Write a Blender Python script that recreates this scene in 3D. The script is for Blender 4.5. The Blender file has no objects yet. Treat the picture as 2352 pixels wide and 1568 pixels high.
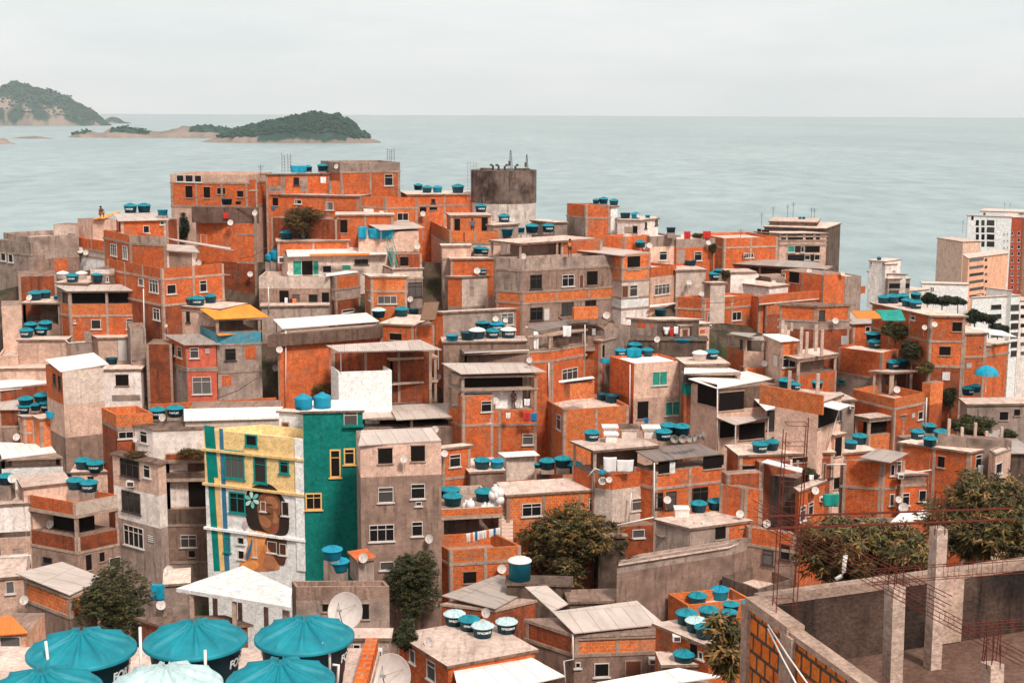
import bpy, math, random
from mathutils import Vector, Matrix
from math import sin, cos, pi, radians
random.seed(7)
SC = bpy.context.scene
COL = SC.collection
# ---------------------------------------------------------------- camera
FPX = 3267.0; CAMZ = 87.0
PITCH = radians(9.1); ROLL = radians(0.24)
RM = Matrix.Rotation(pi/2 - PITCH, 3, 'X') @ Matrix.Rotation(ROLL, 3, 'Z')
CAM = Vector((0, 0, CAMZ))
cd = bpy.data.cameras.new('camera'); cam = bpy.data.objects.new('camera', cd); COL.objects.link(cam)
cd.sensor_width = 36; cd.lens = 36*FPX/2352; cd.clip_start = 0.5; cd.clip_end = 120000
cam.matrix_world = Matrix.Translation(CAM) @ RM.to_4x4()
SC.camera = cam
# ---------------------------------------------------------------- sky, sun, exposure
SUN_EL, SUN_AZ = radians(50), radians(152)     # azimuth: direction the light comes from, clockwise from +Y
wd = bpy.data.worlds.new('World'); SC.world = wd; wd.use_nodes = True
nt = wd.node_tree; N = nt.nodes; K = nt.links; N.clear()
sky = N.new('ShaderNodeTexSky'); sky.sky_type = 'NISHITA'; sky.sun_disc = False
sky.sun_elevation = SUN_EL; sky.sun_rotation = SUN_AZ; sky.air_density = 1; sky.dust_density = 3
tc = N.new('ShaderNodeTexCoord'); mp = N.new('ShaderNodeMapping'); mp.inputs['Scale'].default_value = (1.6, 1.6, 9)
mp.inputs['Location'].default_value = (0.35, 0, 0.2)
nz = N.new('ShaderNodeTexNoise'); nz.inputs['Scale'].default_value = 2.2; nz.inputs['Detail'].default_value = 7; nz.inputs['Roughness'].default_value = .55
rp = N.new('ShaderNodeValToRGB')
rp.color_ramp.elements[0].position = .33; rp.color_ramp.elements[0].color = (9.5, 9.5, 9.3, 1)
rp.color_ramp.elements[1].position = .66; rp.color_ramp.elements[1].color = (7.8, 8.35, 8.4, 1)
mx = N.new('ShaderNodeMix'); mx.data_type = 'RGBA'; mx.inputs[0].default_value = .93
bg = N.new('ShaderNodeBackground'); bg.inputs[1].default_value = .1
ow = N.new('ShaderNodeOutputWorld')
K.new(tc.outputs['Generated'], mp.inputs[0]); K.new(mp.outputs[0], nz.inputs[0]); K.new(nz.outputs[0], rp.inputs[0])
K.new(sky.outputs[0], mx.inputs[6]); K.new(rp.outputs[0], mx.inputs[7]); K.new(mx.outputs[2], bg.inputs[0]); K.new(bg.outputs[0], ow.inputs[0])
sl = bpy.data.lights.new('sun', 'SUN'); sl.energy = 3.4; sl.angle = radians(10); sl.color = (1, .94, .86)
so = bpy.data.objects.new('sun', sl); COL.objects.link(so)
sdir = Vector((sin(SUN_AZ)*cos(SUN_EL), cos(SUN_AZ)*cos(SUN_EL), sin(SUN_EL)))
so.rotation_euler = sdir.to_track_quat('Z', 'Y').to_euler(); so.location = (0, -40, 160)
SC.view_settings.view_transform = 'Standard'; SC.view_settings.look = 'None'; SC.view_settings.gamma = 1
SC.view_settings.exposure = 0.12
# ---------------------------------------------------------------- picture coordinates -> world points
TX = TY = 0.0; TK = 1.0
def T(nx, ny, k=4):
    global TX, TY, TK
    TX, TY, TK = nx*.57422, ny*.57422, (4.0 if k == 4 else 2.2857)
def tt(p): return (TX + p[0]/TK, TY + p[1]/TK)
def ray(u, v): return RM @ Vector(((u-1176)/FPX, -(v-784)/FPX, -1))
def P(u, v, d):
    r = ray(u, v); return CAM + r*(d/r.y)
def PZ(u, v, z):
    r = ray(u, v); return CAM + r*((z-CAMZ)/r.z)
def PPL(u, v, p0, n):
    r = ray(u, v); return CAM + r*((p0-CAM).dot(n)/r.dot(n))
def Fd(v): return FPX/(21+(v-400)*.010476)
def zcol(u, v, y): return P(u, v, y).z
CREST = [(-400,600),(0,590),(180,560),(400,520),(1240,545),(1300,560),(1560,600),(1640,640),(1900,690),(2000,740),(2352,850),(2700,900)]
def lerp_tab(tab, x):
    for (a, b), (c, d) in zip(tab, tab[1:]):
        if x <= c: return b+(d-b)*max(0, (x-a))/(c-a)
    return tab[-1][1]
def slope_z(y):
    v = 400+(FPX/y-21)/.010476
    return CAMZ - math.tan(PITCH+math.atan((v-784)/FPX))*y - 2.6
def ground_z(x, y):
    if y < 97:
        return lerp_tab([(-20, CAMZ-14), (20, CAMZ-14), (72, CAMZ-43), (97, slope_z(97))], y)
    u = 1176+x*FPX/y
    yc = Fd(lerp_tab(CREST, u))
    if y <= yc: return slope_z(y)
    return max(slope_z(yc)-(y-yc)*.62, -3)
# ---------------------------------------------------------------- materials
def newmat(name):
    m = bpy.data.materials.new(name); m.use_nodes = True
    return m, m.node_tree.nodes, m.node_tree.links, m.node_tree.nodes['Principled BSDF']
def nd(N, t, **kw):
    n = N.new(t)
    for k, v in kw.items():
        if k.startswith('i_'): n.inputs[int(k[2:])].default_value = v
        else: setattr(n, k, v)
    return n
def mixc(N, K, fac, a, b, mode='MIX'):
    m = N.new('ShaderNodeMix'); m.data_type = 'RGBA'; m.blend_type = mode
    for s, x in ((0, fac), (6, a), (7, b)):
        if isinstance(x, bpy.types.NodeSocket): K.new(x, m.inputs[s])
        elif s == 0: m.inputs[0].default_value = x
        else: m.inputs[s].default_value = (*x, 1)
    return m.outputs[2]
def ramp(N, K, src, a, b):
    r = nd(N, 'ShaderNodeMapRange'); r.inputs[1].default_value = a; r.inputs[2].default_value = b
    K.new(src, r.inputs[0]); return r.outputs[0]
def noise(N, K, vec, scale, detail=4, sx=None):
    n = nd(N, 'ShaderNodeTexNoise'); n.inputs['Scale'].default_value = scale; n.inputs['Detail'].default_value = detail
    n.inputs['Roughness'].default_value = .6
    if sx:
        m = nd(N, 'ShaderNodeMapping'); m.inputs['Scale'].default_value = sx; K.new(vec, m.inputs[0]); vec = m.outputs[0]
    K.new(vec, n.inputs[0]); return n.outputs[0]
def wallmat(name, col, stain=.5, dark=(.05, .032, .024), brick=None, rough=.95, blotch=None, mortar=(.40, .22, .14), size=(.31, .2, .018)):
    m, N, K, b = newmat(name)
    uv = nd(N, 'ShaderNodeUVMap').outputs[0]
    oi = nd(N, 'ShaderNodeObjectInfo').outputs['Random']
    add = nd(N, 'ShaderNodeVectorMath', operation='ADD'); K.new(uv, add.inputs[0])
    sc = nd(N, 'ShaderNodeVectorMath', operation='SCALE'); sc.inputs[0].default_value = (37, 53, 11); K.new(oi, sc.inputs['Scale'])
    K.new(sc.outputs[0], add.inputs[1]); vec = add.outputs[0]
    if brick:
        t = nd(N, 'ShaderNodeTexBrick'); K.new(uv, t.inputs['Vector'])
        t.inputs['Scale'].default_value = 1; t.inputs['Brick Width'].default_value = size[0]; t.inputs['Row Height'].default_value = size[1]
        t.inputs['Mortar Size'].default_value = size[2]; t.inputs['Mortar Smooth'].default_value = .1
        t.inputs['Color1'].default_value = (*col, 1); t.inputs['Color2'].default_value = (*brick, 1); t.inputs['Mortar'].default_value = (*mortar, 1)
        t.inputs['Bias'].default_value = -.15
        c = t.outputs[0]
        n0 = noise(N, K, vec, .55, 5)
        c = mixc(N, K, ramp(N, K, n0, .55, .78), c, tuple(x*.8 for x in mortar))
    else:
        c = mixc(N, K, ramp(N, K, noise(N, K, vec, 1.3, 6), .3, .75), col, tuple(min(1, x*1.18+.01) for x in col))
    if blotch:
        c = mixc(N, K, ramp(N, K, noise(N, K, vec, .35, 5), .5, .62), c, blotch)
    n1 = noise(N, K, vec, .8, 7); n2 = noise(N, K, vec, 1.0, 5, (2.6, .28, 1))
    s1 = ramp(N, K, n1, .48, .72); s2 = ramp(N, K, n2, .5, .7)
    mm = nd(N, 'ShaderNodeMath', operation='MAXIMUM'); K.new(s1, mm.inputs[0]); K.new(s2, mm.inputs[1])
    ml = nd(N, 'ShaderNodeMath', operation='MULTIPLY'); K.new(mm.outputs[0], ml.inputs[0]); ml.inputs[1].default_value = stain
    c = mixc(N, K, ml.outputs[0], c, dark)
    fine = noise(N, K, vec, 14, 3)
    c = mixc(N, K, .5, c, mixc(N, K, ramp(N, K, fine, .25, .75), (.3, .28, .27), (1.5, 1.5, 1.5)), 'MULTIPLY')
    mid = noise(N, K, vec, 3.2, 5)
    c = mixc(N, K, .6, c, mixc(N, K, ramp(N, K, mid, .3, .7), (.55, .53, .52), (1.35, 1.35, 1.35)), 'MULTIPLY')
    hv = nd(N, 'ShaderNodeHueSaturation'); K.new(c, hv.inputs['Color'])
    vr = nd(N, 'ShaderNodeMapRange'); vr.inputs[3].default_value = .82; vr.inputs[4].default_value = 1.16; K.new(oi, vr.inputs[0]); K.new(vr.outputs[0], hv.inputs['Value'])
    K.new(hv.outputs[0], b.inputs['Base Color']); b.inputs['Roughness'].default_value = rough
    b.inputs['Specular IOR Level'].default_value = .15
    bp = nd(N, 'ShaderNodeBump'); bp.inputs['Strength'].default_value = .6; bp.inputs['Distance'].default_value = .05
    K.new(fine, bp.inputs['Height']); K.new(bp.outputs[0], b.inputs['Normal'])
    return m
def sheetmat(name, col, stain=.4, dark=(.09, .055, .04), pitch=.18, depth=.03, metal=0, sheet=1.1):
    m, N, K, b = newmat(name)
    uv = nd(N, 'ShaderNodeUVMap').outputs[0]; oi = nd(N, 'ShaderNodeObjectInfo').outputs['Random']
    add = nd(N, 'ShaderNodeVectorMath', operation='ADD'); K.new(uv, add.inputs[0])
    sc = nd(N, 'ShaderNodeVectorMath', operation='SCALE'); sc.inputs[0].default_value = (31, 17, 5); K.new(oi, sc.inputs['Scale']); K.new(sc.outputs[0], add.inputs[1])
    vec = add.outputs[0]
    w = nd(N, 'ShaderNodeTexWave'); w.bands_direction = 'X'; w.inputs['Scale'].default_value = .314/pitch; w.inputs['Distortion'].default_value = 0
    K.new(uv, w.inputs[0])
    c = mixc(N, K, ramp(N, K, noise(N, K, vec, .9, 6, (1, .35, 1)), .3, .7), col, tuple(min(1, x*1.3) for x in col))
    tb = nd(N, 'ShaderNodeTexBrick'); tb.inputs['Scale'].default_value = 1; tb.inputs['Brick Width'].default_value = sheet; tb.inputs['Row Height'].default_value = 2.6; tb.inputs['Mortar Size'].default_value = .025
    tb.inputs['Color1'].default_value = (1, 1, 1, 1); tb.inputs['Color2'].default_value = (.78, .76, .75, 1); tb.inputs['Mortar'].default_value = (.5, .45, .42, 1); K.new(uv, tb.inputs['Vector'])
    c = mixc(N, K, .8, c, tb.outputs[0], 'MULTIPLY')
    n1 = ramp(N, K, noise(N, K, vec, 1.1, 7, (1.6, .5, 1)), .52, .8)
    ml = nd(N, 'ShaderNodeMath', operation='MULTIPLY'); K.new(n1, ml.inputs[0]); ml.inputs[1].default_value = stain
    c = mixc(N, K, ml.outputs[0], c, dark)
    K.new(c, b.inputs['Base Color']); b.inputs['Roughness'].default_value = .6; b.inputs['Metallic'].default_value = metal
    b.inputs['Specular IOR Level'].default_value = .3
    bp = nd(N, 'ShaderNodeBump'); bp.inputs['Strength'].default_value = 1; bp.inputs['Distance'].default_value = depth
    K.new(w.outputs[1], bp.inputs['Height']); K.new(bp.outputs[0], b.inputs['Normal'])
    return m
def plain(name, col, rough=.6, spec=.3, var=.12, nscale=3, metal=0):
    m, N, K, b = newmat(name)
    tcn = nd(N, 'ShaderNodeTexCoord').outputs['Object']
    c = mixc(N, K, ramp(N, K, noise(N, K, tcn, nscale, 5), .3, .7), tuple(x*(1-var) for x in col), tuple(min(1, x*(1+var)) for x in col))
    K.new(c, b.inputs['Base Color']); b.inputs['Roughness'].default_value = rough; b.inputs['Specular IOR Level'].default_value = spec; b.inputs['Metallic'].default_value = metal
    return m
M = {}
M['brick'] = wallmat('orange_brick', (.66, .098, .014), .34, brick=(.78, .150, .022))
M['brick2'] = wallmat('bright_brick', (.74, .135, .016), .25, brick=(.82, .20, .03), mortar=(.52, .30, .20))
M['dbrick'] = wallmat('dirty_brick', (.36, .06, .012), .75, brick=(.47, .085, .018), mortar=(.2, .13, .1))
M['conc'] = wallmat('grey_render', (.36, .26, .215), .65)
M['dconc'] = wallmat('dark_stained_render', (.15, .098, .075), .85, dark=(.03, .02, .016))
M['lconc'] = wallmat('pale_render', (.62, .48, .40), .35)
M['pink'] = wallmat('pinkish_plaster', (.67, .43, .33), .36)
M['brown'] = wallmat('brown_plaster', (.31, .195, .15), .6)
M['peach'] = wallmat('peach_plaster', (.70, .36, .23), .3)
M['white'] = wallmat('old_white_paint', (.82, .70, .64), .45, dark=(.22, .14, .105))
M['clean'] = wallmat('clean_white_paint', (.80, .76, .73), .12, dark=(.4, .35, .32))
M['coral'] = wallmat('coral_paint', (.62, .13, .075), .35)
M['teal'] = wallmat('teal_paint', (.003, .20, .165), .22, dark=(.004, .07, .06))
M['yellow'] = wallmat('yellow_paint', (.93, .60, .27), .1, dark=(.5, .26, .1))
M['bluep'] = wallmat('blue_paint', (.07, .30, .40), .75, dark=(.24, .19, .16))
M['red'] = wallmat('red_cladding', (.34, .062, .03), .3)
M['tower'] = wallmat('stained_tower_render', (.20, .14, .115), .95, dark=(.022, .016, .014), blotch=(.085, .055, .045))
M['towerw'] = wallmat('streaked_white_render', (.74, .62, .55), .75, dark=(.16, .1, .075))
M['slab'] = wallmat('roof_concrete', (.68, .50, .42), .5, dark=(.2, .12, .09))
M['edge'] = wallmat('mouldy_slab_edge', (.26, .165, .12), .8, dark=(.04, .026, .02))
M['frame'] = wallmat('concrete_columns', (.42, .29, .225), .45)
M['rock'] = wallmat('junk', (.2, .12, .09), .9)
M['voidshade'] = plain('painted_room_shade', (.012, .008, .007), .9, .1)  # near-black colour painted in for the shade of rooms and openings
M['shade'] = wallmat('room_wall', (.16, .095, .07), .8)  # dark wall colour carries the shade inside open storeys
M['sgrey'] = sheetmat('grey_sheet_metal', (.50, .40, .35), .35)
M['swhite'] = sheetmat('white_sheet_metal', (.78, .70, .66), .15)
M['sfib'] = sheetmat('fibre_cement_sheet', (.36, .29, .255), .6)
M['sdark'] = sheetmat('old_fibre_cement', (.20, .15, .13), .8, dark=(.045, .03, .025))
M['sorange'] = sheetmat('orange_sheet', (.86, .28, .035), .15, dark=(.4, .12, .03))
M['tile'] = sheetmat('clay_tile', (.72, .17, .03), .35, dark=(.25, .06, .02), sheet=5)
M['alu'] = plain('window_aluminium', (.62, .55, .51), .5)
M['bar'] = plain('dark_frame', (.07, .05, .045), .5)
M['tealp'] = plain('teal_frame_paint', (.004, .23, .2), .6)
M['yelp'] = plain('yellow_frame_paint', (.85, .46, .16), .6)
M['bluf'] = plain('blue_frame_paint', (.05, .2, .36), .6)
M['door'] = plain('brown_door', (.13, .045, .025), .6)
M['wdoor'] = plain('pale_door', (.6, .52, .47), .6)
M['pvc'] = plain('white_pvc', (.72, .65, .6), .5)
M['steel'] = plain('grey_steel', (.3, .26, .24), .5)
M['rust'] = plain('rusty_rebar', (.12, .022, .012), .85)
M['wood'] = plain('weathered_wood', (.2, .11, .07), .85)
M['dish'] = plain('dish_enamel', (.62, .53, .48), .5)
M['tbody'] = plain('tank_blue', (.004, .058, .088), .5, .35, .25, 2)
M['tlid_skylit'] = plain('tank_lid_skylit_blue', (.005, .20, .25), .55, .35, .3, 1.5)  # lid lighter than the body: sky light on the top painted in
M['tcyan'] = plain('tank_cyan', (.008, .24, .36), .55, .3)
M['tpale'] = plain('faded_tank_lid', (.45, .56, .56), .6, .3, .3, 3)
M['twhite'] = plain('white_tank', (.72, .64, .58), .6)
M['tink'] = plain('white_lettering', (.8, .8, .78), .6)
M['tarp'] = plain('blue_tarp', (.006, .27, .40), .55, .3, .35, 2)
M['gtarp'] = plain('green_tarp', (.01, .24, .19), .6, .3, .3, 2)
M['gcur'] = plain('green_curtain', (.03, .27, .19), .8, .2, .4, 3)
M['cw'] = plain('white_cloth', (.78, .72, .7), .9)
M['cr'] = plain('red_cloth', (.5, .03, .025), .9)
M['cb'] = plain('blue_cloth', (.02, .15, .32), .9)
M['co'] = plain('orange_cloth', (.75, .2, .05), .9)
M['cd'] = plain('dark_cloth', (.06, .03, .03), .9)
M['skin'] = plain('skin', (.17, .07, .04), .6)
M['hair'] = plain('hair', (.012, .008, .007), .6)
M['bark'] = plain('bark', (.12, .075, .05), .9)
def glassmat():
    m, N, K, b = newmat('window_glass')
    oi = nd(N, 'ShaderNodeObjectInfo').outputs['Random']
    c = mixc(N, K, ramp(N, K, oi, .55, 1), (.012, .011, .011), (.14, .12, .11))
    K.new(c, b.inputs['Base Color']); b.inputs['Roughness'].default_value = .22; b.inputs['Specular IOR Level'].default_value = .35
    return m
M['glass'] = glassmat()
M['ncol'] = wallmat('pale_column_concrete', (.52, .37, .30), .3, dark=(.2, .13, .1))
# ---------------------------------------------------------------- mesh building
class MB:
    def __init__(s): s.v = []; s.f = []; s.uv = []; s.mi = []
    def face(s, pts, uvs=None, mi=0):
        i = len(s.v); s.v += [tuple(p) for p in pts]; s.f.append(tuple(range(i, i+len(pts)))); s.mi.append(mi)
        if uvs is None:
            a = Vector(pts[0]); e = (Vector(pts[1])-a); e = e.normalized() if e.length else Vector((1, 0, 0))
            n = e.cross(Vector(pts[-1])-a); g = n.cross(e); g = g.normalized() if g.length else Vector((0, 0, 1))
            uvs = [((Vector(p)-a).dot(e), (Vector(p)-a).dot(g)) for p in pts]
        s.uv += uvs
    def prism(s, poly, z0, z1, mi=None, top=True, bot=False, mt=0):
        c = 0.; n = len(poly); o = poly[0][0]*.37+poly[0][1]*.21
        for i in range(n):
            a, b = poly[i], poly[(i+1) % n]; l = math.hypot(b[0]-a[0], b[1]-a[1])
            s.face([(a[0], a[1], z0), (b[0], b[1], z0), (b[0], b[1], z1), (a[0], a[1], z1)], [(c+o, z0), (c+l+o, z0), (c+l+o, z1), (c+o, z1)], mi[i] if mi else 0)
            c += l
        if top: s.face([(p[0], p[1], z1) for p in poly], [(p[0], p[1]) for p in poly], mt)
        if bot: s.face([(p[0], p[1], z0) for p in reversed(poly)], [(p[0], p[1]) for p in reversed(poly)])
    def ring(s, poly, z0, z1, t, mi=None):
        inn = offset(poly, -t); s.prism(poly, z0, z1, mi, False); s.prism(list(reversed(inn)), z0, z1, None, False)
        n = len(poly)
        for i in range(n):
            j = (i+1) % n; q = [poly[i], poly[j], inn[j], inn[i]]
            s.face([(p[0], p[1], z1) for p in q], [(p[0], p[1]) for p in q])
    def box(s, c, x, y, z, mi=0):      # centre and three half-axis vectors
        c, x, y, z = Vector(c), Vector(x), Vector(y), Vector(z)
        for a, b, n in ((x, y, z), (y, x, -z), (y, z, x), (z, y, -x), (z, x, y), (x, z, -y)):
            s.face([c+n-a-b, c+n+a-b, c+n+a+b, c+n-a+b], mi=mi)
    def bar(s, a, b, w, h=None, mi=0):
        a, b = Vector(a), Vector(b); h = h or w; d = b-a
        if d.length < 1e-6: return
        up = Vector((0, 0, 1)) if abs(d.normalized().z) < .95 else Vector((1, 0, 0))
        x = d.cross(up).normalized(); y = x.cross(d).normalized()
        s.box((a+b)/2, x*(w/2), y*(h/2), d/2, mi)
    def tube(s, pts, r, n=6, mi=0):
        pts = [Vector(p) for p in pts]; rings = []
        for i, p in enumerate(pts):
            d = (pts[min(i+1, len(pts)-1)]-pts[max(i-1, 0)]).normalized()
            up = Vector((0, 0, 1)) if abs(d.z) < .95 else Vector((1, 0, 0))
            x = d.cross(up).normalized(); y = x.cross(d)
            rr = r[i] if isinstance(r, (list, tuple)) else r
            rings.append([p+x*(rr*cos(2*pi*k/n))+y*(rr*sin(2*pi*k/n)) for k in range(n)])
        for a, b in zip(rings, rings[1:]):
            for k in range(n): s.face([a[k], a[(k+1) % n], b[(k+1) % n], b[k]], mi=mi)
        s.face(list(reversed(rings[0])), mi=mi); s.face(rings[-1], mi=mi)
    def lathe(s, prof, n=24, c=(0, 0, 0), mi=0, fn=None):
        R = []
        for (r, z) in prof: R.append([(c[0]+r*cos(2*pi*k/n), c[1]+r*sin(2*pi*k/n), c[2]+z+(fn(r, 2*pi*k/n) if fn else 0)) for k in range(n)])
        for a, b in zip(R, R[1:]):
            for k in range(n): s.face([a[k], a[(k+1) % n], b[(k+1) % n], b[k]], mi=mi)
    def slab4(s, q, t, mi=0, uvs=None):   # four 3D corners, thickness downward
        q = [Vector(p) for p in q]; lo = [p-Vector((0, 0, t)) for p in q]
        s.face(q, uvs, mi); s.face(list(reversed(lo)), None, mi)
        for i in range(4):
            j = (i+1) % 4; s.face([lo[i], lo[j], q[j], q[i]], None, mi)
    def mesh(s, name, mats, smooth=False):
        me = bpy.data.meshes.new(name); me.from_pydata(s.v, [], s.f)
        ul = me.uv_layers.new(name='UVMap')
        ul.data.foreach_set('uv', [x for p in s.uv for x in p])
        for m in (mats if isinstance(mats, (list, tuple)) else [mats]): me.materials.append(M[m] if isinstance(m, str) else m)
        me.polygons.foreach_set('material_index', s.mi)
        if smooth:
            import bmesh
            bm = bmesh.new(); bm.from_mesh(me); bmesh.ops.remove_doubles(bm, verts=bm.verts, dist=1e-4)
            for f in bm.faces: f.smooth = True
            bm.to_mesh(me); bm.free()
        me.update(); return me
    def obj(s, name, mats, parent=None, smooth=False):
        return link(name, s.mesh(name, mats, smooth), parent)
def link(name, data, parent=None):
    o = bpy.data.objects.new(name, data); COL.objects.link(o)
    if parent: o.parent = parent
    return o
def tag(o, label, cat, group=None, kind=None):
    if label: o['label'] = label
    if cat: o['category'] = cat
    if group: o['group'] = group
    if kind: o['kind'] = kind
    return o
def thing(name, label, cat, group=None, loc=(0, 0, 0)):
    o = bpy.data.objects.new(name, None); o.empty_display_size = .3; COL.objects.link(o); o.location = loc
    return tag(o, label, cat, group)
def offset(poly, t):
    n = len(poly); out = []
    for i in range(n):
        p0, p1, p2 = Vector(poly[i-1][:2]), Vector(poly[i][:2]), Vector(poly[(i+1) % n][:2])
        e1 = (p1-p0).normalized(); e2 = (p2-p1).normalized()
        n1 = Vector((e1.y, -e1.x)); n2 = Vector((e2.y, -e2.x)); b = n1+n2
        k = b.length_squared
        b = b*(2/k) if k > .05 else n1
        out.append(tuple(p1+b*t))
    return out
# ---------------------------------------------------------------- houses
HS = {}
DOV = {'a4': 145.9, 'a3': 147.9, 'a1': 145.6, 'a2': 142.4, 'a0': 137.1, 'a5': 135.7, 'a5b': 145.9, 'a1c': 147, 'a6b': 132.7, 'a6c': 137.2, 'a6': 127.9, 'h1': 150.2, 'h1b': 149, 'h2': 141, 'a8': 133.6, 'a8b': 133.6, 'a8c': 134.4, 'a7': 131.9, 'a10': 129.8, 'a9': 127.3, 'a11': 126.1, 'a12': 125.2, 'a16': 130.7, 'a16b': 126.6, 'a20': 125.1, 'a18b': 129.4, 'a18': 123.9, 'a19': 123.3, 'a22': 109, 'a13': 122, 'a15': 124.8, 'a14': 115.4, 'a21': 109.4, 'a25c': 120.2, 'a25a': 119.1, 'a25b': 118, 'a26': 115.3, 'a27': 105.1, 'a28': 111.2, 'a29': 103.1, 'a30': 104.7, 'a23': 108.5, 'a23b': 102.5, 'a24': 108.2, 'r1': 152.3, 'r2': 152.4, 'r3': 151.5, 'r3b': 152, 'r4': 146.4, 'r5': 143.3, 't3': 152.9, 'r6': 145.3, 'r7': 141.3, 'r8': 140.8, 'r9': 137.8, 'r9b': 136.1, 'r9c': 133.7, 'r10': 136, 'r11': 133.8, 'r12': 138.1, 'r12b': 137.5, 't9': 145.7, 't8': 145.3, 't8b': 145.5, 't12': 144.1, 't12b': 143.6, 't11': 140.5, 't10': 137.9, 't13': 142.3, 't2': 142.2, 't2b': 141, 't4': 141.9, 't5z': 138.2, 't5y': 136.9, 't5x': 136.2, 't5w': 136.8, 't5u': 134.4, 't6': 135.7, 't5': 132.5, 't7': 137.2, 'n5': 128.8, 'n5b': 128.2, 'n4': 121.3, 'n3': 121.1, 'n1': 124.7, 'n2': 118.6, 'n6': 128, 'n7b': 125.2, 'n7': 124.4, 'n13': 124.6, 'n14c': 125.1, 'n14': 126.3, 'n14b': 126.2, 'n9b': 124.2, 'n9c': 122, 'n12': 124.2, 'n9': 119.4, 'n8': 116.6, 'n8w': 116.2, 'n10b': 114, 'n10': 115.2, 'n11': 118.7, 't14': 143.3, 't15': 139.5, 't16': 153.9, 't16b': 155, 't19': 143.9, 't19b': 146.6, 't19c': 145.3, 't18': 146.6, 't22': 142.8, 't23': 139.1, 't20': 137.3, 't21': 137, 't21b': 138.7, 't24': 123.3, 't24b': 130.7, 't26': 116.5, 't27': 117.8, 't27b': 121.3, 't27c': 120.5, 't28t': 118.1, 't28': 117.3, 'q7': 113.1, 'n16': 102, 'n16b': 103.8, 'n15': 114.6, 'n17b': 101.3, 'n17': 102, 'q1': 118.8, 'q8': 124.7, 'q8b': 125.2, 'q4': 119.7, 'q2': 120.6, 'q2b': 120.9, 'q3': 112, 'q5s': 118.9, 'q5c': 116.7, 'q5': 113.8, 'q6': 113.2, 'q6b': 104.5, 'q9b': 107.4, 'q37': 101.7, 'q39w': 103.6, 'q39': 99.6, 'q40': 104, 'n36': 103.2, 'n38': 103.2, 'n35': 98.4, 'n40': 89.9, 'm1': 100.4, 'm2': 104.2, 'm3': 100.2, 'n4m': 93.3, 'm4': 117.4, 'n18w': 101.6, 'n18': 101, 'n18c': 101, 'n18d': 100, 'n33c': 94.3, 'n33b': 101.8, 'n33': 93.4, 'n34': 92.2, 'n32b': 91.1, 'n32s': 92.5, 'n32': 88.4, 'n32x': 99.4, 'n21': 105.5, 'n20': 105.5, 'n19s': 107.5, 'n19': 100.4, 'n22b': 94.6, 'n22': 98.3, 'n25': 86.9, 'n25b': 89.1, 'n30': 87.1, 'n26': 72.9, 'n28': 76.9, 'n27': 70.4, 'n29': 66.1, 'n31t': 86.2, 'n31': 70.7, 'n31b': 71.2, 'n41': 87.7, 'a32': 85.9, 'a31': 80.5, 'a33': 67.6, 'a34': 90.7, 'a35': 77.5, 'a36': 76.8, 'k1': 81, 'k1b': 70, 'k1h': 86.1, 'k2': 58.2, 'f1': 171.6, 'f1a': 180.1, 'f1b': 181.2, 'p2': 358.8, 'p2t': 378.7, 'p2b': 370.1, 'p2c': 371.2, 'p1': 302.3, 'p1b': 279.8, 'p3u': 277.3, 'p3': 270.8, 'p3e': 280.1, 'p4': 268.9, 'p4f': 268.2, 'p4t': 271.7, 'p4u': 269, 'p5': 276.3, 'p5b': 269.3, 'p5c': 283.3}
SOV = {'a0': 0.78, 'a6b': 0.94, 'a8b': 0.78, 'a7': 0.3, 'a9': 0.36, 'a12': 0.74, 'a16': 0.3, 'a16b': 0.78, 'a18': 0.83, 'a19': 0.78, 'a15': 0.34, 'a14': 0.67, 'a25c': 0.47, 'a26': 0.4, 'a27': 0.68, 'a29': 0.76, 'a30': 0.55, 'a23': 0.63, 'a23b': 0.88, 'a24': 0.52, 'r7': 0.78, 'r8': 0.59, 'r9c': 0.66, 'r12': 0.94, 'r12b': 0.91, 't12b': 0.76, 't11': 0.94, 't10': 0.97, 't2': 0.86, 't4': 0.94, 't5z': 0.34, 't5y': 0.3, 't5u': 0.64, 't6': 0.75, 't5': 0.94, 'n4': 0.58, 'n3': 0.78, 'n7b': 0.53, 'n14c': 0.3, 'n14': 0.49, 't16b': 0.91, 't21': 0.75, 't21b': 0.86, 't24': 0.47, 't26': 0.83, 't27c': 0.65, 't28t': 0.78, 't28': 0.3, 'n16b': 0.71, 'n15': 0.69, 'n17b': 0.78, 'n17': 0.62, 'q5s': 0.31, 'q5c': 0.65, 'q6': 0.91, 'q6b': 0.53, 'q37': 0.89, 'q39': 0.74, 'n36': 0.51, 'n38': 0.47, 'n40': 0.68, 'm1': 0.59, 'm3': 0.46, 'n4m': 0.58, 'n18d': 0.42, 'n33c': 0.53, 'n32x': 0.57, 'n21': 0.6, 'n19': 0.89, 'n22b': 0.61, 'n22': 0.97, 'n25': 0.43, 'n25b': 0.3, 'n30': 0.3, 'n26': 0.73, 'n28': 0.36, 'n27': 0.55, 'n29': 0.46, 'n31t': 0.71, 'n31': 0.57, 'n31b': 0.41, 'n41': 0.94, 'a32': 0.91, 'a33': 0.78, 'a35': 0.71, 'a36': 0.81, 'k1': 0.81, 'k1b': 0.3, 'k2': 0.3, 'f1': 0.3, 'p2b': 0.67, 'p1b': 0.78, 'p5': 0.31, 'p5b': 0.73, 'p5c': 0.61}
class Hs: pass
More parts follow.
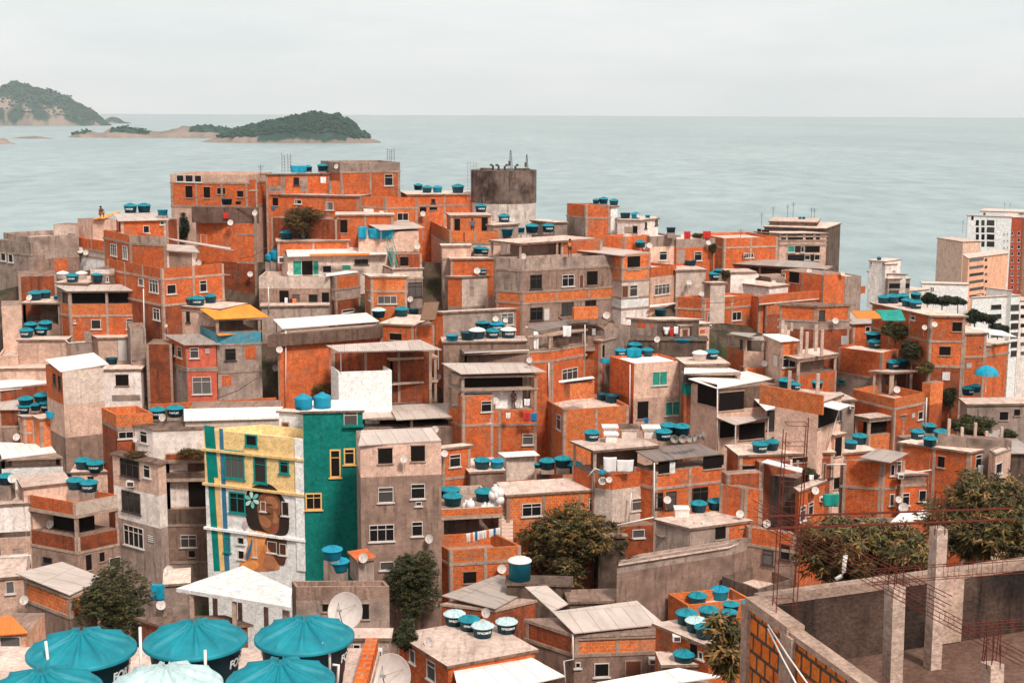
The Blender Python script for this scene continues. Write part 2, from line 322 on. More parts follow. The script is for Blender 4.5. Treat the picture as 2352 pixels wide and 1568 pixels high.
def house(hid, label, L, C, R, vb, lev, roof='slab', par=0, win='', d=None, D=7, name='house', cat='house', group='houses stacked on the hillside', fr=True, rmat='slab', colw=.22, base=False):
    h = Hs(); HS[hid] = h
    uc, vc = tt(C); vbd = TY+vb/TK
    h.d = dC = DOV.get(hid) or d or Fd(vbd); h.spec = (tt(L) if L else None, tt(C), tt(R) if R else None, vbd, hid)
    pc = P(uc, vc, dC); zt = pc.z; h.uc = uc
    def top(p):
        u, v = tt(p); q = PZ(u, v, zt)
        y = min(max(q.y, dC-5), dC+15) if zt < CAMZ-.5 else dC+3
        y = dC+(y-dC)*SOV.get(hid, 1)
        dep = y*cos(PITCH)+(CAMZ-zt)*sin(PITCH)
        return Vector(((u-1176)/FPX*dep + (q.x-(u-1176)/FPX*(q.y*cos(PITCH)+(CAMZ-zt)*sin(PITCH))), y))
    c2 = Vector((pc.x, pc.y)); l2 = top(L) if L else None; r2 = top(R) if R else None
    D *= SOV.get(hid, 1)
    if l2 is None:
        e = (r2-c2).normalized(); l2 = c2+Vector((-e.y, e.x))*D
    if r2 is None:
        e = (c2-l2).normalized(); r2 = c2+Vector((-e.y, e.x))*D
    for k in (0, 1):
        q = (l2, r2)[k]; w = q-c2; ln = w.length; lim = min(max(ln, .8), 60 if d else 22)
        if k == 0: l2 = c2+w*(lim/ln)
        else: r2 = c2+w*(lim/ln)
    q2 = l2+r2-c2
    if (r2-c2).length < 1.5 or True:
        pass
    poly = [tuple(c2), tuple(r2), tuple(q2), tuple(l2)]; h.poly = poly
    gz = min(ground_z(p[0], p[1]) for p in poly)-.6
    if base: gz = zcol(uc, vbd, dC)
    root = thing(name, label, cat, group, (c2.x, c2.y, gz)); h.root = root
    inv = Matrix.Translation((-c2.x, -c2.y, -gz))
    def add(mb, nm, mats, parent=root):
        if not mb.f: return None
        mb.v = [(x-c2.x, y-c2.y, z-gz) for x, y, z in mb.v]
        return mb.obj(nm, mats, parent)
    h.add = add
    zr = zcol(uc, TY+(C[1]+par)/TK, dC) if par else zt
    h.zr = zr; h.zt = zt; h.ym = (min(p[1] for p in poly), max(p[1] for p in poly)); h.zones = []
    fm = MB(); zc = zt
    parts = [x.split('>') for x in lev.split()]
    face = {'B': (c2, (r2-c2)), 'A': (l2, (c2-l2))}
    for i, pt in enumerate(parts):
        z1 = zc; z0 = zcol(uc, TY+float(pt[1])/TK, dC) if len(pt) > 1 else gz
        if z0 < gz: z0 = gz
        if z1-z0 < .02: continue
        mk = pt[0]; opn = mk.startswith('o:'); mk = mk[2:] if opn else mk
        ms = mk.split('|'); ms = ms*2 if len(ms) == 1 else ms
        mb = MB(); mi = [1, 1, 0, 0]
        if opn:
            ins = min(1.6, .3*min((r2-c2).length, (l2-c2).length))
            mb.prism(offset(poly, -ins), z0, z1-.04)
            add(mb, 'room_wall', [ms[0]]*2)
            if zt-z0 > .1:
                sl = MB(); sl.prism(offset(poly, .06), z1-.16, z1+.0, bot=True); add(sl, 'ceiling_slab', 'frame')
            for a, b in ((c2, r2), (l2, c2)):
                n = max(1, int((b-a).length/3.4)); dr = (b-a).normalized(); nn = Vector((dr.y, -dr.x))
                for k in range(n+1):
                    p = a+(b-a)*(k/n); p = p+dr*(.12 if k == 0 else -.12 if k == n else 0)-nn*.12
                    pm = MB(); pm.box((p.x, p.y, (z0+z1-.17)/2), (.11, 0, 0), (0, .11, 0), (0, 0, (z1-.17-z0)/2)); add(pm, 'post', 'frame')
        elif i == 0 and par:
            zz = max(z0, min(zr, z1-.05))
            mb.ring(poly, zz, z1, .16, mi)
            mb2 = MB(); mb2.prism(offset(poly, -.004), z0, zr-.0 if zr > z0 else z0+.02, mi)
            if zr-z0 > .05:
                mb.prism(poly, z0, zz, mi, False); fl = MB(); fl.prism(offset(poly, -.17), zr-.12, zr); add(fl, 'roof', rmat)
            else:
                fl = MB(); fl.prism(offset(poly, -.17), z0-.02, z0+.06); add(fl, 'roof', rmat)
            add(mb, 'parapet', list(ms))
        else:
            mb.prism(poly, z0, z1, mi, mt=2); add(mb, 'wall', list(ms)+[rmat if rmat != 'slab' else 'brown'])
        if fr and not opn:
            if i < len(parts)-1 and z0 > gz+.1:
                fm.prism(offset(poly, .05), z0-.1, z0+.1, bot=True)
            if z1-z0 > .9:
                for a, b, mm in ((c2, r2, ms[1]), (l2, c2, ms[0])):
                    if 'brick' not in mm: continue
                    ln = (b-a).length; n = max(1, int(round(ln/3.3))); dr = (b-a)/ln; nn = Vector((dr.y, -dr.x))
                    for k in range(n+1):
                        p = a+dr*min(max(ln*k/n, .13), ln-.13)-nn*.06
                        fm.box((p.x, p.y, (z0+z1)/2), Vector((dr.x, dr.y, 0))*(colw/2), Vector((nn.x, nn.y, 0))*.085, (0, 0, (z1-z0)/2-.003))
        zc = z0
    add(fm, 'concrete_frame', 'frame')
    if roof == 'slab' and not par:
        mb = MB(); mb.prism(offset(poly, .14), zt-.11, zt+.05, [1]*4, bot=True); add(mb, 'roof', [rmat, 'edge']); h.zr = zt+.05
    elif roof and roof.startswith('s:'):
        mb = MB(); o = offset(poly, .28); rise = .35
        q = [(o[0][0], o[0][1], zt+.06), (o[1][0], o[1][1], zt+.06), (o[2][0], o[2][1], zt+.06+rise), (o[3][0], o[3][1], zt+.06+rise)]
        mb.slab4(q, .06); add(mb, 'roof', roof[2:])
    elif roof == 'flat': h.zr = zt
    h.face = face; h.gz = gz
    if win: windows(h, win)
    return h
def windows(h, spec):
    for it in spec.split(';'):
        it = it.split()
        if not it: continue
        k = it[0]; u0, v0, u1, v1 = map(float, it[1:5]); um, vm = (u0+u1)/2, (v0+v1)/2
        fk = it[5] if len(it) > 5 else ('A' if TX+um/TK < h.uc else 'B')
        a, e = h.face[fk]; ln = e.length; e = e/ln; n = Vector((e.y, -e.x, 0)); p0 = Vector((a.x, a.y, 0)); e3 = Vector((e.x, e.y, 0))
        def at(u, v): return PPL(TX+u/TK, TY+v/TK, p0, n)
        s0 = (at(u0, vm)-p0).dot(e3); s1 = (at(u1, vm)-p0).dot(e3); z1 = at(um, v0).z; z0 = at(um, v1).z
        s0, s1 = min(max(s0, .05), ln-.3), min(max(s1, .3), ln-.05)
        if s1-s0 < .15: continue
        ctr = p0+e3*((s0+s1)/2); ctr.z = (z0+z1)/2; w = (s1-s0)/2; hh = (z1-z0)/2
        mkwin(h, k, ctr, e3, n, w, hh)
def mkwin(h, k, c, e, n, w, hh):
    Z = Vector((0, 0, 1)); X = e
    fm = {'t': 'tealp', 'y': 'yelp', 'k': 'bar', 'u': 'bluf'}.get(k, 'alu')
    def bx(mb, s, z, a, b, t, o): mb.box(c+X*s+Z*z+n*o, X*a, n*t, Z*b)
    if k in 'pqP':
        mb = MB(); bx(mb, 0, 0, w, hh, .02, 0); h.add(mb, 'infill_panel', {'p': 'brick', 'q': 'conc', 'P': 'clean'}[k]); return
    if k == 'v':
        mb = MB()
        for i in range(4): bx(mb, 0, hh*(-.75+.5*i), w, hh*.12, .03, .03)
        o = h.add(mb, 'vent', 'pvc'); m2 = MB(); bx(m2, 0, 0, w, hh, .012, .0); h.add(m2, 'vent_shade_panel', 'voidshade'); return  # dark panel painted as the shade behind the slats
    if k in 'dD':
        mb = MB(); bx(mb, 0, 0, w, hh, .03, 0); o = h.add(mb, 'door', 'door' if k == 'd' else 'wdoor')
        m2 = MB(); bx(m2, -w-.03, 0, .04, hh, .05, 0); bx(m2, w+.03, 0, .04, hh, .05, 0); bx(m2, 0, hh+.03, w+.07, .04, .05, 0); f = h.add(m2, 'door_frame', 'frame'); f.parent = o; return
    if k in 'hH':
        mb = MB(); bx(mb, 0, 0, w, hh, .012, 0); o = h.add(mb, 'opening_shade_panel', 'voidshade')  # flat dark panel painted as shade, no hole in the wall
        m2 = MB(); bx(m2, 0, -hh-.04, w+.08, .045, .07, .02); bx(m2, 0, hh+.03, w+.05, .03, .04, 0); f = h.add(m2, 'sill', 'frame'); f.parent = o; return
    if k == 'r':                 # long strip window
        mb = MB(); bx(mb, 0, 0, w, hh, .02, 0); h.add(mb, 'strip_window', 'glass'); return
    mb = MB(); t = .045 if k not in 'ty' else .1
    o_ = .05 if k not in 'ty' else .06
    bx(mb, -w+t/2, 0, t/2, hh, .04, o_*.6); bx(mb, w-t/2, 0, t/2, hh, .04, o_*.6); bx(mb, 0, hh-t/2, w-t, t/2, .04, o_*.6); bx(mb, 0, -hh+t/2, w-t, t/2, .04, o_*.6)
    nm = max(1, int(w*2/.55)) if k != 's' else 1
    for i in range(1, nm):
        bx(mb, -w+2*w*i/nm, 0, .02, hh-t, .028, o_*.6)
    if hh > .45 and k in 'wkty': bx(mb, 0, hh*.42, w-t, .02, .024, o_*.6)
    bx(mb, 0, -hh-.045, w+.1, .04, .09, .03)
    o = h.add(mb, 'window', fm)
    m2 = MB(); bx(m2, 0, 0, w-t*.8, hh-t*.8, .012, 0); g = h.add(m2, 'pane', 'gcur' if k == 'g' else 'glass'); g.parent = o
def canopy(hid, fl, fr, br, bl, mat, ln=4, vpost=None, t=.06, off=.25, nm='canopy_roof', rise=.35, pm='steel', dz=None):
    h = HS[hid]; y = h.d-off
    if dz is not None: y = PZ(*tt(fl), h.zt+dz).y
    a = P(*tt(fl), y); u, v = tt(fr); b = PZ(u, v, a.z) if a.z < CAMZ-.5 else P(u, v, y)
    if abs(b.y-y) > 8: b = P(u, v, y+max(-5, min(8, b.y-y)))
    def back(p, f):
        u, v = tt(p); q = PZ(u, v, f.z+rise) if f.z+rise < CAMZ-1 else None
        yy = min(max(q.y, f.y+min(1.2, ln*.6)), f.y+ln+2) if q and q.y > 0 else f.y+ln
        return P(u, v, yy)
    c = back(br, b); d = back(bl, a)
    mb = MB(); w = (b-a).length; l = (d-a).length
    mb.slab4([a, b, c, d], t); h.add(mb, nm, mat)
    if vpost is not None:
        zb = zcol(tt(fl)[0], TY+vpost/TK, y)
        for p, q in ((a, c), (b, d), (c, a), (d, b)):
            pp = p+(q-p)*.03; pmb = MB(); pmb.bar((pp.x, pp.y, zb), (pp.x, pp.y, pp.z-t), .09); h.add(pmb, 'post', pm)
def wall(label, p0, p1, vb, mat, d, t=.16, name='wall', cat='wall', group=None, par=None):
    u0, v0 = tt(p0); a = P(u0, v0, d); u1, v1 = tt(p1); b = PZ(u1, v1, a.z)
    if abs(b.y-d) > 10: b = P(u1, v1, d+max(-6, min(10, b.y-d)))
    b.z = a.z
    e = (b-a).normalized(); n = Vector((-e.y, e.x, 0))*t
    zb = zcol(u0, TY+vb/TK, d)
    mb = MB(); q = [(a.x, a.y), (b.x, b.y), (b.x+n.x, b.y+n.y), (a.x+n.x, a.y+n.y)]
    mb.prism(q, zb, a.z); o = mb.obj(name, mat); tag(o, label, cat, group); return o
# ---------------------------------------------------------------- water tanks
def rib(n, amp):
    def f(r, a):
        if r < .15 or r > 1.02: return 0
        x = (a*n/(2*pi)) % 1; x = min(x, 1-x)
        return amp*math.exp(-(x/.105)**2)*(1 if r < .95 else .55)
    return f
def tank_meshes():
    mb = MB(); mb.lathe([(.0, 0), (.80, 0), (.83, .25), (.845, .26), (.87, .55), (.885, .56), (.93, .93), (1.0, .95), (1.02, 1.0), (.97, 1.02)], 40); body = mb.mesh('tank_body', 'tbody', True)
    mb = MB(); mb.lathe([(1.06, .97), (1.06, 1.03), (1.03, 1.05), (.97, 1.045), (.93, 1.06), (.8, 1.10), (.65, 1.15), (.5, 1.20), (.35, 1.25), (.22, 1.29), (.16, 1.34), (.0, 1.35)], 110, fn=rib(11, .12)); lid = mb.mesh('tank_lid', 'tlid_skylit', True)
    mb = MB(); mb.lathe([(0, 0), (.95, 0), (.97, .5), (1.0, 1.2), (.98, 1.3), (.6, 1.5), (.3, 1.62), (.3, 1.72), (0, 1.72)], 32); drum = mb.mesh('drum_body', 'tcyan', True)
    mb = MB(); mb.lathe([(0, .12), (.8, .12), (.92, .93), (1.0, .95), (1.02, 1.0), (.95, 1.0), (.8, 0), (.0, 0)][::-1], 36); opn = mb.mesh('tank_open', 'tcyan', True)
    mb = MB(); mb.lathe([(0, 0), (.96, 0), (1.0, 1.7), (1.03, 1.72), (1.03, 1.76), (.96, 1.76)], 32); tall = mb.mesh('tank_tall', 'tcyan', True)
    return dict(body=body, lid=lid, drum=drum, open=opn, tall=tall)
TM = tank_meshes()
def remat(me, m, nm):
    c = me.copy(); c.name = nm; c.materials[0] = M[m]; return c
TM['lidpale'] = remat(TM['lid'], 'tpale', 'tank_lid_pale'); TM['lidwhite'] = remat(TM['lid'], 'twhite', 'tank_lid_white')
TM['bodywhite'] = remat(TM['body'], 'twhite', 'tank_body_white'); TM['bodycyan'] = remat(TM['body'], 'tcyan', 'tank_body_cyan'); TM['lidcyan'] = remat(TM['lid'], 'tcyan', 'tank_lid_cyan'); TM['tbk'] = remat(TM['open'], 'tbody', 'tank_open_dark')
TXT = {}
def bent_text(s, size, z, rad, ang=-pi/2, slope=.12):
    key = (s, size, z, rad, round(ang, 3))
    if key in TXT: return TXT[key]
    cu = bpy.data.curves.new('t', 'FONT'); cu.body = s; cu.size = size; cu.align_x = 'CENTER'; cu.align_y = 'CENTER'; cu.fill_mode = 'FRONT'; cu.offset = .012*size/.3
    ob = bpy.data.objects.new('t', cu); COL.objects.link(ob)
    me = bpy.data.meshes.new_from_object(ob); bpy.data.objects.remove(ob)
    import bmesh
    bm = bmesh.new(); bm.from_mesh(me); bmesh.ops.triangulate(bm, faces=bm.faces); bmesh.ops.subdivide_edges(bm, edges=[e for e in bm.edges if e.calc_length() > size*.25], cuts=2, use_grid_fill=False)
    for v in bm.verts:
        r = rad+slope*v.co.y; a = ang+v.co.x/rad; v.co = Vector((r*cos(a), r*sin(a), z+v.co.y))
    bm.to_mesh(me); bm.free(); me.materials.append(M['tink']); me.name = 'lettering'
    TXT[key] = me; return me
ORD = {1: ['single'], 2: ['left one of two', 'right one of two'], 3: ['leftmost of three', 'middle one of three', 'rightmost of three']}
NUMW = 'zero one two three four five six seven eight nine ten'.split()
ORDW = ['leftmost', 'second from left', 'third from left', 'fourth from left', 'fifth from left', 'sixth from left', 'seventh from left']
def ordw(i, n):
    if n in ORD: return ORD[n][i]
    return ('rightmost' if i == n-1 else ORDW[i])+' of '+NUMW[n]
def make_tank(p, R, kind, txt, label, rot=None):
    o = thing('water_tank', label, 'water tank', 'water tanks on the rooftops', p)
    o.rotation_euler = (0, 0, 0); S = (R, R, R)
    r = random.uniform(0, 6) if rot is None else rot
    def add(nm, me, rz=0):
        c = link(nm, me, o); c.scale = S; c.rotation_euler = (0, 0, rz); return c
    if kind == 'd': add('body', TM['drum'])
    elif kind == 'o': add('body', TM['open'])
    elif kind == 'k': add('body', TM['tbk'])
    elif kind == 'T': add('body', TM['tall']); l = add('lid', TM['lidwhite'], r); l.location.z = .72*R
    else:
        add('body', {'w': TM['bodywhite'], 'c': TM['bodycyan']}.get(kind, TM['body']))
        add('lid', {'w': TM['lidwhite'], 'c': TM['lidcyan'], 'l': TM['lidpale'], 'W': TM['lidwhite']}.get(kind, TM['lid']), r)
    if txt: add('lettering', bent_text(txt, .30, .58, .90 if kind != 'T' else 1.0, -pi/2-math.atan2(p[0], p[1])*-1+.25))
    return o
KW = {'b': 'blue', 'c': 'bright blue', 'l': 'pale-lidded blue', 'W': 'white-lidded blue', 'w': 'white', 'd': 'drum-shaped blue', 'o': 'open-topped blue', 'k': 'lidless dark blue', 'T': 'tall white-topped blue'}
def tanks(hid, where, items, dz=0):
    h = HS[hid]; items = sorted(items, key=lambda i: i[0]); n = len(items)
    for i, it in enumerate(items):
        u, v = tt((it[0], it[1]-it[2]*.09)); kind = it[3] if len(it) > 3 else 'b'; txt = it[4] if len(it) > 4 else None
        p = PZ(u, v, h.zr+dz); y = min(max(p.y, h.ym[0]+.5), h.ym[1]+1.0); p = P(u, v, y)
        R = it[2]/TK/2/FPX*(y*cos(PITCH)+(CAMZ-p.z)*sin(PITCH))/1.05
        if p.z > h.zr+.08:
            mb = MB(); mb.box((p.x, p.y, (p.z+h.zr)/2), (R*.8, 0, 0), (0, R*.8, 0), (0, 0, (p.z-h.zr)/2)); h.add(mb, 'tank_plinth', 'conc')
        lab = f'{ordw(i, n)} {KW[kind]} tank{"s" if n > 1 else ""} on {where}'
        while len(lab.split()) > 16 and ' the ' in lab: lab = lab.replace(' the ', ' ', 1)
        make_tank(p, R, kind, txt, lab)
# ================================================================ the houses, back rows first
H = house
def hill_left():
    T(0, 600)
    H('a4', 'pink plastered house with a wooden frame and orange roof sheet, facing the sea', (712,628), (850,642), (1068,636), 850, 'pink', d=158, roof=None)
    canopy('a4', (850,632), (955,630), (1112,566), (1085,562), 'sorange', 4, off=.4)
    H('a3', 'small white concrete box on a ruined wall above the sea', None, (490,684), (685,690), 800, 'lconc', d=150, D=2.5, roof=None)
    H('a1', 'grey rendered house with small barred windows below the ruined walls', None, (-30,822), (280,850), 1120, 'conc>935 conc', par=28, win='w 10 945 55 1018;w 80 955 122 1032')
    H('a2', 'long windowless stained grey ruin wall with one brick patch', None, (272,800), (722,776), 1150, 'conc>1010 brown', par=46, win='p 500 1000 624 1112', fr=False)
    H('a0', 'brick side house half hidden behind the water drums', None, (165,1165), (520,1150), 1300, 'dbrick', roof='flat')
    H('a5', 'small brick rooftop house under grey sheet carrying two blue tanks', (1068,622), (1108,655), (1525,645), 770, 'brick', roof='s:sgrey', win='h 1096 662 1128 758 A;w 1315 695 1372 762;s 1470 655 1510 686')
    tanks('a5', 'the brick house under grey sheet', [(1200,588,130,'b','FORTLEV'),(1325,585,130),(1495,608,104,'o')], .4)
    H('a5b', 'pale plaster house beside a tall thin tree above the terraces', None, (1525,640), (1640,632), 780, 'dbrick', roof='flat')
    H('a1c', 'brick and plaster annex with white fence panels next to the ruin', None, (690,800), (990,850), 1130, 'brick>900 lconc>960 clean', par=20)
    H('a6b', 'upper brick storey of the stepped corner house, grey patched parapet', (950,730), (1188,782), (1520,800), 1060, 'brick|conc>860 brick', par=40, win='w 1020 865 1076 972;w 1132 882 1172 1000 A', d=138)
    H('a6c', 'roofless white room with corrugated cover on the big brick terrace', (1195,885), (1226,905), (1795,940), 1090, 'clean|white>1090 conc', roof='s:sgrey', D=3, d=133.5, fr=False, win='q 1556 945 1765 1085;h 1180 900 1216 1010 A')
    canopy('a6c', (1600,830), (2120,916), (2120,896), (1500,800), 'sgrey', 2.5, off=-1)
    H('a6', 'large brick corner house with long terrace parapet and dark lower floors', (985,1000), (1482,1088), (2056,1042), 1440, 'brick>1192 brick>1430 dbrick', par=70, win='w 1275 1180 1322 1245;w 1375 1190 1456 1308 A;w 1530 1235 1616 1322;w 1832 1196 1898 1302;w 1410 1455 1470 1560 A')
    H('h1', 'tall brick house on the ridge with glass panels in its grey parapet', None, (1563,222), (2272,230), 560, 'pink>300 brick>515 pink', par=60, D=8, win='w 1622 230 1692 292;w 1702 230 1776 295;w 1788 232 1853 297;h 1705 330 1768 438;h 1872 340 1930 440;h 1998 350 2068 405;h 2180 375 2235 432')
    H('h1b', 'lower brick house tucked between two ridge houses', None, (2260,275), (2360,270), 520, 'brick>375 dbrick', roof='flat')
    H('h2', 'brick house with dark open balcony, red washing and three small windows', (1795,512), (2155,522), (2345,528), 1050, 'o:shade>672 brick>772 brick>1030 dbrick', D=5, win='w 1845 780 1905 862;t 1968 800 2025 886 A;w 2085 815 2142 912 A;w 2065 1060 2110 1140 A', roof='slab', rmat='slab')
    tanks('h2', 'the balcony house with red washing', [(2085,512,110,'k'),(2190,505,58,'k')])
    # below the ridge, far left
    T(0, 1150)
    H('a8', 'dark open terrace under a thin slab beside the roofed brick house', None, (205,140), (600,142), 345, 'o:dconc>345 brown', D=5, fr=False)
    tanks('a8', 'the dark open terrace slab', [(322,126,135),(415,108,118),(520,112,60)])
    H('a8b', 'house behind the drums, white tank on a brown wall', None, (520,-45), (800,-40), 140, 'brown', roof='slab', d=131)
    tanks('a8b', 'the brown wall behind grey sheet', [(578,-68,112,'w'),(750,-68,112,'w'),(668,-40,125,'b','FORTLEV')])
    H('a8c', 'fenced plaster yard house carrying one blue tank', None, (830,-170), (1000,-165), 60, 'white>-120 brown', roof='flat', d=132, win='w 1045 -100 1090 -50')
    tanks('a8c', 'the fenced plaster yard', [(910,-46,130)])
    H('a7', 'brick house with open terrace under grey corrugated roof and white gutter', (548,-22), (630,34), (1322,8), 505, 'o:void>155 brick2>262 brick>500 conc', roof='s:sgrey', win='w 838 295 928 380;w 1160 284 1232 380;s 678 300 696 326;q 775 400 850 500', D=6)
    H('a10', 'leaning pinkish grey side wall of a dark shed', None, (12,172), (195,165), 500, 'pink', D=4, roof='flat')
    H('a9', 'square pink plastered house with four blue tanks beside the shed', None, (165,482), (606,470), 730, 'pink', D=5)
    tanks('a9', 'the square pink house', [(245,468,135,'b','FORTLEV'),(282,410,130),(388,446,128,'b','FORTLEV'),(420,400,135)])
    H('a11', 'low yard wall house with red drums stored behind it', None, (-20,628), (165,622), 735, 'pink', par=20, roof='slab')
    H('a12', 'long low pink wall house above the roof sheets', None, (-20,745), (455,735), 840, 'pink', D=4)
    H('a16', 'narrow plaster stair tower with two tanks on its slab', (856,395), (900,462), (1202,450), 745, 'pink>745 conc', win='D 1085 475 1166 672')
    tanks('a16', 'the narrow plaster stair tower', [(1052,398,135),(1117,412,148,'c','FORTLEV')])
    H('a16b', 'grey rendered side of the roofed brick house, below its gutter', None, (1195,380), (1338,372), 760, 'conc', D=5, roof='flat', win='q 1205 520 1335 740')
    H('a20', 'added dark brick block filling the shaded alley behind the coral house', None, (1340,520), (1580,520), 1060, 'dbrick', D=3, roof='flat')  # dark block added to stand in for the shade of the alley gap
    H('a18b', 'plaster house with blue tanks below the long brick terrace', None, (1640,168), (2020,196), 450, 'brick>200 pink', win='k 1714 220 1746 318', D=4)
    tanks('a18b', 'the plaster house below the long terrace', [(1770,170,120),(1820,176,135,'b','FORTLEV'),(1930,150,130)])
    H('a18', 'grey house with blue painted band and bright orange roof sheets', (1822,205), (1985,290), (2395,272), 1040, 'o:shade>418 bluep>528 conc>780 conc', roof=None, win='k 2068 560 2166 668;p 2254 540 2352 658;p 2040 806 2126 902;h 1740 330 1760 400', D=6)
    canopy('a18', (1970,290), (2475,268), (2295,155), (1835,195), 'sorange', 4.5, off=.35)
    canopy('a18', (2010,440), (2430,398), (2420,388), (1990,425), 'sorange', .6, off=.5)
    H('a19', 'narrow coral painted house with brick side under a fibre roof', (1550,462), (1712,528), (1985,520), 1050, 'brick|coral>745 conc|coral>762 conc|coral', roof='s:sfib', win='w 1586 535 1612 622 A;w 1632 545 1672 642 A;w 1745 552 1826 648;v 1885 560 1926 606;w 1768 820 1940 978')
    H('a22', 'long building under a weathered white corrugated roof behind the mural house', None, (1700,1212), (2560,1192), 1275, 'lconc', roof=None, d=120)
    canopy('a22', (1690,1222), (2560,1200), (2600,1092), (1688,1112), 'swhite', 6)
    H('a13', 'dirty brick house under low patched sheets beside the white block', None, (-20,935), (452,892), 1055, 'dbrick', roof=None, D=5)
    canopy('a13', (-30,948), (455,895), (450,812), (-30,855), 'swhite', 4, nm='roof')
    H('a15', 'white painted house with stained corner, one dark window and low tank', None, (945,752), (1292,738), 1065, 'white', D=6, win='h 1062 800 1182 900;q 1030 985 1290 1040')
    tanks('a15', 'the white house with stained corner', [(1028,712,118,'k')])
    H('a14', 'tall pale grey block with white lean-to roof and unpainted base', (418,672), (572,772), (950,722), 1650, 'brick|lconc>1078 pink>1380 brown', roof=None, d=112, win='k 492 790 514 892;k 540 812 566 942', fr=False)
    canopy('a14', (556,772), (1000,702), (862,596), (412,660), 'swhite', 6, off=.2, nm='roof')
    H('a21', 'bright brick roof terrace with open walls in front of the fenced wall', (932,1100), (1066,1168), (1402,1150), 1335, 'brick2>1284 conc>1318 dbrick', par=100, d=116, win='w 1088 1320 1228 1385', fr=False)
    wall('long brick wall topped with wire fence behind the white corrugated roof', (1390,1072), (2540,1010), 1120, 'brick', HS['a22'].d+6, name='brick_wall')
    # ---- left edge, lower
    T(0, 1600)
    H('a25c', 'dirty brick house behind the twin brick tank boxes', None, (-20,88), (190,80), 400, 'dbrick>245 brown', roof='s:sgrey', D=5)
    H('a25a', 'slim brick tank box, rear one of the twin boxes', (182,140), (214,152), (322,150), 435, 'brick2>300 brick2', D=3)
    tanks('a25a', 'the rear brick tank box', [(236,126,130,'b','FORTLEV'),(240,70,150),(330,100,105)])
    H('a25b', 'square brick tank box, front one of the twin boxes', (306,142), (366,172), (556,150), 445, 'brick2', D=3)
    tanks('a25b', 'the front brick tank box', [(445,112,165,'b','FORTLEV'),(392,40,155)])
    H('a26', 'white house with open veranda under a pale metal roof', None, (10,540), (582,485), 720, 'o:lconc>630 clean', roof=None, D=6, win='P 150 640 350 700', fr=False)
    canopy('a26', (20,538), (612,466), (560,400), (-40,384), 'swhite', 5, nm='roof')
    H('a27', 'brownish plaster block below the white veranda house', None, (215,800), (642,732), 890, 'pink', D=5, d=109)
    H('a28', 'small plaster roof box carrying two blue tanks beside the tall block', None, (662,662), (992,652), 810, 'pink', D=3, win='h 805 700 860 740')
    tanks('a28', 'the small plaster roof box', [(765,640,160),(880,668,165,'b','FORTLEV'),(636,700,52,'k')])
    H('a29', 'corner house with brick balconies and two tanks inside its parapet', (250,848), (692,942), (1088,842), 1560, 'brick|lconc>1068 o:void>1262 dbrick>1405 brown', par=95, d=100, D=8, win='k 400 1440 480 1500;h 915 1395 960 1480;h 790 1415 842 1560;w 1000 1440 1110 1530')
    tanks('a29', 'the brick balcony corner house', [(697,826,165),(822,850,168,'b','FORTLEV')], .9)
    H('a30', 'pale house at the picture edge with stained storeys and junk roof', None, (-20,958), (272,930), 1480, 'white>1215 dconc>1262 pink', D=7, d=101, win='q 118 1360 220 1500', fr=False)
    tanks('a30', 'the pale house with junk roof', [(58,782,155)], 1.2)
    H('a23', 'white stained top storey with dark flat roof and two tanks', (1205,200), (1400,262), (1935,235), 560, 'white', d=108.5, rmat='dconc', win='w 1288 284 1356 392')
    tanks('a23', 'the white storey with dark roof', [(1448,178,160,'b','FORTLEV'),(1612,164,165,'b','FORTLEV')])
    H('a23b', 'tall narrow pink and white house with peeling paint and barred windows', (1032,478), (1452,585), (1522,560), 1500, 'pink>880 white>1180 conc', d=101.5, D=7, rmat='rock', win='k 1110 540 1278 706;w 1320 595 1382 712;k 1125 840 1290 1030;w 1142 1158 1320 1342 A;v 1364 1236 1406 1304', fr=False)
    H('a24', 'dark house of stacked balconies with planter and white railing', None, (1520,500), (1950,490), 1490, 'dbrick>560 o:shade>668 dconc>730 o:void>1000 dconc>1150 brown>1490 conc', roof=None, d=103.5, D=4, win='w 1660 1236 1806 1350;h 1735 1380 1790 1440')
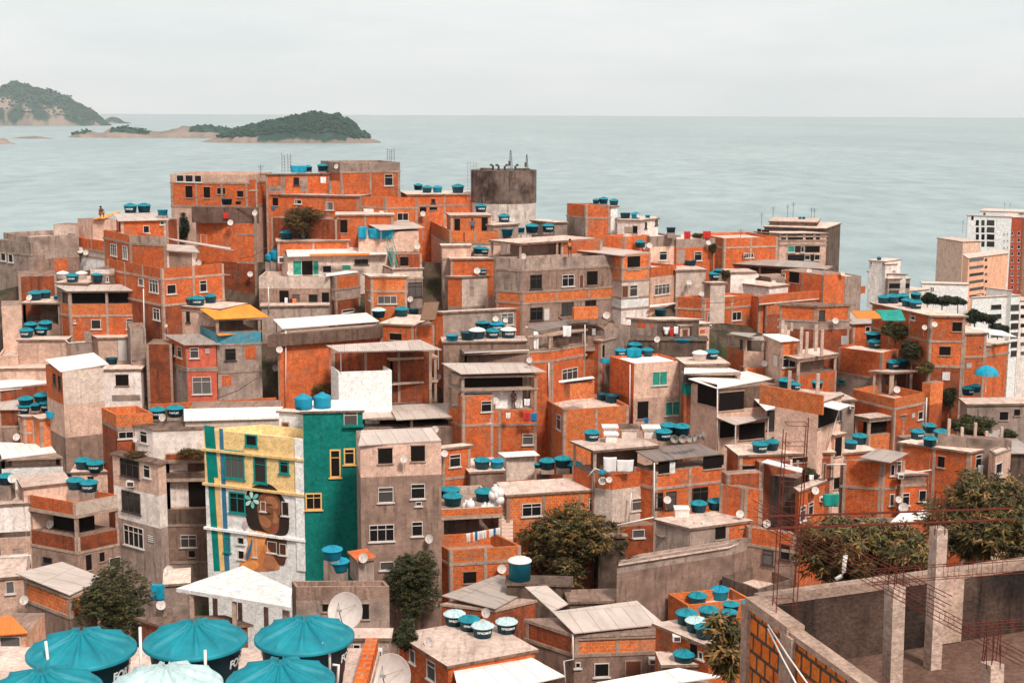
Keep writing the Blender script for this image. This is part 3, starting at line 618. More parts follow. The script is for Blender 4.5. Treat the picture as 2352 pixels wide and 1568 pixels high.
def mural_block():
    T(700, 1600, 2)
    H('m1', 'tall yellow and white house with teal window frames and painted mural', (150,118), (671,204), (985,160), 890, 'yellow|teal>490 clean|teal', par=50, d=104, D=9, rmat='clean', fr=False, win='t 262 262 365 412;t 415 297 482 435;t 549 318 599 386;t 370 180 433 242;t 285 482 371 592;s 450 530 478 582;s 562 532 600 606;t 258 690 291 796;s 330 718 364 755;s 332 788 366 834;s 410 715 430 822;s 486 740 536 800;s 550 752 586 812')
    H('m2', 'white stair tower with orange door rising from the mural house roof', (545,58), (676,66), (690,62), 215, 'clean', d=103.4, D=3, fr=False, base=True, win='d 565 118 597 190 A', roof='slab')
    H('m3', 'bare teal painted block with two blue drums and white window', None, (672,60), (985,46), 215, 'teal', d=104.3, D=8, fr=False, win='w 886 56 958 134 B;y 680 486 771 575 B;y 813 258 870 405 B;y 886 252 945 338 B', rmat='clean')
    tanks('m3', 'the teal block', [(675,54,98,'d'),(774,47,98,'d')])
    H('n4m', 'pinkish grey rendered house with five rows of windows and grey sheet roof', None, (972,238), (1398,212), 900, 'pink>405 brown', roof=None, d=106, D=8, fr=False, win='h 1066 252 1142 332;h 1238 238 1312 320;w 1066 456 1146 536;w 1238 438 1312 516;s 1263 532 1295 554;w 1020 652 1150 740;w 1242 636 1300 712;w 1075 846 1150 890')
    canopy('n4m', (962,238), (1398,210), (1345,143), (978,157), 'sgrey', 6, nm='roof', off=.3)
    T(900, 1150)
    H('m4', 'open sided shed under wide grey sheets behind the teal block', None, (1258,1198), (2170,1185), 1310, 'o:void>1290 brown', roof=None, D=5, d=112)
    canopy('m4', (1250,1205), (1545,1185), (1480,1062), (1235,1078), 'sgrey', 5, off=.3, nm='roof')
    canopy('m4', (1575,1214), (2222,1180), (2048,1060), (1500,1075), 'sgrey', 5, off=.6, nm='roof')
def hill_mid():
    T(900, 600)
    H('r1', 'ridge house with tarp covered tank on its brick roof', (372,222), (530,222), (965,215), 400, 'brick', d=150, D=7, win='k 628 252 680 325;q 690 250 760 390;q 375 330 530 390')
    tanks('r1', 'the ridge house with covered tank', [(765,202,80),(897,204,104)])
    H('r2', 'long brick house along the ridge below the tarp covered tank', None, (375,408), (1228,425), 610, 'brick', D=8, win='h 432 438 488 512;w 640 458 706 496;w 928 478 996 552', par=0)
    tanks('r2', 'the long ridge house terrace', [(852,402,100,'k'),(1042,410,104,'w')])
    H('r3', 'tall brick house on the ridge with grey parapet and one window', None, (1058,118), (1608,112), 420, 'conc>205 brick', d=151, D=7, win='w 1464 222 1542 328', par=20)
    H('r3b', 'brick infill between the two ridge houses', None, (958,285), (1090,288), 425, 'brick', d=156, D=4, roof='flat')
    H('r4', 'light brick house with parapet, blue lid and four pane window', (1235,430), (1475,440), (1770,440), 700, 'brick>532 brick2', par=22, D=6, win='w 1582 578 1686 648;P 1275 540 1365 600;P 1420 560 1460 590')
    H('r5', 'brick house with beam frontage and carport slab below the ridge', None, (1025,598), (1548,596), 800, 'brick', D=4, win='h 1060 640 1125 760;q 1020 640 1058 790')
    H('t3', 'brick house before the stained tower with four blue tanks', None, (1680,410), (2350,405), 600, 'brick>512 brick', D=6, win='k 1895 450 1932 490;h 1790 525 1850 570;h 1880 525 1950 552')
    tanks('t3', 'the brick house before the stained tower', [(1775,376,90),(1856,402,100),(1952,400,96,'c'),(2140,406,122)])
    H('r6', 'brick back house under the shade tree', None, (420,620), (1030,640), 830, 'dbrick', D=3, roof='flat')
    H('r7', 'planted terrace with two tanks under a wooden pergola', None, (480,840), (1140,830), 900, 'brick', D=4, d=141, win='')
    tanks('r7', 'the pergola terrace', [(565,832,128),(728,824,120)])
    H('r8', 'blue and grey lean-to house under a pale corrugated canopy', None, (1225,750), (1780,745), 960, 'pink', D=5, d=139, win='', roof='flat')
    canopy('r8', (1425,735), (1835,712), (1700,648), (1270,660), 'sgrey', 4, vpost=850, off=1.2)
    H('r9', 'long white house with glass doors, green curtains and peeling tin roof', None, (575,985), (1492,960), 1150, 'lconc', roof=None, D=6, win='g 622 1015 704 1148;h 706 1020 806 1148;g 806 1015 862 1146;w 895 1060 978 1128;g 1072 1054 1158 1100;k 1190 1004 1314 1050', fr=False)
    canopy('r9', (575,978), (1492,955), (1420,830), (545,862), 'swhite', 6, off=.5, nm='roof')
    canopy('r9', (780,972), (1330,962), (1325,945), (775,955), 'tile', .5, off=.55, nm='tile_edge')
    H('r9b', 'rounded grey balcony house below the white house', None, (310,1165), (965,1165), 1430, 'lconc>1272 brown', D=5, par=30, win='h 500 1290 585 1420;k 622 1325 686 1420;k 770 1325 852 1405;h 890 1308 956 1410', fr=False)
    tanks('r9b', 'the rounded grey balcony', [(412,1030,95,'d'),(478,1028,140,'d')], .4)
    H('r9c', 'low grey yard wall in front of the rounded balcony', None, (335,1435), (950,1420), 1560, 'conc', D=3, roof='slab', fr=False)
    H('r10', 'small brick room with curved white roof beside the balcony', (965,1160), (1012,1168), (1240,1140), 1290, 'conc|brick>1285 conc>1378 dbrick', roof=None, D=4, win='s 1072 1462 1184 1490')
    canopy('r10', (930,1158), (1226,1120), (1195,1092), (925,1140), 'swhite', 3, off=.4, nm='roof')
    H('r11', 'square brick house with wide white window and yellow patch', (1285,1142), (1340,1165), (1672,1165), 1530, 'brick2>1300 brick2', D=5, win='w 1404 1340 1580 1412;s 1322 1330 1338 1380 A')
    H('r12', 'grey house with teal stair and tall dark window', None, (1540,960), (1810,955), 1100, 'dbrick', D=4, roof='flat', win='h 1610 980 1684 1066')
    H('r12b', 'pale terrace house with large dark window behind the dish', None, (1545,1095), (1815,1085), 1440, 'lconc>1185 conc', D=4, win='k 1685 1215 1810 1345', roof='slab')
    T(1800, 600)
    H('t9', 'grey wall block beside the brick tower house', None, (960,668), (1078,662), 800, 'conc', D=4, d=146)
    H('t8', 'tall brick tower house with three tanks overlooking the sea', (1075,488), (1245,506), (1476,506), 835, 'brick|brick>625 conc|brick', D=5, d=147, par=15)
    H('t8b', 'slim white column house bearing a tank', None, (1478,520), (1538,516), 780, 'clean', d=147.6, D=2.5, fr=False)
    tanks('t8b', 'the slim white column', [(1505,517,90)])
    tanks('t8', 'the brick tower house', [(1342,500,70),(1410,502,92)], .3)
    H('t12', 'white house with roof terrace of tanks on the skyline', None, (1540,640), (1752,648), 790, 'white', D=5, d=143, win='h 1680 700 1722 765;q 1602 705 1680 765')
    H('t12b', 'stained white annex with barred window on the skyline', None, (1738,642), (1912,626), 800, 'white', D=4, d=142, win='k 1775 665 1806 722;k 1884 645 1905 690')
    tanks('t12', 'the white skyline house', [(1610,638,104,'k'),(1706,640,92,'c')])
    tanks('t12b', 'the stained white annex', [(1816,628,52,'o')])
    H('t11', 'brick parapet house between the tower house and white annex', (1405,785), (1605,798), (1832,778), 930, 'brick', par=25, D=6)
    tanks('t11', 'the brick parapet house', [(1748,905,104)])
    H('t10', 'brick row house behind the open slab terrace', None, (1020,835), (1402,828), 960, 'brick', D=4, roof='flat', d=143)
    H('t13', 'plastered house with square window and lidless tank on its corner', None, (1838,795), (2082,785), 1050, 'conc>892 pink', D=6, par=15, win='w 1922 930 1992 1012', fr=False)
    tanks('t13', 'the plastered corner house', [(2030,766,94,'k')], .8)
    H('t2', 'brick room with two dark doorways on a terrace under pale slab', None, (5,603), (375,600), 760, 'brick2', D=4, win='h 40 630 92 745;h 290 618 346 745')
    tanks('t2', 'the brick terrace room', [(283,580,116,'b','FORTLEV')])
    H('t2b', 'brick terrace house with railing blankets and pink lower wall', (-190,645), (-5,740), (465,750), 870, 'brick2>852 pink', par=60, D=6, d=141.5)
    H('t4', 'concrete platform before the stained tower with one blue tank', None, (398,692), (628,678), 800, 'conc', D=4, d=142.5)
    tanks('t4', 'the concrete tower platform', [(496,674,118,'b','FORTLEV')])
    H('t5z', 'pale blank wall house left of the big balcony house', None, (-70,880), (190,872), 1040, 'pink>1000 conc', D=5)
    H('t5y', 'brick house bearing two caged tanks behind the stained turret', None, (5,1000), (425,985), 1180, 'brick', D=5)
    tanks('t5y', 'the brick house behind the turret', [(262,962,105),(312,965,98,'b','FORTLEV')])
    H('t5x', 'stained turret with three blue tanks and wrapped pipe', (-20,1160), (110,1165), (425,1150), 1480, 'brick|lconc>1440 conc', D=5, fr=False, win='q 180 1180 220 1340')
    tanks('t5x', 'the stained turret', [(100,1148,135),(210,1130,110),(298,1156,105,'b','FORTLEV')])
    H('t5w', 'pale blank balcony box between turret and big balcony house', None, (350,1345), (606,1325), 1460, 'pink', D=4, fr=False, par=20)
    H('t5u', 'open roof terrace of bare pillars under a wide pale slab', (372,815), (645,860), (1325,790), 1010, 'o:brown>1000 conc', D=9, d=138, rmat='slab')
    tanks('t5u', 'the wide pale slab', [(522,796,128,'o'),(645,766,92,'o'),(752,772,130),(902,764,122,'b','FORTLEV')])
    H('t6', 'brick house with sheet roof and white railing beside the big balcony house', None, (1582,968), (1845,948), 1510, 'brick>1092 brick2>1205 lconc>1362 clean>1462 white', roof=None, D=7, d=134.5, win='h 1630 975 1746 1098;w 1648 1240 1720 1345;d 1576 1250 1632 1356')
    canopy('t6', (1590,972), (1848,942), (1340,872), (1010,902), 'sgrey', 7, nm='roof', off=.2)
    H('t5', 'big three storey house with grey parapet and long orange brick balcony', (425,985), (665,1002), (1578,955), 1590, 'conc>1110 conc|brown>1308 brick2>1412 brick|brown', par=35, d=133, D=9, win='k 735 1145 842 1276;w 1028 1145 1140 1252;h 1258 1112 1356 1240;d 1190 1150 1222 1262;k 735 1445 850 1562;k 1025 1400 1135 1502;k 1240 1376 1342 1432;D 864 1456 912 1562', fr=True)
    H('t7', 'peach and brick house with sliding window and small awning', None, (1845,1082), (2080,1055), 1560, 'brick>1172 pink>1312 peach', par=25, D=6, d=131.5, win='w 1876 1232 2016 1326', fr=False)
    canopy('t7', (1838,1440), (2085,1408), (2082,1400), (1835,1425), 'swhite', .5, off=.7, nm='awning')
    # ---- middle band
    T(900, 1150)
    H('n5', 'brick house with pale slab and three tanks behind the long canopy', None, (1425,330), (1735,345), 500, 'brick', D=6, win='h 1515 420 1622 482')
    H('n5b', 'low brick lean-to with drain pipe next to the leaning board', None, (1735,352), (1930,345), 470, 'brick', D=4, roof='flat')
    tanks('n5', 'the brick house behind the long canopy', [(1412,284,136,'l'),(1622,275,136),(1735,250,100,'k')])
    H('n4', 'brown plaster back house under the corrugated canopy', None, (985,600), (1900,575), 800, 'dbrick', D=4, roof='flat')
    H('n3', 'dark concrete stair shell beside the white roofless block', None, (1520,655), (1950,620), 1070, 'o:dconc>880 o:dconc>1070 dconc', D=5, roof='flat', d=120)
    H('n1', 'brick house with wide open terrace under a long pale metal roof', (492,420), (565,395), (1420,330), 900, 'o:shade>505 brick>640 brick', roof=None, D=6, win='w 834 718 928 812;q 570 620 980 660')
    canopy('n1', (525,376), (1418,308), (1300,230), (440,290), 'swhite', 6, vpost=500, off=.4, nm='roof')
    H('n2', 'roofless white block beneath a corrugated canopy on steel posts', (972,722), (1042,776), (1532,760), 1065, 'clean', par=70, d=117, D=6, fr=False)
    canopy('n2', (1040,585), (1992,568), (1790,478), (930,530), 'sgrey', 6, vpost=770, off=.2)
    tanks('n2', 'the roofless white block', [(1065,760,110,'l'),(1215,765,150)])
    T(1800, 1150)
    H('n6', 'grey concrete house with barred window and long blank wall', (-128,222), (-65,228), (608,195), 480, 'brick|conc', D=6, win='w 470 235 582 342', fr=False)
    H('n7b', 'slab behind the dark ribbed roof crowded with tanks', None, (-60,500), (700,480), 570, 'brown', D=5, d=122, fr=False)
    tanks('n7b', 'the slab behind the dark ribbed roof', [(20,508,128,'o'),(165,492,150,'k'),(250,480,155,'W'),(288,402,146),(390,474,136,'b','FORTLEV'),(428,414,146,'c','FORTLEV'),(536,472,150,'W','FORTLEV')])
    H('n7', 'low open house under a dark ribbed fibre cement roof', None, (135,605), (728,580), 700, 'o:brown', roof=None, D=4)
    canopy('n7', (132,602), (735,565), (640,468), (45,515), 'sdark', 4, off=.4, nm='roof')
    H('n13', 'blank grey wall house right of the kitchen terrace', None, (1425,400), (1692,350), 640, 'conc', D=5, roof='flat', fr=False)
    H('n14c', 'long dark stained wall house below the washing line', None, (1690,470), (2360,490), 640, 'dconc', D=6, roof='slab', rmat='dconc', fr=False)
    H('n14', 'dark slab house with washing in the shade and one lidless tank', (1662,262), (1905,298), (2290,285), 475, 'conc|dconc', D=6, win='p 1720 320 1800 365;p 1840 330 1872 372', fr=False)
    tanks('n14', 'the dark slab house with washing', [(1935,270,128,'k')])
    H('n14b', 'little pink shed with doorway leaning on the dark slab house', None, (2118,352), (2385,330), 490, 'pink', D=3.5, win='d 2135 385 2180 490;h 2232 395 2278 485;p 2296 385 2342 420', fr=False)
    H('n9b', 'bare concrete stair frame rising beside the kitchen terrace', None, (1100,330), (1440,322), 690, 'o:brown>450 brown>570 o:brown>670 brick', D=4, rmat='rock', win='v 1304 375 1336 436')
    H('n9c', 'small square brick water box on the concrete frame roof', (1128,182), (1140,190), (1358,182), 292, 'brick2', par=14, D=2.5, d=122, fr=False, base=True, group='small sheds on roofs')
    H('n12', 'narrow brick house with blue awning behind the cream house', None, (1385,488), (1515,462), 700, 'brick', D=5, win='h 1385 528 1422 640;h 1460 515 1490 548')
    H('n9', 'brick house with open kitchen terrace under a tilted fibre roof', (740,440), (935,430), (1245,380), 985, 'o:shade>562 dconc>580 brick>675 brick', D=6, roof=None, d=119.5, win='w 1026 740 1170 850')
    canopy('n9', (822,402), (1128,335), (1085,292), (688,355), 'sdark', 4, off=.5, nm='roof')
    H('n8', 'three storey brick house with white walled terrace and curved metal roof', (-20,770), (108,815), (802,800), 1530, 'o:void>935 o:clean>1135 brick>1272 brick', roof=None, D=8, d=113, win='w 285 1040 382 1140;w 665 1340 766 1442;s 325 1205 372 1240')
    H('n8w', 'brick wing of the house with curved metal roof', None, (112,1000), (400,985), 1150, 'brick>1270 brick', D=1.5, d=112.8, roof='flat', win='w 284 1040 382 1140')
    canopy('n8', (100,792), (888,772), (692,686), (-80,692), 'sgrey', 7, off=.5, nm='roof')
    H('n10b', 'little brick shed with tin roof on the flat brick house', (1078,884), (1102,890), (1326,850), 1010, 'brick2', D=3, d=114, roof=None, fr=False, base=True, group='small sheds on roofs')
    canopy('n10b', (1005,868), (1330,828), (1310,812), (995,855), 'swhite', 3, off=.6, nm='roof')
    H('n10', 'plain orange brick house with flat roof, drying rack and sheeted tanks', (850,1008), (1042,1125), (1645,1082), 1420, 'brick2', par=35, d=109.5, rmat='slab', win='h 862 1095 896 1222 A;w 983 1165 1022 1302 A')
    tanks('n10', 'the flat brick house with drying rack', [(1400,1040,120,'k'),(1490,1066,150,'k')])
    H('n11', 'cream plaster house with green curtained windows and brick side', (1470,630), (1692,700), (2150,672), 1290, 'brick|pink>1022 brick|pink', par=20, d=111, rmat='clean', win='g 1857 770 1994 896;g 1977 1045 2111 1172;h 1722 1045 1822 1202', fr=False)
    tanks('n11', 'the cream house with green curtains', [(1568,642,118,'c','FORTLEV'),(1690,652,142,'b','FORTLEV'),(1700,600,140),(1812,640,122,'b')])
def hill_right():
    T(2600, 800)
    H('t14', 'house with curved grey parapet, pink washing and dish on the skyline', None, (242,362), (600,352), 590, 'conc>440 brick', par=22, D=5, d=141, win='w 405 474 476 556;q 245 450 322 580', fr=False)
    H('t15', 'pale roof slab house with one open and one lidded tank', None, (240,645), (512,640), 740, 'lconc', D=4)
    tanks('t15', 'the pale slab near the pink washing house', [(234,592,104),(376,612,104,'k')])
    H('t16', 'brick parapet house with air conditioner and curtained window', None, (680,352), (1175,338), 580, 'brick>440 brick', par=26, D=7, win='w 858 488 950 530')
    H('t16b', 'dark house front below the long sagging roof', None, (720,590), (1600,640), 760, 'o:shade>700 brown>760 brown', roof=None, D=4, fr=False)
    canopy('t16b', (700,580), (1640,634), (1510,566), (655,524), 'sfib', 4, off=.4, nm='roof')
    H('t19', 'stained white wall house below the sagging roof', None, (742,665), (970,662), 810, 'white', D=3, fr=False)
    H('t19b', 'low white yard house behind the brick parapet house', None, (640,742), (1095,822), 850, 'white', D=3, roof='slab', fr=False)
    H('t19c', 'grey tank room and brick wall beside the sagging roof', None, (1110,712), (1330,700), 820, 'dconc|conc', D=3, fr=False, roof='flat')
    H('t18', 'brick upper house with white gutter under the dish', None, (1205,640), (1600,690), 800, 'brick', D=3, roof='flat', win='h 1280 660 1370 760;w 1222 675 1245 720')
    H('t22', 'long pale concrete parapet house with a blue lid on top', None, (1640,712), (1942,695), 810, 'conc', par=12, D=5, fr=False)
    H('t23', 'wide unfinished brick shell with bare concrete columns', (1090,870), (1112,866), (1922,795), 1110, 'brick>960 brick>1050 dbrick', par=70, D=6)
    H('t20', 'slim pale stair turret holding one blue tank', (508,756), (555,762), (692,758), 900, 'brown|lconc', D=3, fr=False)
    tanks('t20', 'the slim pale stair turret', [(590,742,116,'b','FORTLEV'),(622,690,80)])
    H('t21', 'brick house with long parapet and two shuttered windows', (235,885), (498,905), (1008,852), 1190, 'brick>1008 brick', par=22, D=7, win='w 528 1030 596 1120;w 752 1026 836 1104')
    H('t21b', 'brick filler house under the unfinished shell', None, (1000,890), (1100,885), 1110, 'brick', D=3, roof='flat')
    H('t24', 'brick house with twig covered roof slab and grey band', (1192,938), (1535,972), (1842,948), 1410, 'brick>1115 conc>1185 dbrick', D=6, d=131, rmat='rock', win='k 1552 1010 1606 1100 B')
    H('t24b', 'small brick house with zinc roof behind the lamp dish', None, (1865,1140), (2068,1130), 1330, 'brick', roof='s:sfib', D=4, win='w 1975 1160 2020 1210')
    T(2600, 1300)
    H('t26', 'unfinished brick house with ten bare concrete columns on its roof', (1190,250), (1362,310), (1722,252), 620, 'brick2>325 o:brown>465 brick', D=7, roof='slab', d=124)
    H('t27', 'plaster and brick house with white lean-to roof and tilting window', (1042,90), (1198,152), (1372,142), 500, 'pink|brick2', roof=None, D=5, d=119, win='w 1216 275 1336 386;D 1134 275 1176 376')
    canopy('t27', (1198,152), (1384,140), (1230,78), (1030,82), 'swhite', 4, off=.25, nm='roof')
    H('t27b', 'brick house with dark window bay under fibre sheets and one tank', (715,80), (866,120), (1050,130), 480, 'o:shade|shade>236 brick|pink>385 brick', roof=None, D=4, d=118.5, fr=False)
    canopy('t27b', (868,130), (1052,140), (1040,100), (860,108), 'sfib', 2, off=.3, nm='roof')
    canopy('t27b', (722,75), (910,110), (980,75), (760,62), 'sfib', 3, off=-.6, nm='roof')
    H('t27c', 'brick base wall below the white lean-to house', None, (868,392), (1178,380), 500, 'brick', D=2, d=116.5, roof='flat')
    H('t28t', 'grey shed roof carrying a white and a blue tank', None, (330,360), (720,350), 440, 'conc', D=4, d=120)
    tanks('t28t', 'the grey shed behind the cream house', [(456,338,145,'w'),(566,322,136,'b','FORTLEV')])
    H('t28', 'house with tin roof and green glass balcony next to the cream house', None, (318,445), (830,425), 1000, 'o:shade>540 teal>640 dbrick', roof=None, D=4, d=116, fr=False, win='k 318 440 400 530')
    canopy('t28', (312,442), (832,425), (650,368), (318,385), 'swhite', 4, off=.3, nm='roof')
    H('q7', 'grey stair block with air conditioner by the pink house', None, (1770,690), (1882,686), 1000, 'conc', D=3, d=113, fr=False)
    H('n16', 'large blank pink house with white awning window and brick roof wall', (1152,662), (1548,716), (1762,640), 1320, 'pink', D=6, d=110.5, fr=False, win='h 1546 742 1736 910;k 1756 770 1806 868')
    canopy('n16', (1735,778), (1848,732), (1648,690), (1540,726), 'swhite', 1.2, off=.9, nm='awning')
    H('n16b', 'pink corner strip house with tall openings beside the large pink house', None, (1695,1010), (1790,985), 1568, 'pink', D=4, d=107.5, win='h 1700 1030 1760 1200;h 1690 1400 1740 1500', fr=False)
    tanks('n16', 'the large pink house', [(1246,590,150,'b'),(1336,600,104,'b','FORTLEV'),(1535,585,110)])
    wall('low brick parapet wall around the tanks of the pink house', (1008,545), (1590,645), 720, 'brick2', HS['n16'].d+.5, name='brick_wall')
    H('n15', 'pink and white house with metal awnings and open verandas', (378,505), (620,588), (1160,520), 1175, 'pink|shade>786 pink', roof=None, D=7, d=107, fr=False, win='h 438 528 614 734 A;h 635 612 862 780;h 642 880 780 1030;h 818 900 1052 1045;k 1075 780 1145 955;P 1060 600 1158 770')
    canopy('n15', (618,582), (1147,488), (892,420), (350,490), 'swhite', 6, off=.3, nm='roof')
    canopy('n15', (785,916), (1102,842), (865,785), (602,842), 'sgrey', 2.4, off=1.6, nm='awning', vpost=1160, pm='pvc')
    canopy('n15', (1065,782), (1192,745), (985,538), (842,565), 'swhite', 3, off=.9, nm='awning')
    H('n17b', 'recessed brick courtyard house below the five tanks', None, (1020,1265), (1690,1200), 1570, 'dbrick', D=3, d=103.5, roof='flat', win='h 1310 1210 1560 1255;k 1660 1270 1690 1400')
    H('n17', 'brick house with pale slab and a row of five tanks', None, (822,1195), (1690,1150), 1345, 'brick', D=5, d=104, win='h 828 1290 962 1330')
    tanks('n17', 'the pale slab in front of the pink house', [(1008,1178,158,'b','FORTLEV'),(1115,1156,150),(1185,1128,150),(1310,1152,150,'b','FORTLEV'),(1456,1168,162,'c','TIGRE')])
    canopy('n17b', (1392,1352), (1412,1315), (1080,1230), (1025,1255), 'swhite', 2, off=2.5, nm='awning')
    T(3072, 750)
    H('q1', 'tall dark red brick house with pale roof and six blue tanks', (960,1062), (1492,1178), (1818,1182), 1850, 'brick|brick>1412 brick>1642 dbrick', D=8, d=124, win='s 1316 1178 1356 1216;h 1694 1236 1780 1320;h 1574 1460 1678 1540;P 1602 1694 1672 1768')
    tanks('q1', 'the tall dark red brick house', [(1060,1072,115),(1142,1072,130),(1238,1062,122),(1280,1102,120),(1356,1122,124,'b','FORTLEV'),(1356,1036,104)])
    H('q8', 'brick balcony house with white rail and two dishes', None, (1300,1335), (1502,1300), 1640, 'brick>1410 brick', par=30, D=3, d=123, win='w 1462 1448 1496 1560', fr=False)
    H('q8b', 'peach wall house recessed under the tall red brick house', None, (1212,1255), (1482,1262), 1345, 'peach', D=2, d=126, roof='flat', fr=False)
    T(3072, 1250)
    H('q4', 'flat dark brick house with three tanks and low brick kerb', (645,318), (1052,372), (1198,335), 640, 'brick>610 conc', par=14, D=6, d=118, win='t 645 618 706 650 A')
    tanks('q4', 'the flat dark brick house', [(956,266,126),(1045,260,126),(976,336,126,'b','FORTLEV')])
    H('q2', 'plain brick house beside the tall one, under a white metal roof', None, (1800,192), (2012,188), 720, 'brick>408 brick', D=5, d=119, win='v 1820 460 1868 510')
    canopy('q2', (2008,198), (2292,224), (2150,165), (1828,126), 'swhite', 4, off=-1, nm='roof')
    H('q2b', 'brick wing with stair parapet, right of the plain brick house', None, (1952,310), (2215,272), 740, 'brick>408 brick', D=5, d=118.4, win='q 1955 325 2040 400')
    H('q3', 'grey round cornered house with pale roof, umbrella and two tanks', (1768,790), (1832,842), (2420,835), 1080, 'conc', D=9, d=112, fr=False, win='h 2130 910 2206 986;h 2262 888 2316 945')
    tanks('q3', 'the grey round cornered house', [(1838,766,130,'b','FORTLEV'),(1904,736,112)])
    H('q5s', 'rooftop slab room with shelves, open front and three tanks', (962,512), (1142,550), (1335,505), 760, 'o:shade>752 brick', D=3, d=112.5)
    tanks('q5s', 'the open rooftop slab room', [(1075,503,122),(1144,528,132,'b','FORTLEV'),(1232,508,124)])
    H('q5c', 'tall brick stack end wall beside the terrace with dish', (1440,638), (1495,652), (1612,622), 1070, 'brick2>850 brick', D=4, d=111.8, roof='flat', fr=False)
    H('q5', 'brick terrace house with bright parapet and satellite dish on its pillar', (778,702), (1165,792), (1445,735), 1070, 'brick2>888 brick', par=80, D=6, d=110.5, win='v 1318 922 1346 966;w 1376 906 1420 980')
    H('q6', 'brick house with pale stained slab over an open terrace', (795,942), (930,972), (1262,935), 1245, 'brick>990 o:void>1128 brick2', D=5, d=107.5)
    H('q6b', 'brick house with two tanks beside the fibre roofed house', None, (690,1290), (990,1240), 1520, 'brick', D=4, d=103)
    tanks('q6b', 'the brick house beside the fibre roof', [(758,1258,128),(838,1215,148)])
    H('q9b', 'dark sloping stair wall house beside the flat brick house', None, (1180,1130), (1490,1240), 1440, 'dbrick|brown', D=4, d=106.5, fr=False, roof='flat')
    H('q37', 'flat roofed brick house with four tanks near the mango trees', (1215,1180), (1858,1282), (2058,1232), 1568, 'brick', D=6, d=103, win='h 1562 1320 1622 1420;w 1902 1302 1960 1420')
    tanks('q37', 'the flat roof near the mango trees', [(1370,1168,140,'b','FORTLEV'),(1478,1110,135),(1590,1172,145,'b','FORTLEV'),(1486,1232,138)])
    H('q39w', 'long low grey fence wall with four concrete posts', None, (1560,1130), (2240,1180), 1300, 'conc', D=1, d=106.5, fr=False, roof='flat')
    H('q39', 'pale house with grey parapet and washing at its window', (2032,1238), (2092,1300), (2236,1230), 1568, 'conc>1320 pink', par=15, D=5, d=101.5, win='w 2088 1380 2146 1476', fr=False)
    H('q40', 'old house with mossy tiled roof at the far right edge', None, (2238,1290), (2420,1290), 1450, 'dconc', roof='s:sfib', D=6, d=104)
    T(3072, 1700, 2)
    H('n36', 'brick house with bay windows, sloping fibre roof and drain line', (396,170), (602,196), (722,178), 520, 'brick>335 brick', roof=None, D=6, d=101, win='w 642 205 664 264;w 674 188 699 250;w 637 360 661 420')
    canopy('n36', (478,168), (642,196), (738,146), (575,120), 'sfib', 3, off=.35, nm='roof')
    H('n38', 'stained brick wing with curtained window behind the mango branches', None, (700,258), (858,242), 450, 'dbrick|brown>318 brick', D=4, d=99, win='w 700 355 742 420;w 790 340 830 400')
    H('n35', 'narrow brick and pink house with dish, cage and tilted windows', (152,335), (165,345), (300,290), 590, 'brick', D=4, d=99, win='w 165 425 196 502;w 210 404 236 470;d 288 200 318 300', fr=False)
    H('n40', 'low house with white sheet roofs between the mango trees', None, (520,560), (740,560), 700, 'brown', roof=None, D=5, d=84)
    canopy('n40', (500,650), (690,640), (730,560), (560,535), 'swhite', 4, nm='roof')
    canopy('n40', (630,520), (830,490), (850,440), (700,455), 'swhite', 3, off=-2, nm='roof')
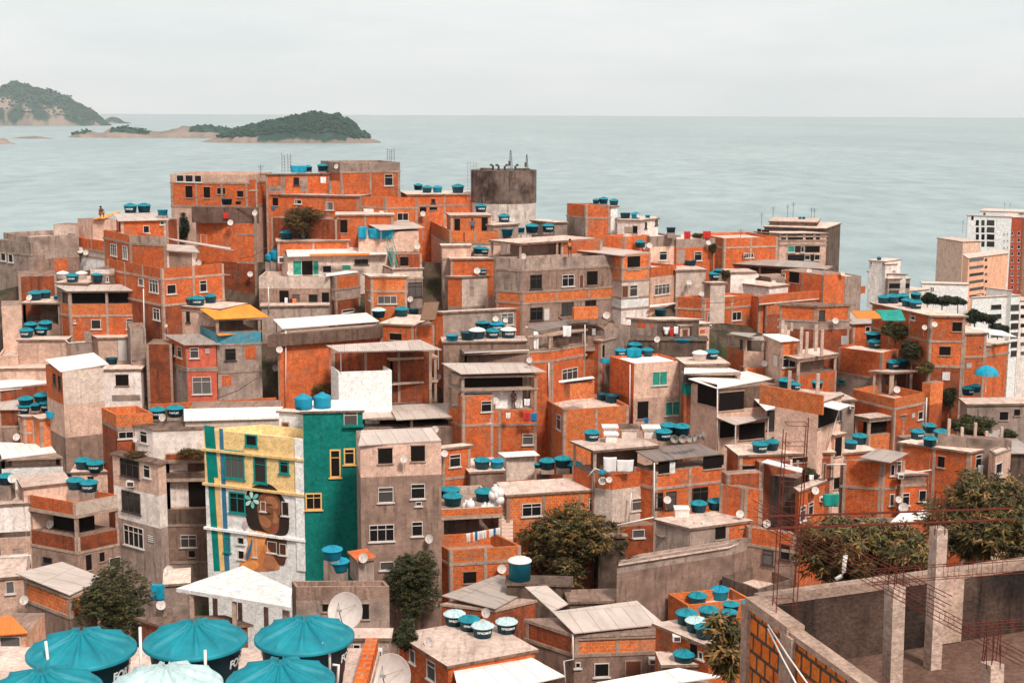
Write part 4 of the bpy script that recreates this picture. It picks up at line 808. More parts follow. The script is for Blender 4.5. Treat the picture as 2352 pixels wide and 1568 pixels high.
def hill_low():
    T(2200, 1650, 2)
    H('n18w', 'open laundry terrace house with boxes and tanks on its roof', (118,152), (232,200), (560,172), 340, 'o:shade>330 brick', D=6, d=104.5)
    tanks('n18w', 'the laundry terrace roof', [(220,152,88,'b','FORTLEV'),(595,150,92,'b','FORTLEV'),(622,118,92),(690,125,94)])
    H('n18', 'brick house with dark ribbed roof, teal graffiti and barred windows', (440,282), (552,312), (916,272), 570, 'brick>400 brick', roof=None, D=7, d=102, win='h 804 225 912 292;h 568 255 628 318 B;k 610 412 662 502;k 746 390 828 476;P 628 258 656 318;k 552 418 592 500')
    canopy('n18', (548,256), (905,215), (782,160), (425,186), 'sdark', 6, off=.4, nm='roof')
    H('n18c', 'brick and grey house with white hanging cloth over its parapet', (232,318), (330,330), (548,302), 610, 'brick>405 lconc', par=20, D=4, d=101, fr=False, win='w 428 448 492 512')
    H('n18d', 'brown recessed floor below the grey house', None, (350,600), (560,570), 720, 'dbrick', D=3, d=100.4, roof='flat', win='w 432 612 496 656')
    H('n33c', 'dark brick yard behind the curved brick wall', None, (930,325), (1115,305), 420, 'dbrick', D=2, d=100.5, roof='flat')
    H('n33b', 'dark stained concrete back wall with rebar in front', None, (1112,322), (1302,345), 500, 'dconc', D=2, d=99, roof='flat', fr=False)
    H('n33', 'bright brick windowless block beside the two small tanks', (892,372), (1020,398), (1116,402), 720, 'brick', D=3, d=97.5, roof='flat')
    H('n34', 'brown house with arched barred windows under a brick floor', (1035,595), (1042,600), (1292,640), 900, 'brick>690 brown', D=4, d=94.5, roof='flat', win='k 1118 718 1174 798;k 1212 690 1260 770')
    H('n32b', 'grey penthouse with dirty roof slab, two tanks and water box', (556,560), (738,606), (1050,566), 730, 'conc', D=5, d=97, fr=False, rmat='slab', win='h 868 590 922 662;p 942 582 1030 660;h 995 575 1028 600')
    tanks('n32b', 'the grey penthouse', [(780,526,92),(870,514,92)])
    H('n32s', 'little white and brick shed with old fibre roof', (558,640), (616,655), (736,640), 720, 'white|brick2', D=3, d=94.5, roof=None, fr=False, base=True, group='small sheds on roofs')
    canopy('n32s', (585,655), (722,612), (680,585), (548,635), 'sdark', 3, off=.3, nm='roof')
    H('n32', 'long brown concrete house with stained parapet and open windows', (352,778), (476,745), (1045,655), 936, 'conc>810 brown', par=12, D=7, d=94, fr=False, win='w 480 838 536 924;w 657 800 690 850;w 765 795 830 866;w 863 775 922 840')
    H('n32x', 'dark tarred roof house with blue shutter behind the big tree', None, (255,650), (398,645), 760, 'dconc', D=4, d=97.5, fr=False, win='')
    T(1500, 1650, 2)
    H('n21', 'brick house with pale slab wedged beside the grey sheet roof house', (340,185), (352,188), (502,160), 385, 'brick>350 brick', D=4, d=109, win='w 390 218 448 284')
    H('n20', 'stained plaster platform with a dark and a turquoise tank', None, (500,312), (675,302), 400, 'brown', D=4, d=108)
    tanks('n20', 'the stained plaster platform', [(562,300,92),(640,296,78,'c')])
    H('n19s', 'square plaster shed with pale sheet roof on the wide flat roof', (672,232), (690,238), (838,228), 358, 'lconc', D=3, roof=None, d=107.5, fr=False, base=True, group='small sheds on roofs')
    canopy('n19s', (680,232), (865,222), (835,198), (645,208), 'swhite', 3, off=.4, nm='roof')
    H('n19', 'wide brick house with large cracked pale roof behind the mango tree', (648,362), (692,432), (1266,392), 660, 'brick2', D=9, d=101, win='w 772 475 872 542;w 1034 474 1056 516;w 1122 448 1196 515')
    tanks('n19', 'the wide cracked pale roof', [(905,302,90),(986,292,92),(1042,322,95),(854,292,42)])
    H('n22b', 'lower brick house with long terrace wall, stair and washing line', (248,600), (392,722), (768,682), 900, 'brick2>798 brick', par=75, D=7, d=96.5, win='h 464 834 532 893;w 312 750 330 830 A')
    H('n22', 'roof terrace with bare columns, sacks and four tanks above the washing', (248,390), (345,508), (668,492), 722, 'lconc|brick2>552 o:shade>700 brick', par=38, D=6, d=99.5)
    tanks('n22', 'the terrace with sacks', [(342,442,78),(400,458,98),(408,496,106),(574,472,106)])
    T(1700, 2048, 2)
    H('n25', 'long shed under a wide worn fibre roof beside the big tree', (90,440), (370,510), (580,395), 580, 'o:dbrick>530 dbrick', roof=None, D=5, d=86, fr=False)
    canopy('n25', (370,506), (588,386), (386,326), (86,436), 'sfib', 5, off=.2, nm='roof')
    H('n25b', 'dark roof yard with one tall white topped tank', None, (430,372), (765,395), 480, 'dconc', D=5, d=93, rmat='dconc', fr=False)
    tanks('n25b', 'the dark yard by the tree', [(497,362,124,'T')])
    H('n30', 'low brown roof slab with loose hoses behind the metal roof', None, (760,470), (1078,438), 560, 'dconc', D=7, d=88, rmat='brown', fr=False)
    H('n26', 'brick house with huge stained flat roof and four lettered tanks', (-135,588), (122,805), (578,690), 960, 'brick', D=9, d=76, fr=False, win='w 12 780 58 882;w -78 720 -50 790')
    tanks('n26', 'the huge stained flat roof', [(155,597,118,'l','FIBROMAR'),(232,624,116,'b','FIBROMAR'),(303,660,120,'l','FIBROMAR'),(428,638,118,'l','FIBROMAR')])
    H('n28', 'brick house with big L shaped corrugated roof and red door', (530,425), (786,640), (1240,590), 960, 'dbrick|void>650 dbrick|brick2>752 brown', roof=None, D=7, d=73, win='w 888 790 966 862;d 1054 780 1132 852;s 784 786 816 816;h 815 640 1225 655')
    canopy('n28', (782,634), (1256,584), (1112,462), (668,520), 'sgrey', 7, dz=.2, nm='roof')
    canopy('n28', (668,520), (752,480), (640,383), (524,390), 'sgrey', 7, dz=.25, nm='roof')
    H('n27', 'low house under pale corrugated sheets at the bottom edge', None, (190,1020), (732,905), 1060, 'dbrick', roof=None, D=5, d=68)
    canopy('n27', (190,985), (736,858), (520,738), (150,830), 'swhite', 6, off=.4, nm='roof')
    H('n29', 'house at the bottom edge covered by bluish white sheets', None, (860,1010), (1560,930), 1060, 'dbrick', roof=None, D=5, d=62)
    canopy('n29', (860,960), (1560,860), (1330,815), (900,892), 'swhite', 5, off=.4, nm='roof')
    T(2500, 2048, 2)
    H('n31t', 'upper roof court with pale rimmed brick walls, lids and junk', (228,402), (330,488), (662,440), 560, 'brick2', par=55, D=5, d=77, fr=False)
    tanks('n31t', 'the brick roof court', [(496,462,105,'c'),(380,494,105,'b')])
    H('n31', 'brick house with wet flat roof crowded by tanks beside the wall', (162,508), (442,702), (662,640), 860, 'brick', D=7, d=73, fr=False, win='h 342 690 378 760;w 388 730 412 770')
    tanks('n31', 'the wet flat roof', [(322,592,118),(372,632,118,'l'),(420,666,116),(440,574,114),(555,532,92),(640,512,70),(545,572,90)])
    H('n31b', 'low annex roof with a single tank below the air conditioner', None, (200,800), (400,790), 900, 'brown', D=4, d=68, fr=False)
    tanks('n31b', 'the low annex', [(310,808,122)])
    H('n41', 'roofless unfinished walls between the long house and the ruin', (510,330), (700,405), (890,345), 520, 'dconc', par=60, D=5, d=84, fr=False)
def white_slab():
    TT = tt
    n = P(*TT((345, 498)), 76); q = [PZ(*TT(p), n.z) for p in ((-256, 398), (345, 498), (352, 400), (94, 280))]
    o = thing('slab_shelter', 'broad white roof slab on bare concrete pillars below the mural', 'shelter', None, (n.x, n.y, n.z)); inv = Vector(o.location)
    mb = MB(); c = [v-inv for v in q]; mb.slab4(c, .22); mb.obj('roof_slab', 'clean', o)
    ctr = sum((Vector(v) for v in c), Vector())/4
    for i in range(4):
        for f in (.08, .5):
            p = c[i]+(c[(i+1) % 4]-c[i])*f; p = p+(ctr-p)*.1; m = MB(); m.bar((p.x, p.y, -6), (p.x, p.y, -.2), .24); m.obj('pillar', 'frame', o)
def valley_left():
    T(0, 2048, 2)
    H('a32', 'small pinkish house with window behind the corrugated roof', None, (-20,345), (122,332), 560, 'pink', D=5, d=89, win='w 30 360 76 426', fr=False)
    tanks('a32', 'the small pinkish house', [(38,540,90,'b','FORTLEV')], -4.2)
    H('a31', 'brick house with open veranda under tilted corrugated roof', (128,352), (362,440), (505,402), 580, 'o:void|void>460 brick2>552 brown', roof=None, D=6, d=84)
    canopy('a31', (366,434), (552,346), (326,258), (80,318), 'sgrey', 6, off=.2, nm='roof')
    H('a33', 'beige house with orange clay tile roof at the left edge', None, (-20,642), (140,640), 810, 'peach', roof=None, D=4, d=62, fr=False, win='w 0 650 110 706')
    canopy('a33', (-20,645), (148,632), (60,542), (-20,548), 'tile', 4, off=.4, nm='roof')
    H('a34', 'low grey yard wall house with blue tarp against it', None, (865,378), (990,370), 470, 'conc', D=3, d=98, fr=False)
    H('a35', 'ruined low roofs strewn with planks under the white slab', (740,540), (860,600), (1300,585), 680, 'dbrick', D=9, d=72, rmat='rock', fr=False)
    T(900, 2048, 2)
    white_slab()
    H('k1', 'grey house with curved parapet, two tanks and stair hut on its roof', (350,352), (372,392), (862,388), 640, 'brown>462 conc', par=60, D=8, d=81, fr=False, win='h 512 480 545 520;h 720 480 756 560')
    H('k1b', 'lower storey of the grey parapet house with air conditioner', None, (640,660), (862,655), 900, 'conc', D=4, d=79.5, fr=False, win='w 672 690 712 776;w 560 700 610 780')
    tanks('k1', 'the grey parapet house', [(564,255,110,'c'),(598,318,112,'c')])
    H('k1h', 'little stair hut with reddish roof on the grey parapet house', (655,210), (700,252), (782,238), 380, 'conc', D=2, d=84.5, fr=False, rmat='brick', base=True, group='small sheds on roofs')
    H('k2', 'narrow brick stair wall and drum yard beside the big tanks', None, (600,830), (760,860), 960, 'brick', D=5, d=52, fr=False)
def towers():
    T(2600, 800)
    H('f1', 'concrete and glass apartment block with roof terrace beyond the brick houses', (978,262), (1195,306), (1622,300), 640, 'pink>335 pink>372 pink>415 pink', d=195, D=14, fr=True, name='apartment_building', cat='apartment block', group='apartment blocks by the sea', win='r 985 265 1020 325;r 1025 275 1095 330;r 1205 315 1250 372;r 1265 312 1405 374;r 1430 310 1500 372;r 1525 310 1560 372;g 1265 422 1330 480;r 1330 422 1420 480;g 1385 425 1415 480;r 1425 420 1560 480;r 1265 500 1565 560;g 1420 505 1470 550;g 1510 500 1560 552')
    h = HS['f1']
    H('f1a', 'set back upper storey of the concrete and glass block', None, (1050,242), (1608,262), 300, 'dconc', d=197, D=10, fr=False, name='penthouse', cat='penthouse', group=None)
    H('f1b', 'rooftop machine room above the concrete and glass block', None, (1098,195), (1532,205), 260, 'dconc', d=199, D=7, fr=False, name='machine_room', cat='machine room', group=None)
    tanks('f1b', 'the apartment machine room', [(1378,178,34),(1412,178,34)])
    T(3072, 750)
    ap = dict(name='apartment_building', cat='apartment block', group='apartment blocks by the sea', fr=False)
    wins = ''.join(f'r {u0} {v} {u1} {v+d};' for v, d in ((652,26),(718,26),(784,26),(850,26),(916,28),(980,20)) for u0, u1 in ((1850,1980),(1990,2014)))
    H('p2', 'tall white seaside tower with dark window bays', (1828,252), (1838,256), (2240,276), 1020, 'clean', d=372, D=16, win=''.join(f'r {u} {v} {u+w} {v+50};' for v in (300,365,430,495) for u, w in ((1910,28),(1960,30),(2010,70)))+'r 1868 258 1890 300;'+''.join(f's {u} {v} {u+10} {v+14};' for u in (2166,2196) for v in (418,480,542)), **ap)
    H('p2t', 'white penthouse topping the seaside tower', None, (1948,214), (2380,240), 290, 'clean', d=380, D=10, win='r 1978 232 2000 256;r 2305 238 2350 250', name='penthouse', cat='penthouse', group=None, fr=False)
    H('p2b', 'red clad shaft of the seaside tower with small windows', None, (2240,275), (2338,275), 1000, 'red', d=369, D=16, win=''.join(f's 2290 {v} 2316 {v+34};s 2232 {v} 2252 {v+34};' for v in range(405,960,62)), **ap)
    H('p2c', 'pale pink end of the seaside tower at the picture edge', None, (2338,280), (2460,290), 1000, 'peach', d=371, D=16, **ap)
    H('p1', 'pink banded tower with blank striped side wall', (1557,462), (1792,500), (1952,494), 1000, 'peach>505 pink', d=325, D=14, **ap)
    H('p1b', 'stepped pink block with dark strip windows in front of the tower', (1792,605), (1842,650), (2205,592), 1010, 'red>650 peach', d=318, D=10, win=wins, **ap)
    H('p3u', 'white lift tower standing over the white apartment block', (2008,918), (2020,922), (2238,948), 1120, 'clean', d=292, D=8, **ap)
    H('p3', 'white apartment block with rows of windows behind the trees', (1868,1008), (1878,1012), (2316,990), 1560, 'clean', d=280, D=12, win=''.join(f'k 2050 {v} 2142 {v+38};k 2230 {v} 2304 {v+50};' for v in (1076,1162,1246,1330,1414,1496)), **ap)
    H('p3e', 'balcony side of the white apartment block at the edge', None, (2316,1040), (2440,1040), 1560, 'white', d=279, D=12, win=''.join(f'r 2320 {v} 2360 {v+34};' for v in (1080,1165,1250,1335,1420,1505)), **ap)
    H('p4', 'small white building with grey glazed front by the sea', (922,772), (1104,792), (1268,796), 1010, 'white', d=262, D=12, win='', **ap)
    H('p4f', 'grey glazed front wing of the small white building', None, (1104,838), (1306,836), 1010, 'conc>870 conc', d=260, D=4, win='r 1112 880 1300 925;r 1112 945 1200 990', **ap)
    H('p4t', 'white stair tower with tanks on the small white building', None, (930,668), (1080,680), 800, 'white', d=266, D=6, win='s 1050 690 1066 712;s 940 680 955 712', **ap)
    tanks('p4t', 'the small white stair tower', [(1020,670,46)])
    H('p4u', 'white roof room beside the white stair tower', None, (1080,705), (1188,702), 800, 'white', d=270, D=5, win='s 1142 762 1172 778', **ap)
    H('p5', 'long low white building with cluttered terrace near the towers', None, (1418,880), (1842,942), 1060, 'clean', d=262, D=10, win='h 1495 920 1505 948;h 1512 922 1522 950', **ap)
    H('p5b', 'low white block with terrace parapets left of the long low building', None, (1198,960), (1480,925), 1060, 'white', d=255, D=8, win='', **ap)
    H('p5c', 'white flat block with pale roofs beside the white apartment', None, (1740,985), (1960,1000), 1080, 'clean', d=258, D=8, win='h 1810 1005 1830 1055', **ap)
# ================================================================ ground, sea, islands
def sheet_mesh(name, xs, ys, fz, mat, smooth=True):
    V = [(x, y, fz(x, y)) for y in ys for x in xs]; nx = len(xs)
    F = [(j*nx+i, j*nx+i+1, (j+1)*nx+i+1, (j+1)*nx+i) for j in range(len(ys)-1) for i in range(nx-1)]
    me = bpy.data.meshes.new(name); me.from_pydata(V, [], F); me.materials.append(mat)
    ul = me.uv_layers.new(name='UVMap'); ul.data.foreach_set('uv', [c for p in me.polygons for vi in p.vertices for c in (V[vi][0], V[vi][1])])
    if smooth: me.polygons.foreach_set('use_smooth', [True]*len(F))
    return link(name, me)
def setting():
    m = wallmat('earth', (.10, .065, .045), .8, dark=(.03, .022, .016), blotch=(.045, .05, .022))
    xs = [-220+6*i for i in range(74)]; ys = [-30+5*i for i in range(90)]
    tag(sheet_mesh('hillside_ground', xs, ys, lambda x, y: ground_z(x, y)+random.uniform(-.3, .3), m), None, None, kind='structure')
    mm, N, K, b = newmat('sea_water')
    tcn = nd(N, 'ShaderNodeTexCoord').outputs['Object']
    n1 = noise(N, K, tcn, .0009, 5, (1, .35, 1)); 
    c = mixc(N, K, ramp(N, K, n1, .35, .7), (.24, .31, .315), (.33, .39, .385)); K.new(c, b.inputs['Base Color'])
    b.inputs['Roughness'].default_value = .4; b.inputs['Specular IOR Level'].default_value = .4
    r1 = noise(N, K, tcn, .028, 4, (1, .45, 1)); r2 = noise(N, K, tcn, .006, 5, (1, .25, 1))
    c = mixc(N, K, .55, c, mixc(N, K, ramp(N, K, r1, .35, .65), (.62, .66, .68), (1.25, 1.22, 1.2)), 'MULTIPLY'); c = mixc(N, K, .5, c, mixc(N, K, ramp(N, K, r2, .35, .65), (.75, .78, .8), (1.15, 1.13, 1.12)), 'MULTIPLY'); K.new(c, b.inputs['Base Color'])
    w1 = noise(N, K, tcn, .09, 6, (1, .6, 1)); w2 = noise(N, K, tcn, .012, 5, (1, .5, 1))
    ad = nd(N, 'ShaderNodeMath', operation='ADD'); K.new(w1, ad.inputs[0]); K.new(w2, ad.inputs[1])
    bp = nd(N, 'ShaderNodeBump'); bp.inputs['Strength'].default_value = 1; bp.inputs['Distance'].default_value = 2.2; K.new(ad.outputs[0], bp.inputs['Height']); K.new(bp.outputs[0], b.inputs['Normal'])
    me = bpy.data.meshes.new('sea'); me.from_pydata([(-60000, -200, 0), (60000, -200, 0), (60000, 60000, 0), (-60000, 60000, 0)], [], [(0, 1, 2, 3)]); me.materials.append(mm)
    tag(link('sea', me), None, None, kind='structure')
def islmat():
    m, N, K, b = newmat('island_surface')
    g = nd(N, 'ShaderNodeTexCoord').outputs['Object']; geo = nd(N, 'ShaderNodeNewGeometry')
    sp = nd(N, 'ShaderNodeSeparateXYZ'); K.new(g, sp.inputs[0])
    vc = nd(N, 'ShaderNodeVertexColor'); vc.layer_name = 'rock'
    n = noise(N, K, g, .03, 6); n2 = noise(N, K, g, .008, 6, (1, 1, .2))
    forest = mixc(N, K, ramp(N, K, n, .3, .7), (.012, .040, .034), (.04, .08, .062))
    rock = mixc(N, K, ramp(N, K, n2, .3, .7), (.14, .12, .105), (.34, .25, .205))
    ad = nd(N, 'ShaderNodeMath', operation='ADD'); K.new(vc.outputs[0], ad.inputs[0]); K.new(ramp(N, K, n2, .35, .65), ad.inputs[1])
    c = mixc(N, K, ramp(N, K, ad.outputs[0], .85, 1.15), forest, rock)
    K.new(c, b.inputs['Base Color']); b.inputs['Roughness'].default_value = 1; b.inputs['Specular IOR Level'].default_value = 0
    return m
def island(name, label, prof, vb, depth_ratio, rockf, mat, rough=.03, trees=0, d=None):
    # prof: picture outline (u, v) of the skyline left to right; vb: picture waterline
    y = d or PZ(prof[len(prof)//2][0], vb, 0).y
    s = y/FPX/cos(PITCH)
    us = [p[0] for p in prof]; u0, u1 = us[0], us[-1]
    nx, ny = 90, 34; V = []; F = []; rk = []
    x0 = P(u0, vb, y).x; x1 = P(u1, vb, y).x; dep = (x1-x0)*depth_ratio
    from mathutils import noise as mn
    for j in range(ny):
        b = j/(ny-1)*2-1
        for i in range(nx):
            a = i/(nx-1); u = u0+(u1-u0)*a
            hmax = max(0, zcol(u, lerp_tab(prof, u), y)) if True else 0
            k = max(0, 1-abs(b)**2.2)**.62
            x = x0+(x1-x0)*a; yy = y+b*dep/2*(.35+.65*(4*a*(1-a))**.5)
            z = hmax*k
            nn = mn.fractal(Vector((x, yy, 3))*(6/(x1-x0)*3), 1, 2, 5)
            z = max(0, z*(1+rough*3*nn)) + (nn*rough*hmax*.8 if z > hmax*.1 else 0) - (1 if k == 0 else 0)
            V.append((x, yy+dep*.06*nn, z)); rk.append(rockf(a, z/(hmax+1), z))
    for j in range(ny-1):
        for i in range(nx-1): F.append((j*nx+i, j*nx+i+1, (j+1)*nx+i+1, (j+1)*nx+i))
    me = bpy.data.meshes.new(name); me.from_pydata(V, [], F); me.materials.append(mat)
    ca = me.color_attributes.new('rock', 'FLOAT_COLOR', 'POINT')
    ca.data.foreach_set('color', [c for r in rk for c in (r, r, r, 1)])
    me.polygons.foreach_set('use_smooth', [True]*len(F))
    o = link(name, me); tag(o, label, 'island', 'rocky islands off the coast')
    if trees:
        mb = MB(); 
        for _ in range(trees):
            i = random.randrange(3, nx-3); j = random.randrange(2, ny//2+3); p = Vector(V[j*nx+i]).lerp(Vector(V[j*nx+i+1]), random.random())
            if rk[j*nx+i] > .45 or p.z < 8: continue
            r = random.uniform(2.2, 5)*(1.6 if y > 8000 else 1); hh = random.uniform(2, 7)
            c = p+Vector((random.uniform(-4, 4), random.uniform(-4, 4), hh*.5))
            for q in range(2):
                cc = c+Vector((random.uniform(-3, 3), random.uniform(-2, 2), random.uniform(-1, 3)))
                mb.lathe([(0.1, -r*.6), (r*.8, -r*.2), (r, r*.15), (r*.6, r*.6), (.05, r*.8)], 5, cc, 0, lambda rr, a: random.uniform(-.8, .8))
        if mb.f: mb.obj('forest', M['forest'], o)
    return o
def sea_things():
    hz = MB(); hz.prism([(-9000, -60), (9000, -60), (9000, 15000), (-9000, 15000)], -12, 420, bot=True)
    m, N, K, b = newmat('sea_haze'); N.remove(b); pv = nd(N, 'ShaderNodeVolumePrincipled'); pv.inputs['Color'].default_value = (.9, .93, .94, 1); pv.inputs['Density'].default_value = 3.8e-5
    K.new(pv.outputs[0], N['Material Output'].inputs['Volume']); M['haze'] = m; tag(hz.obj('haze', 'haze'), None, None, kind='stuff')
    im = islmat()
    M['forest'] = plain('island_forest', (.022, .06, .045), .95, .05, .6, .05)
    island('island', 'large bare rock mountain island with green ridge', [(-260,275),(-150,240),(-60,213),(0,207),(36,194),(70,200),(120,213),(165,229),(205,254),(228,271),(246,288)], 288, .5, lambda a, f, z: .05 if f > .66 else .42 if f > .3 else .3 if f > .07 else .9, im, .05, 1500)
    island('island', 'tiny dark islet right behind the mountain island', [(232,284),(245,274),(256,269),(272,272),(284,280),(300,283)], 284, .6, lambda a, f, z: 0 if f > .2 else .8, im, .04)
    island('island', 'long low rocky island with scrub patches, left of the wooded island', [(158,318),(176,306),(198,299),(216,306),(240,306),(262,293),(290,293),(330,300),(352,304),(392,301),(420,292),(460,288),(500,291),(545,300),(580,318)], 316, .32, lambda a, f, z: .1 if f > .5 and (a < .12 or .25 < a < .45 or a > .68) else .95, im, .05, 160)
    island('island', 'densely wooded island with pale rock shore', [(462,327),(486,320),(520,310),(548,299),(580,292),(618,284),(652,279),(680,270),(716,266),(760,267),(792,277),(815,290),(822,302),(850,318),(872,326)], 327, .45, lambda a, f, z: .0 if (f > .2 and z > 14) else .95, im, .05, 3400)
    island('island', 'flat reef of bare rock near the left edge', [(25,318),(50,315),(80,313),(105,316),(120,318)], 318.5, .4, lambda a, f, z: 1, im, .05)
    island('island', 'small rock cut off by the left picture edge', [(-60,332),(-20,322),(8,318),(20,326),(36,331)], 331, .5, lambda a, f, z: .7, im, .05)
def reservoir():
    T(1800, 600)
    d = 153; pc = P(*tt((494, 182)), d+2); r = 3.55; zb = zcol(*tt((494, 488)), d); zg = ground_z(pc.x, pc.y)-3
    o = thing('water_reservoir', 'large round stained concrete water reservoir with white base on the ridge', 'water reservoir', None, (pc.x, pc.y, zg))
    def cyl(z0, z1, r, mat, nm, cap=True):
        mb = MB(); n = 48
        for k in range(n):
            a, b = 2*pi*k/n, 2*pi*(k+1)/n
            mb.face([(r*cos(a), r*sin(a), z0-zg), (r*cos(b), r*sin(b), z0-zg), (r*cos(b), r*sin(b), z1-zg), (r*cos(a), r*sin(a), z1-zg)], [(r*a, z0), (r*b, z0), (r*b, z1), (r*a, z1)])
        if cap: mb.face([(r*cos(2*pi*k/n), r*sin(2*pi*k/n), z1-zg) for k in range(n)])
        return mb.obj(nm, mat, o)
    cyl(zb, pc.z, r, 'tower', 'tank_wall'); cyl(zg, zb, r-.03, 'towerw', 'base_wall')
    mb = MB(); mb.box((-1.9, -1.5, pc.z-zg+.12), (.6, 0, 0), (0, .6, 0), (0, 0, .12)); mb.obj('hatch', 'dconc', o)
    mb = MB(); mb.box((2.0, -1.2, pc.z-zg+.1), (.8, 0, 0), (0, .6, 0), (0, 0, .1)); mb.obj('hatch', 'dconc', o)
    for x, dr in ((-1.15, -1), (-.55, -1), (.12, 1), (1.25, 1)):
        mb = MB(); z = pc.z-zg; mb.tube([(x, -1.2, z), (x, -1.2, z+.42), (x+.12*dr, -1.2, z+.56), (x+.32*dr, -1.25, z+.55)], .12, 8); mb.obj('vent_pipe', 'bar', o)
    for x in (-3.72, -3.1):
        mb = MB(); z = pc.z-zg
        for s in (-.17, .17): mb.bar((x+s, -1.3, z-3.2 if x < -3.5 else z), (x+s, -1.3, z+.9), .035)
        for k in range(12 if x < -3.5 else 4): zz = z+.8-k*.35; mb.bar((x-.17, -1.3, zz), (x+.17, -1.3, zz), .03)
        mb.obj('ladder', 'steel', o)
    for px, top, w in ((556, 5, .22), (706, 45, .16)):
        q = P(*tt((px, 180)), d); zt = zcol(*tt((px, top)), d)
        a = thing('lattice_mast', 'tall lattice antenna mast on the water reservoir' if px < 600 else 'short lattice antenna mast at the reservoir edge', 'antenna mast', 'antenna masts', (q.x, q.y+1.5, q.z))
        mb = MB(); hgt = zt-q.z
        for sx, sy in ((-w, -w), (w, -w), (0, w)): mb.bar((sx, sy, 0), (sx*.25, sy*.25, hgt), .04)
        for k in range(7): f = k/7; z = hgt*f; ww = w*(1-.75*f); mb.bar((-ww, -ww, z), (ww*.9, -ww, z+hgt/8), .025); mb.bar((ww, -ww, z), (0, ww, z+hgt/8), .025)
        mb.obj('mast', 'bar', a); mb = MB(); mb.box((-.12, -.1, hgt*.3), (.12, 0, 0), (0, .1, 0), (0, 0, .25)); mb.obj('equipment_box', 'dconc', a)
# ================================================================ trees and plants
LEAF = {}
def leafmat(name, col, var=.5):
    m, N, K, b = newmat(name)
    g = nd(N, 'ShaderNodeNewGeometry').outputs['Random Per Island']
    hv = mixc(N, K, g, tuple(x*(1-var) for x in col), tuple(min(1, x*(1+var)) for x in col)); K.new(hv, b.inputs['Base Color'])
    b.inputs['Roughness'].default_value = .6; b.inputs['Specular IOR Level'].default_value = .25
    M[name] = m; return name
leafmat('leaf_dark', (.050, .042, .016)); leafmat('leaf_olive', (.105, .080, .022)); leafmat('leaf_tan', (.24, .125, .04)); leafmat('leaf_green', (.042, .052, .022))
leafmat('leaf_rust', (.17, .070, .024)); leafmat('leaf_teal', (.022, .040, .028))
def leaf(mb, p, d, up, L, W, mi):
    d = d.normalized(); s = d.cross(up); s = s.normalized() if s.length > .01 else Vector((1, 0, 0)); mid = p+d*(L*.5)+up*(L*.06); tip = p+d*L-Vector((0, 0, L*.18))
    mb.face([p, mid-s*(W/2), tip, mid+s*(W/2)], [(0, 0)]*4, mi)
def rnd():
    while 1:
        v = Vector((random.uniform(-1, 1), random.uniform(-1, 1), random.uniform(-1, 1)))
        if .05 < v.length < 1: return v.normalized()
def tree(label, u, v, rx, ry, d, n=500, L=.3, mats=('leaf_dark', 'leaf_olive', 'leaf_tan'), w=(.5, .35, .15), name='tree', clumps=16, group='trees among the houses', droop=.5, per=9, rz=None, trunk=True, holes=.25, aspect=.26, cat='tree'):
    if 60 < d < 200:
        hs = sorted(hitpoint(u+rx*a*.75, v+ry*b, 0)[0].y for a in (-.9, -.45, 0, .45, .9) for b in (-.7, -.35, 0, .3))
        d = max(d*.88, min(d*1.1, hs[6]-rx*d/FPX/TK*.55))
    c = P(*tt((u, v)), d); k = d/FPX/TK; rx, ry = rx*k, ry*k; rz = rz or rx
    gz = ground_z(c.x, c.y); gz = max(gz, c.z-ry-7)
    o = thing(name, label, cat, group, (c.x, c.y, gz))
    off = Vector((0, 0, c.z-gz)); cl = []
    for _ in range(clumps):
        q = rnd()*random.uniform(.42, .82); cl.append((Vector((q.x*rx, q.y*rz, q.z*ry)), random.uniform(.26, .46)))
    cl.append((Vector((0, 0, 0)), .6))
    mb = MB()
    for _ in range(int(n*1.7)):
        cc, cr = random.choice(cl); q = rnd()*(random.random()**.35)
        if q.z < -.4 and random.random() < .5: q.z = -q.z
        p = cc+Vector((q.x*rx*cr, q.y*rz*cr, q.z*ry*cr)); p += off
        out = (q+Vector((0, 0, .3))).normalized(); m0 = random.choices(range(len(mats)), w)[0]
        a0 = random.uniform(0, 6)
        for j in range(per):
            a = a0+2*pi*j/per; t = Vector((cos(a), sin(a), random.uniform(-droop, .5)))+out*.5
            mi = m0 if random.random() < .75 else random.randrange(len(mats))
            leaf(mb, p+rnd()*L*.2, t, out, L*random.uniform(.65, 1.2), L*aspect*random.uniform(.8, 1.2), mi)
    mb.obj('crown', list(mats), o)
    if trunk:
        mb = MB(); r0 = max(.09, rx*.075)
        mb.tube([(0, 0, -.5), (.1*rx, 0, off.z*.5), (0, 0, off.z-ry*.55), (0, 0, off.z)], [r0*1.3, r0, r0*.8, r0*.45], 8)
        for cc, cr in cl[:9]: mb.tube([(0, 0, off.z-ry*.6), tuple(off+cc*.5-Vector((0, 0, ry*.12))), tuple(off+cc)], [r0*.55, r0*.35, r0*.12], 5)
        mb.obj('trunk', 'bark', o)
    return o
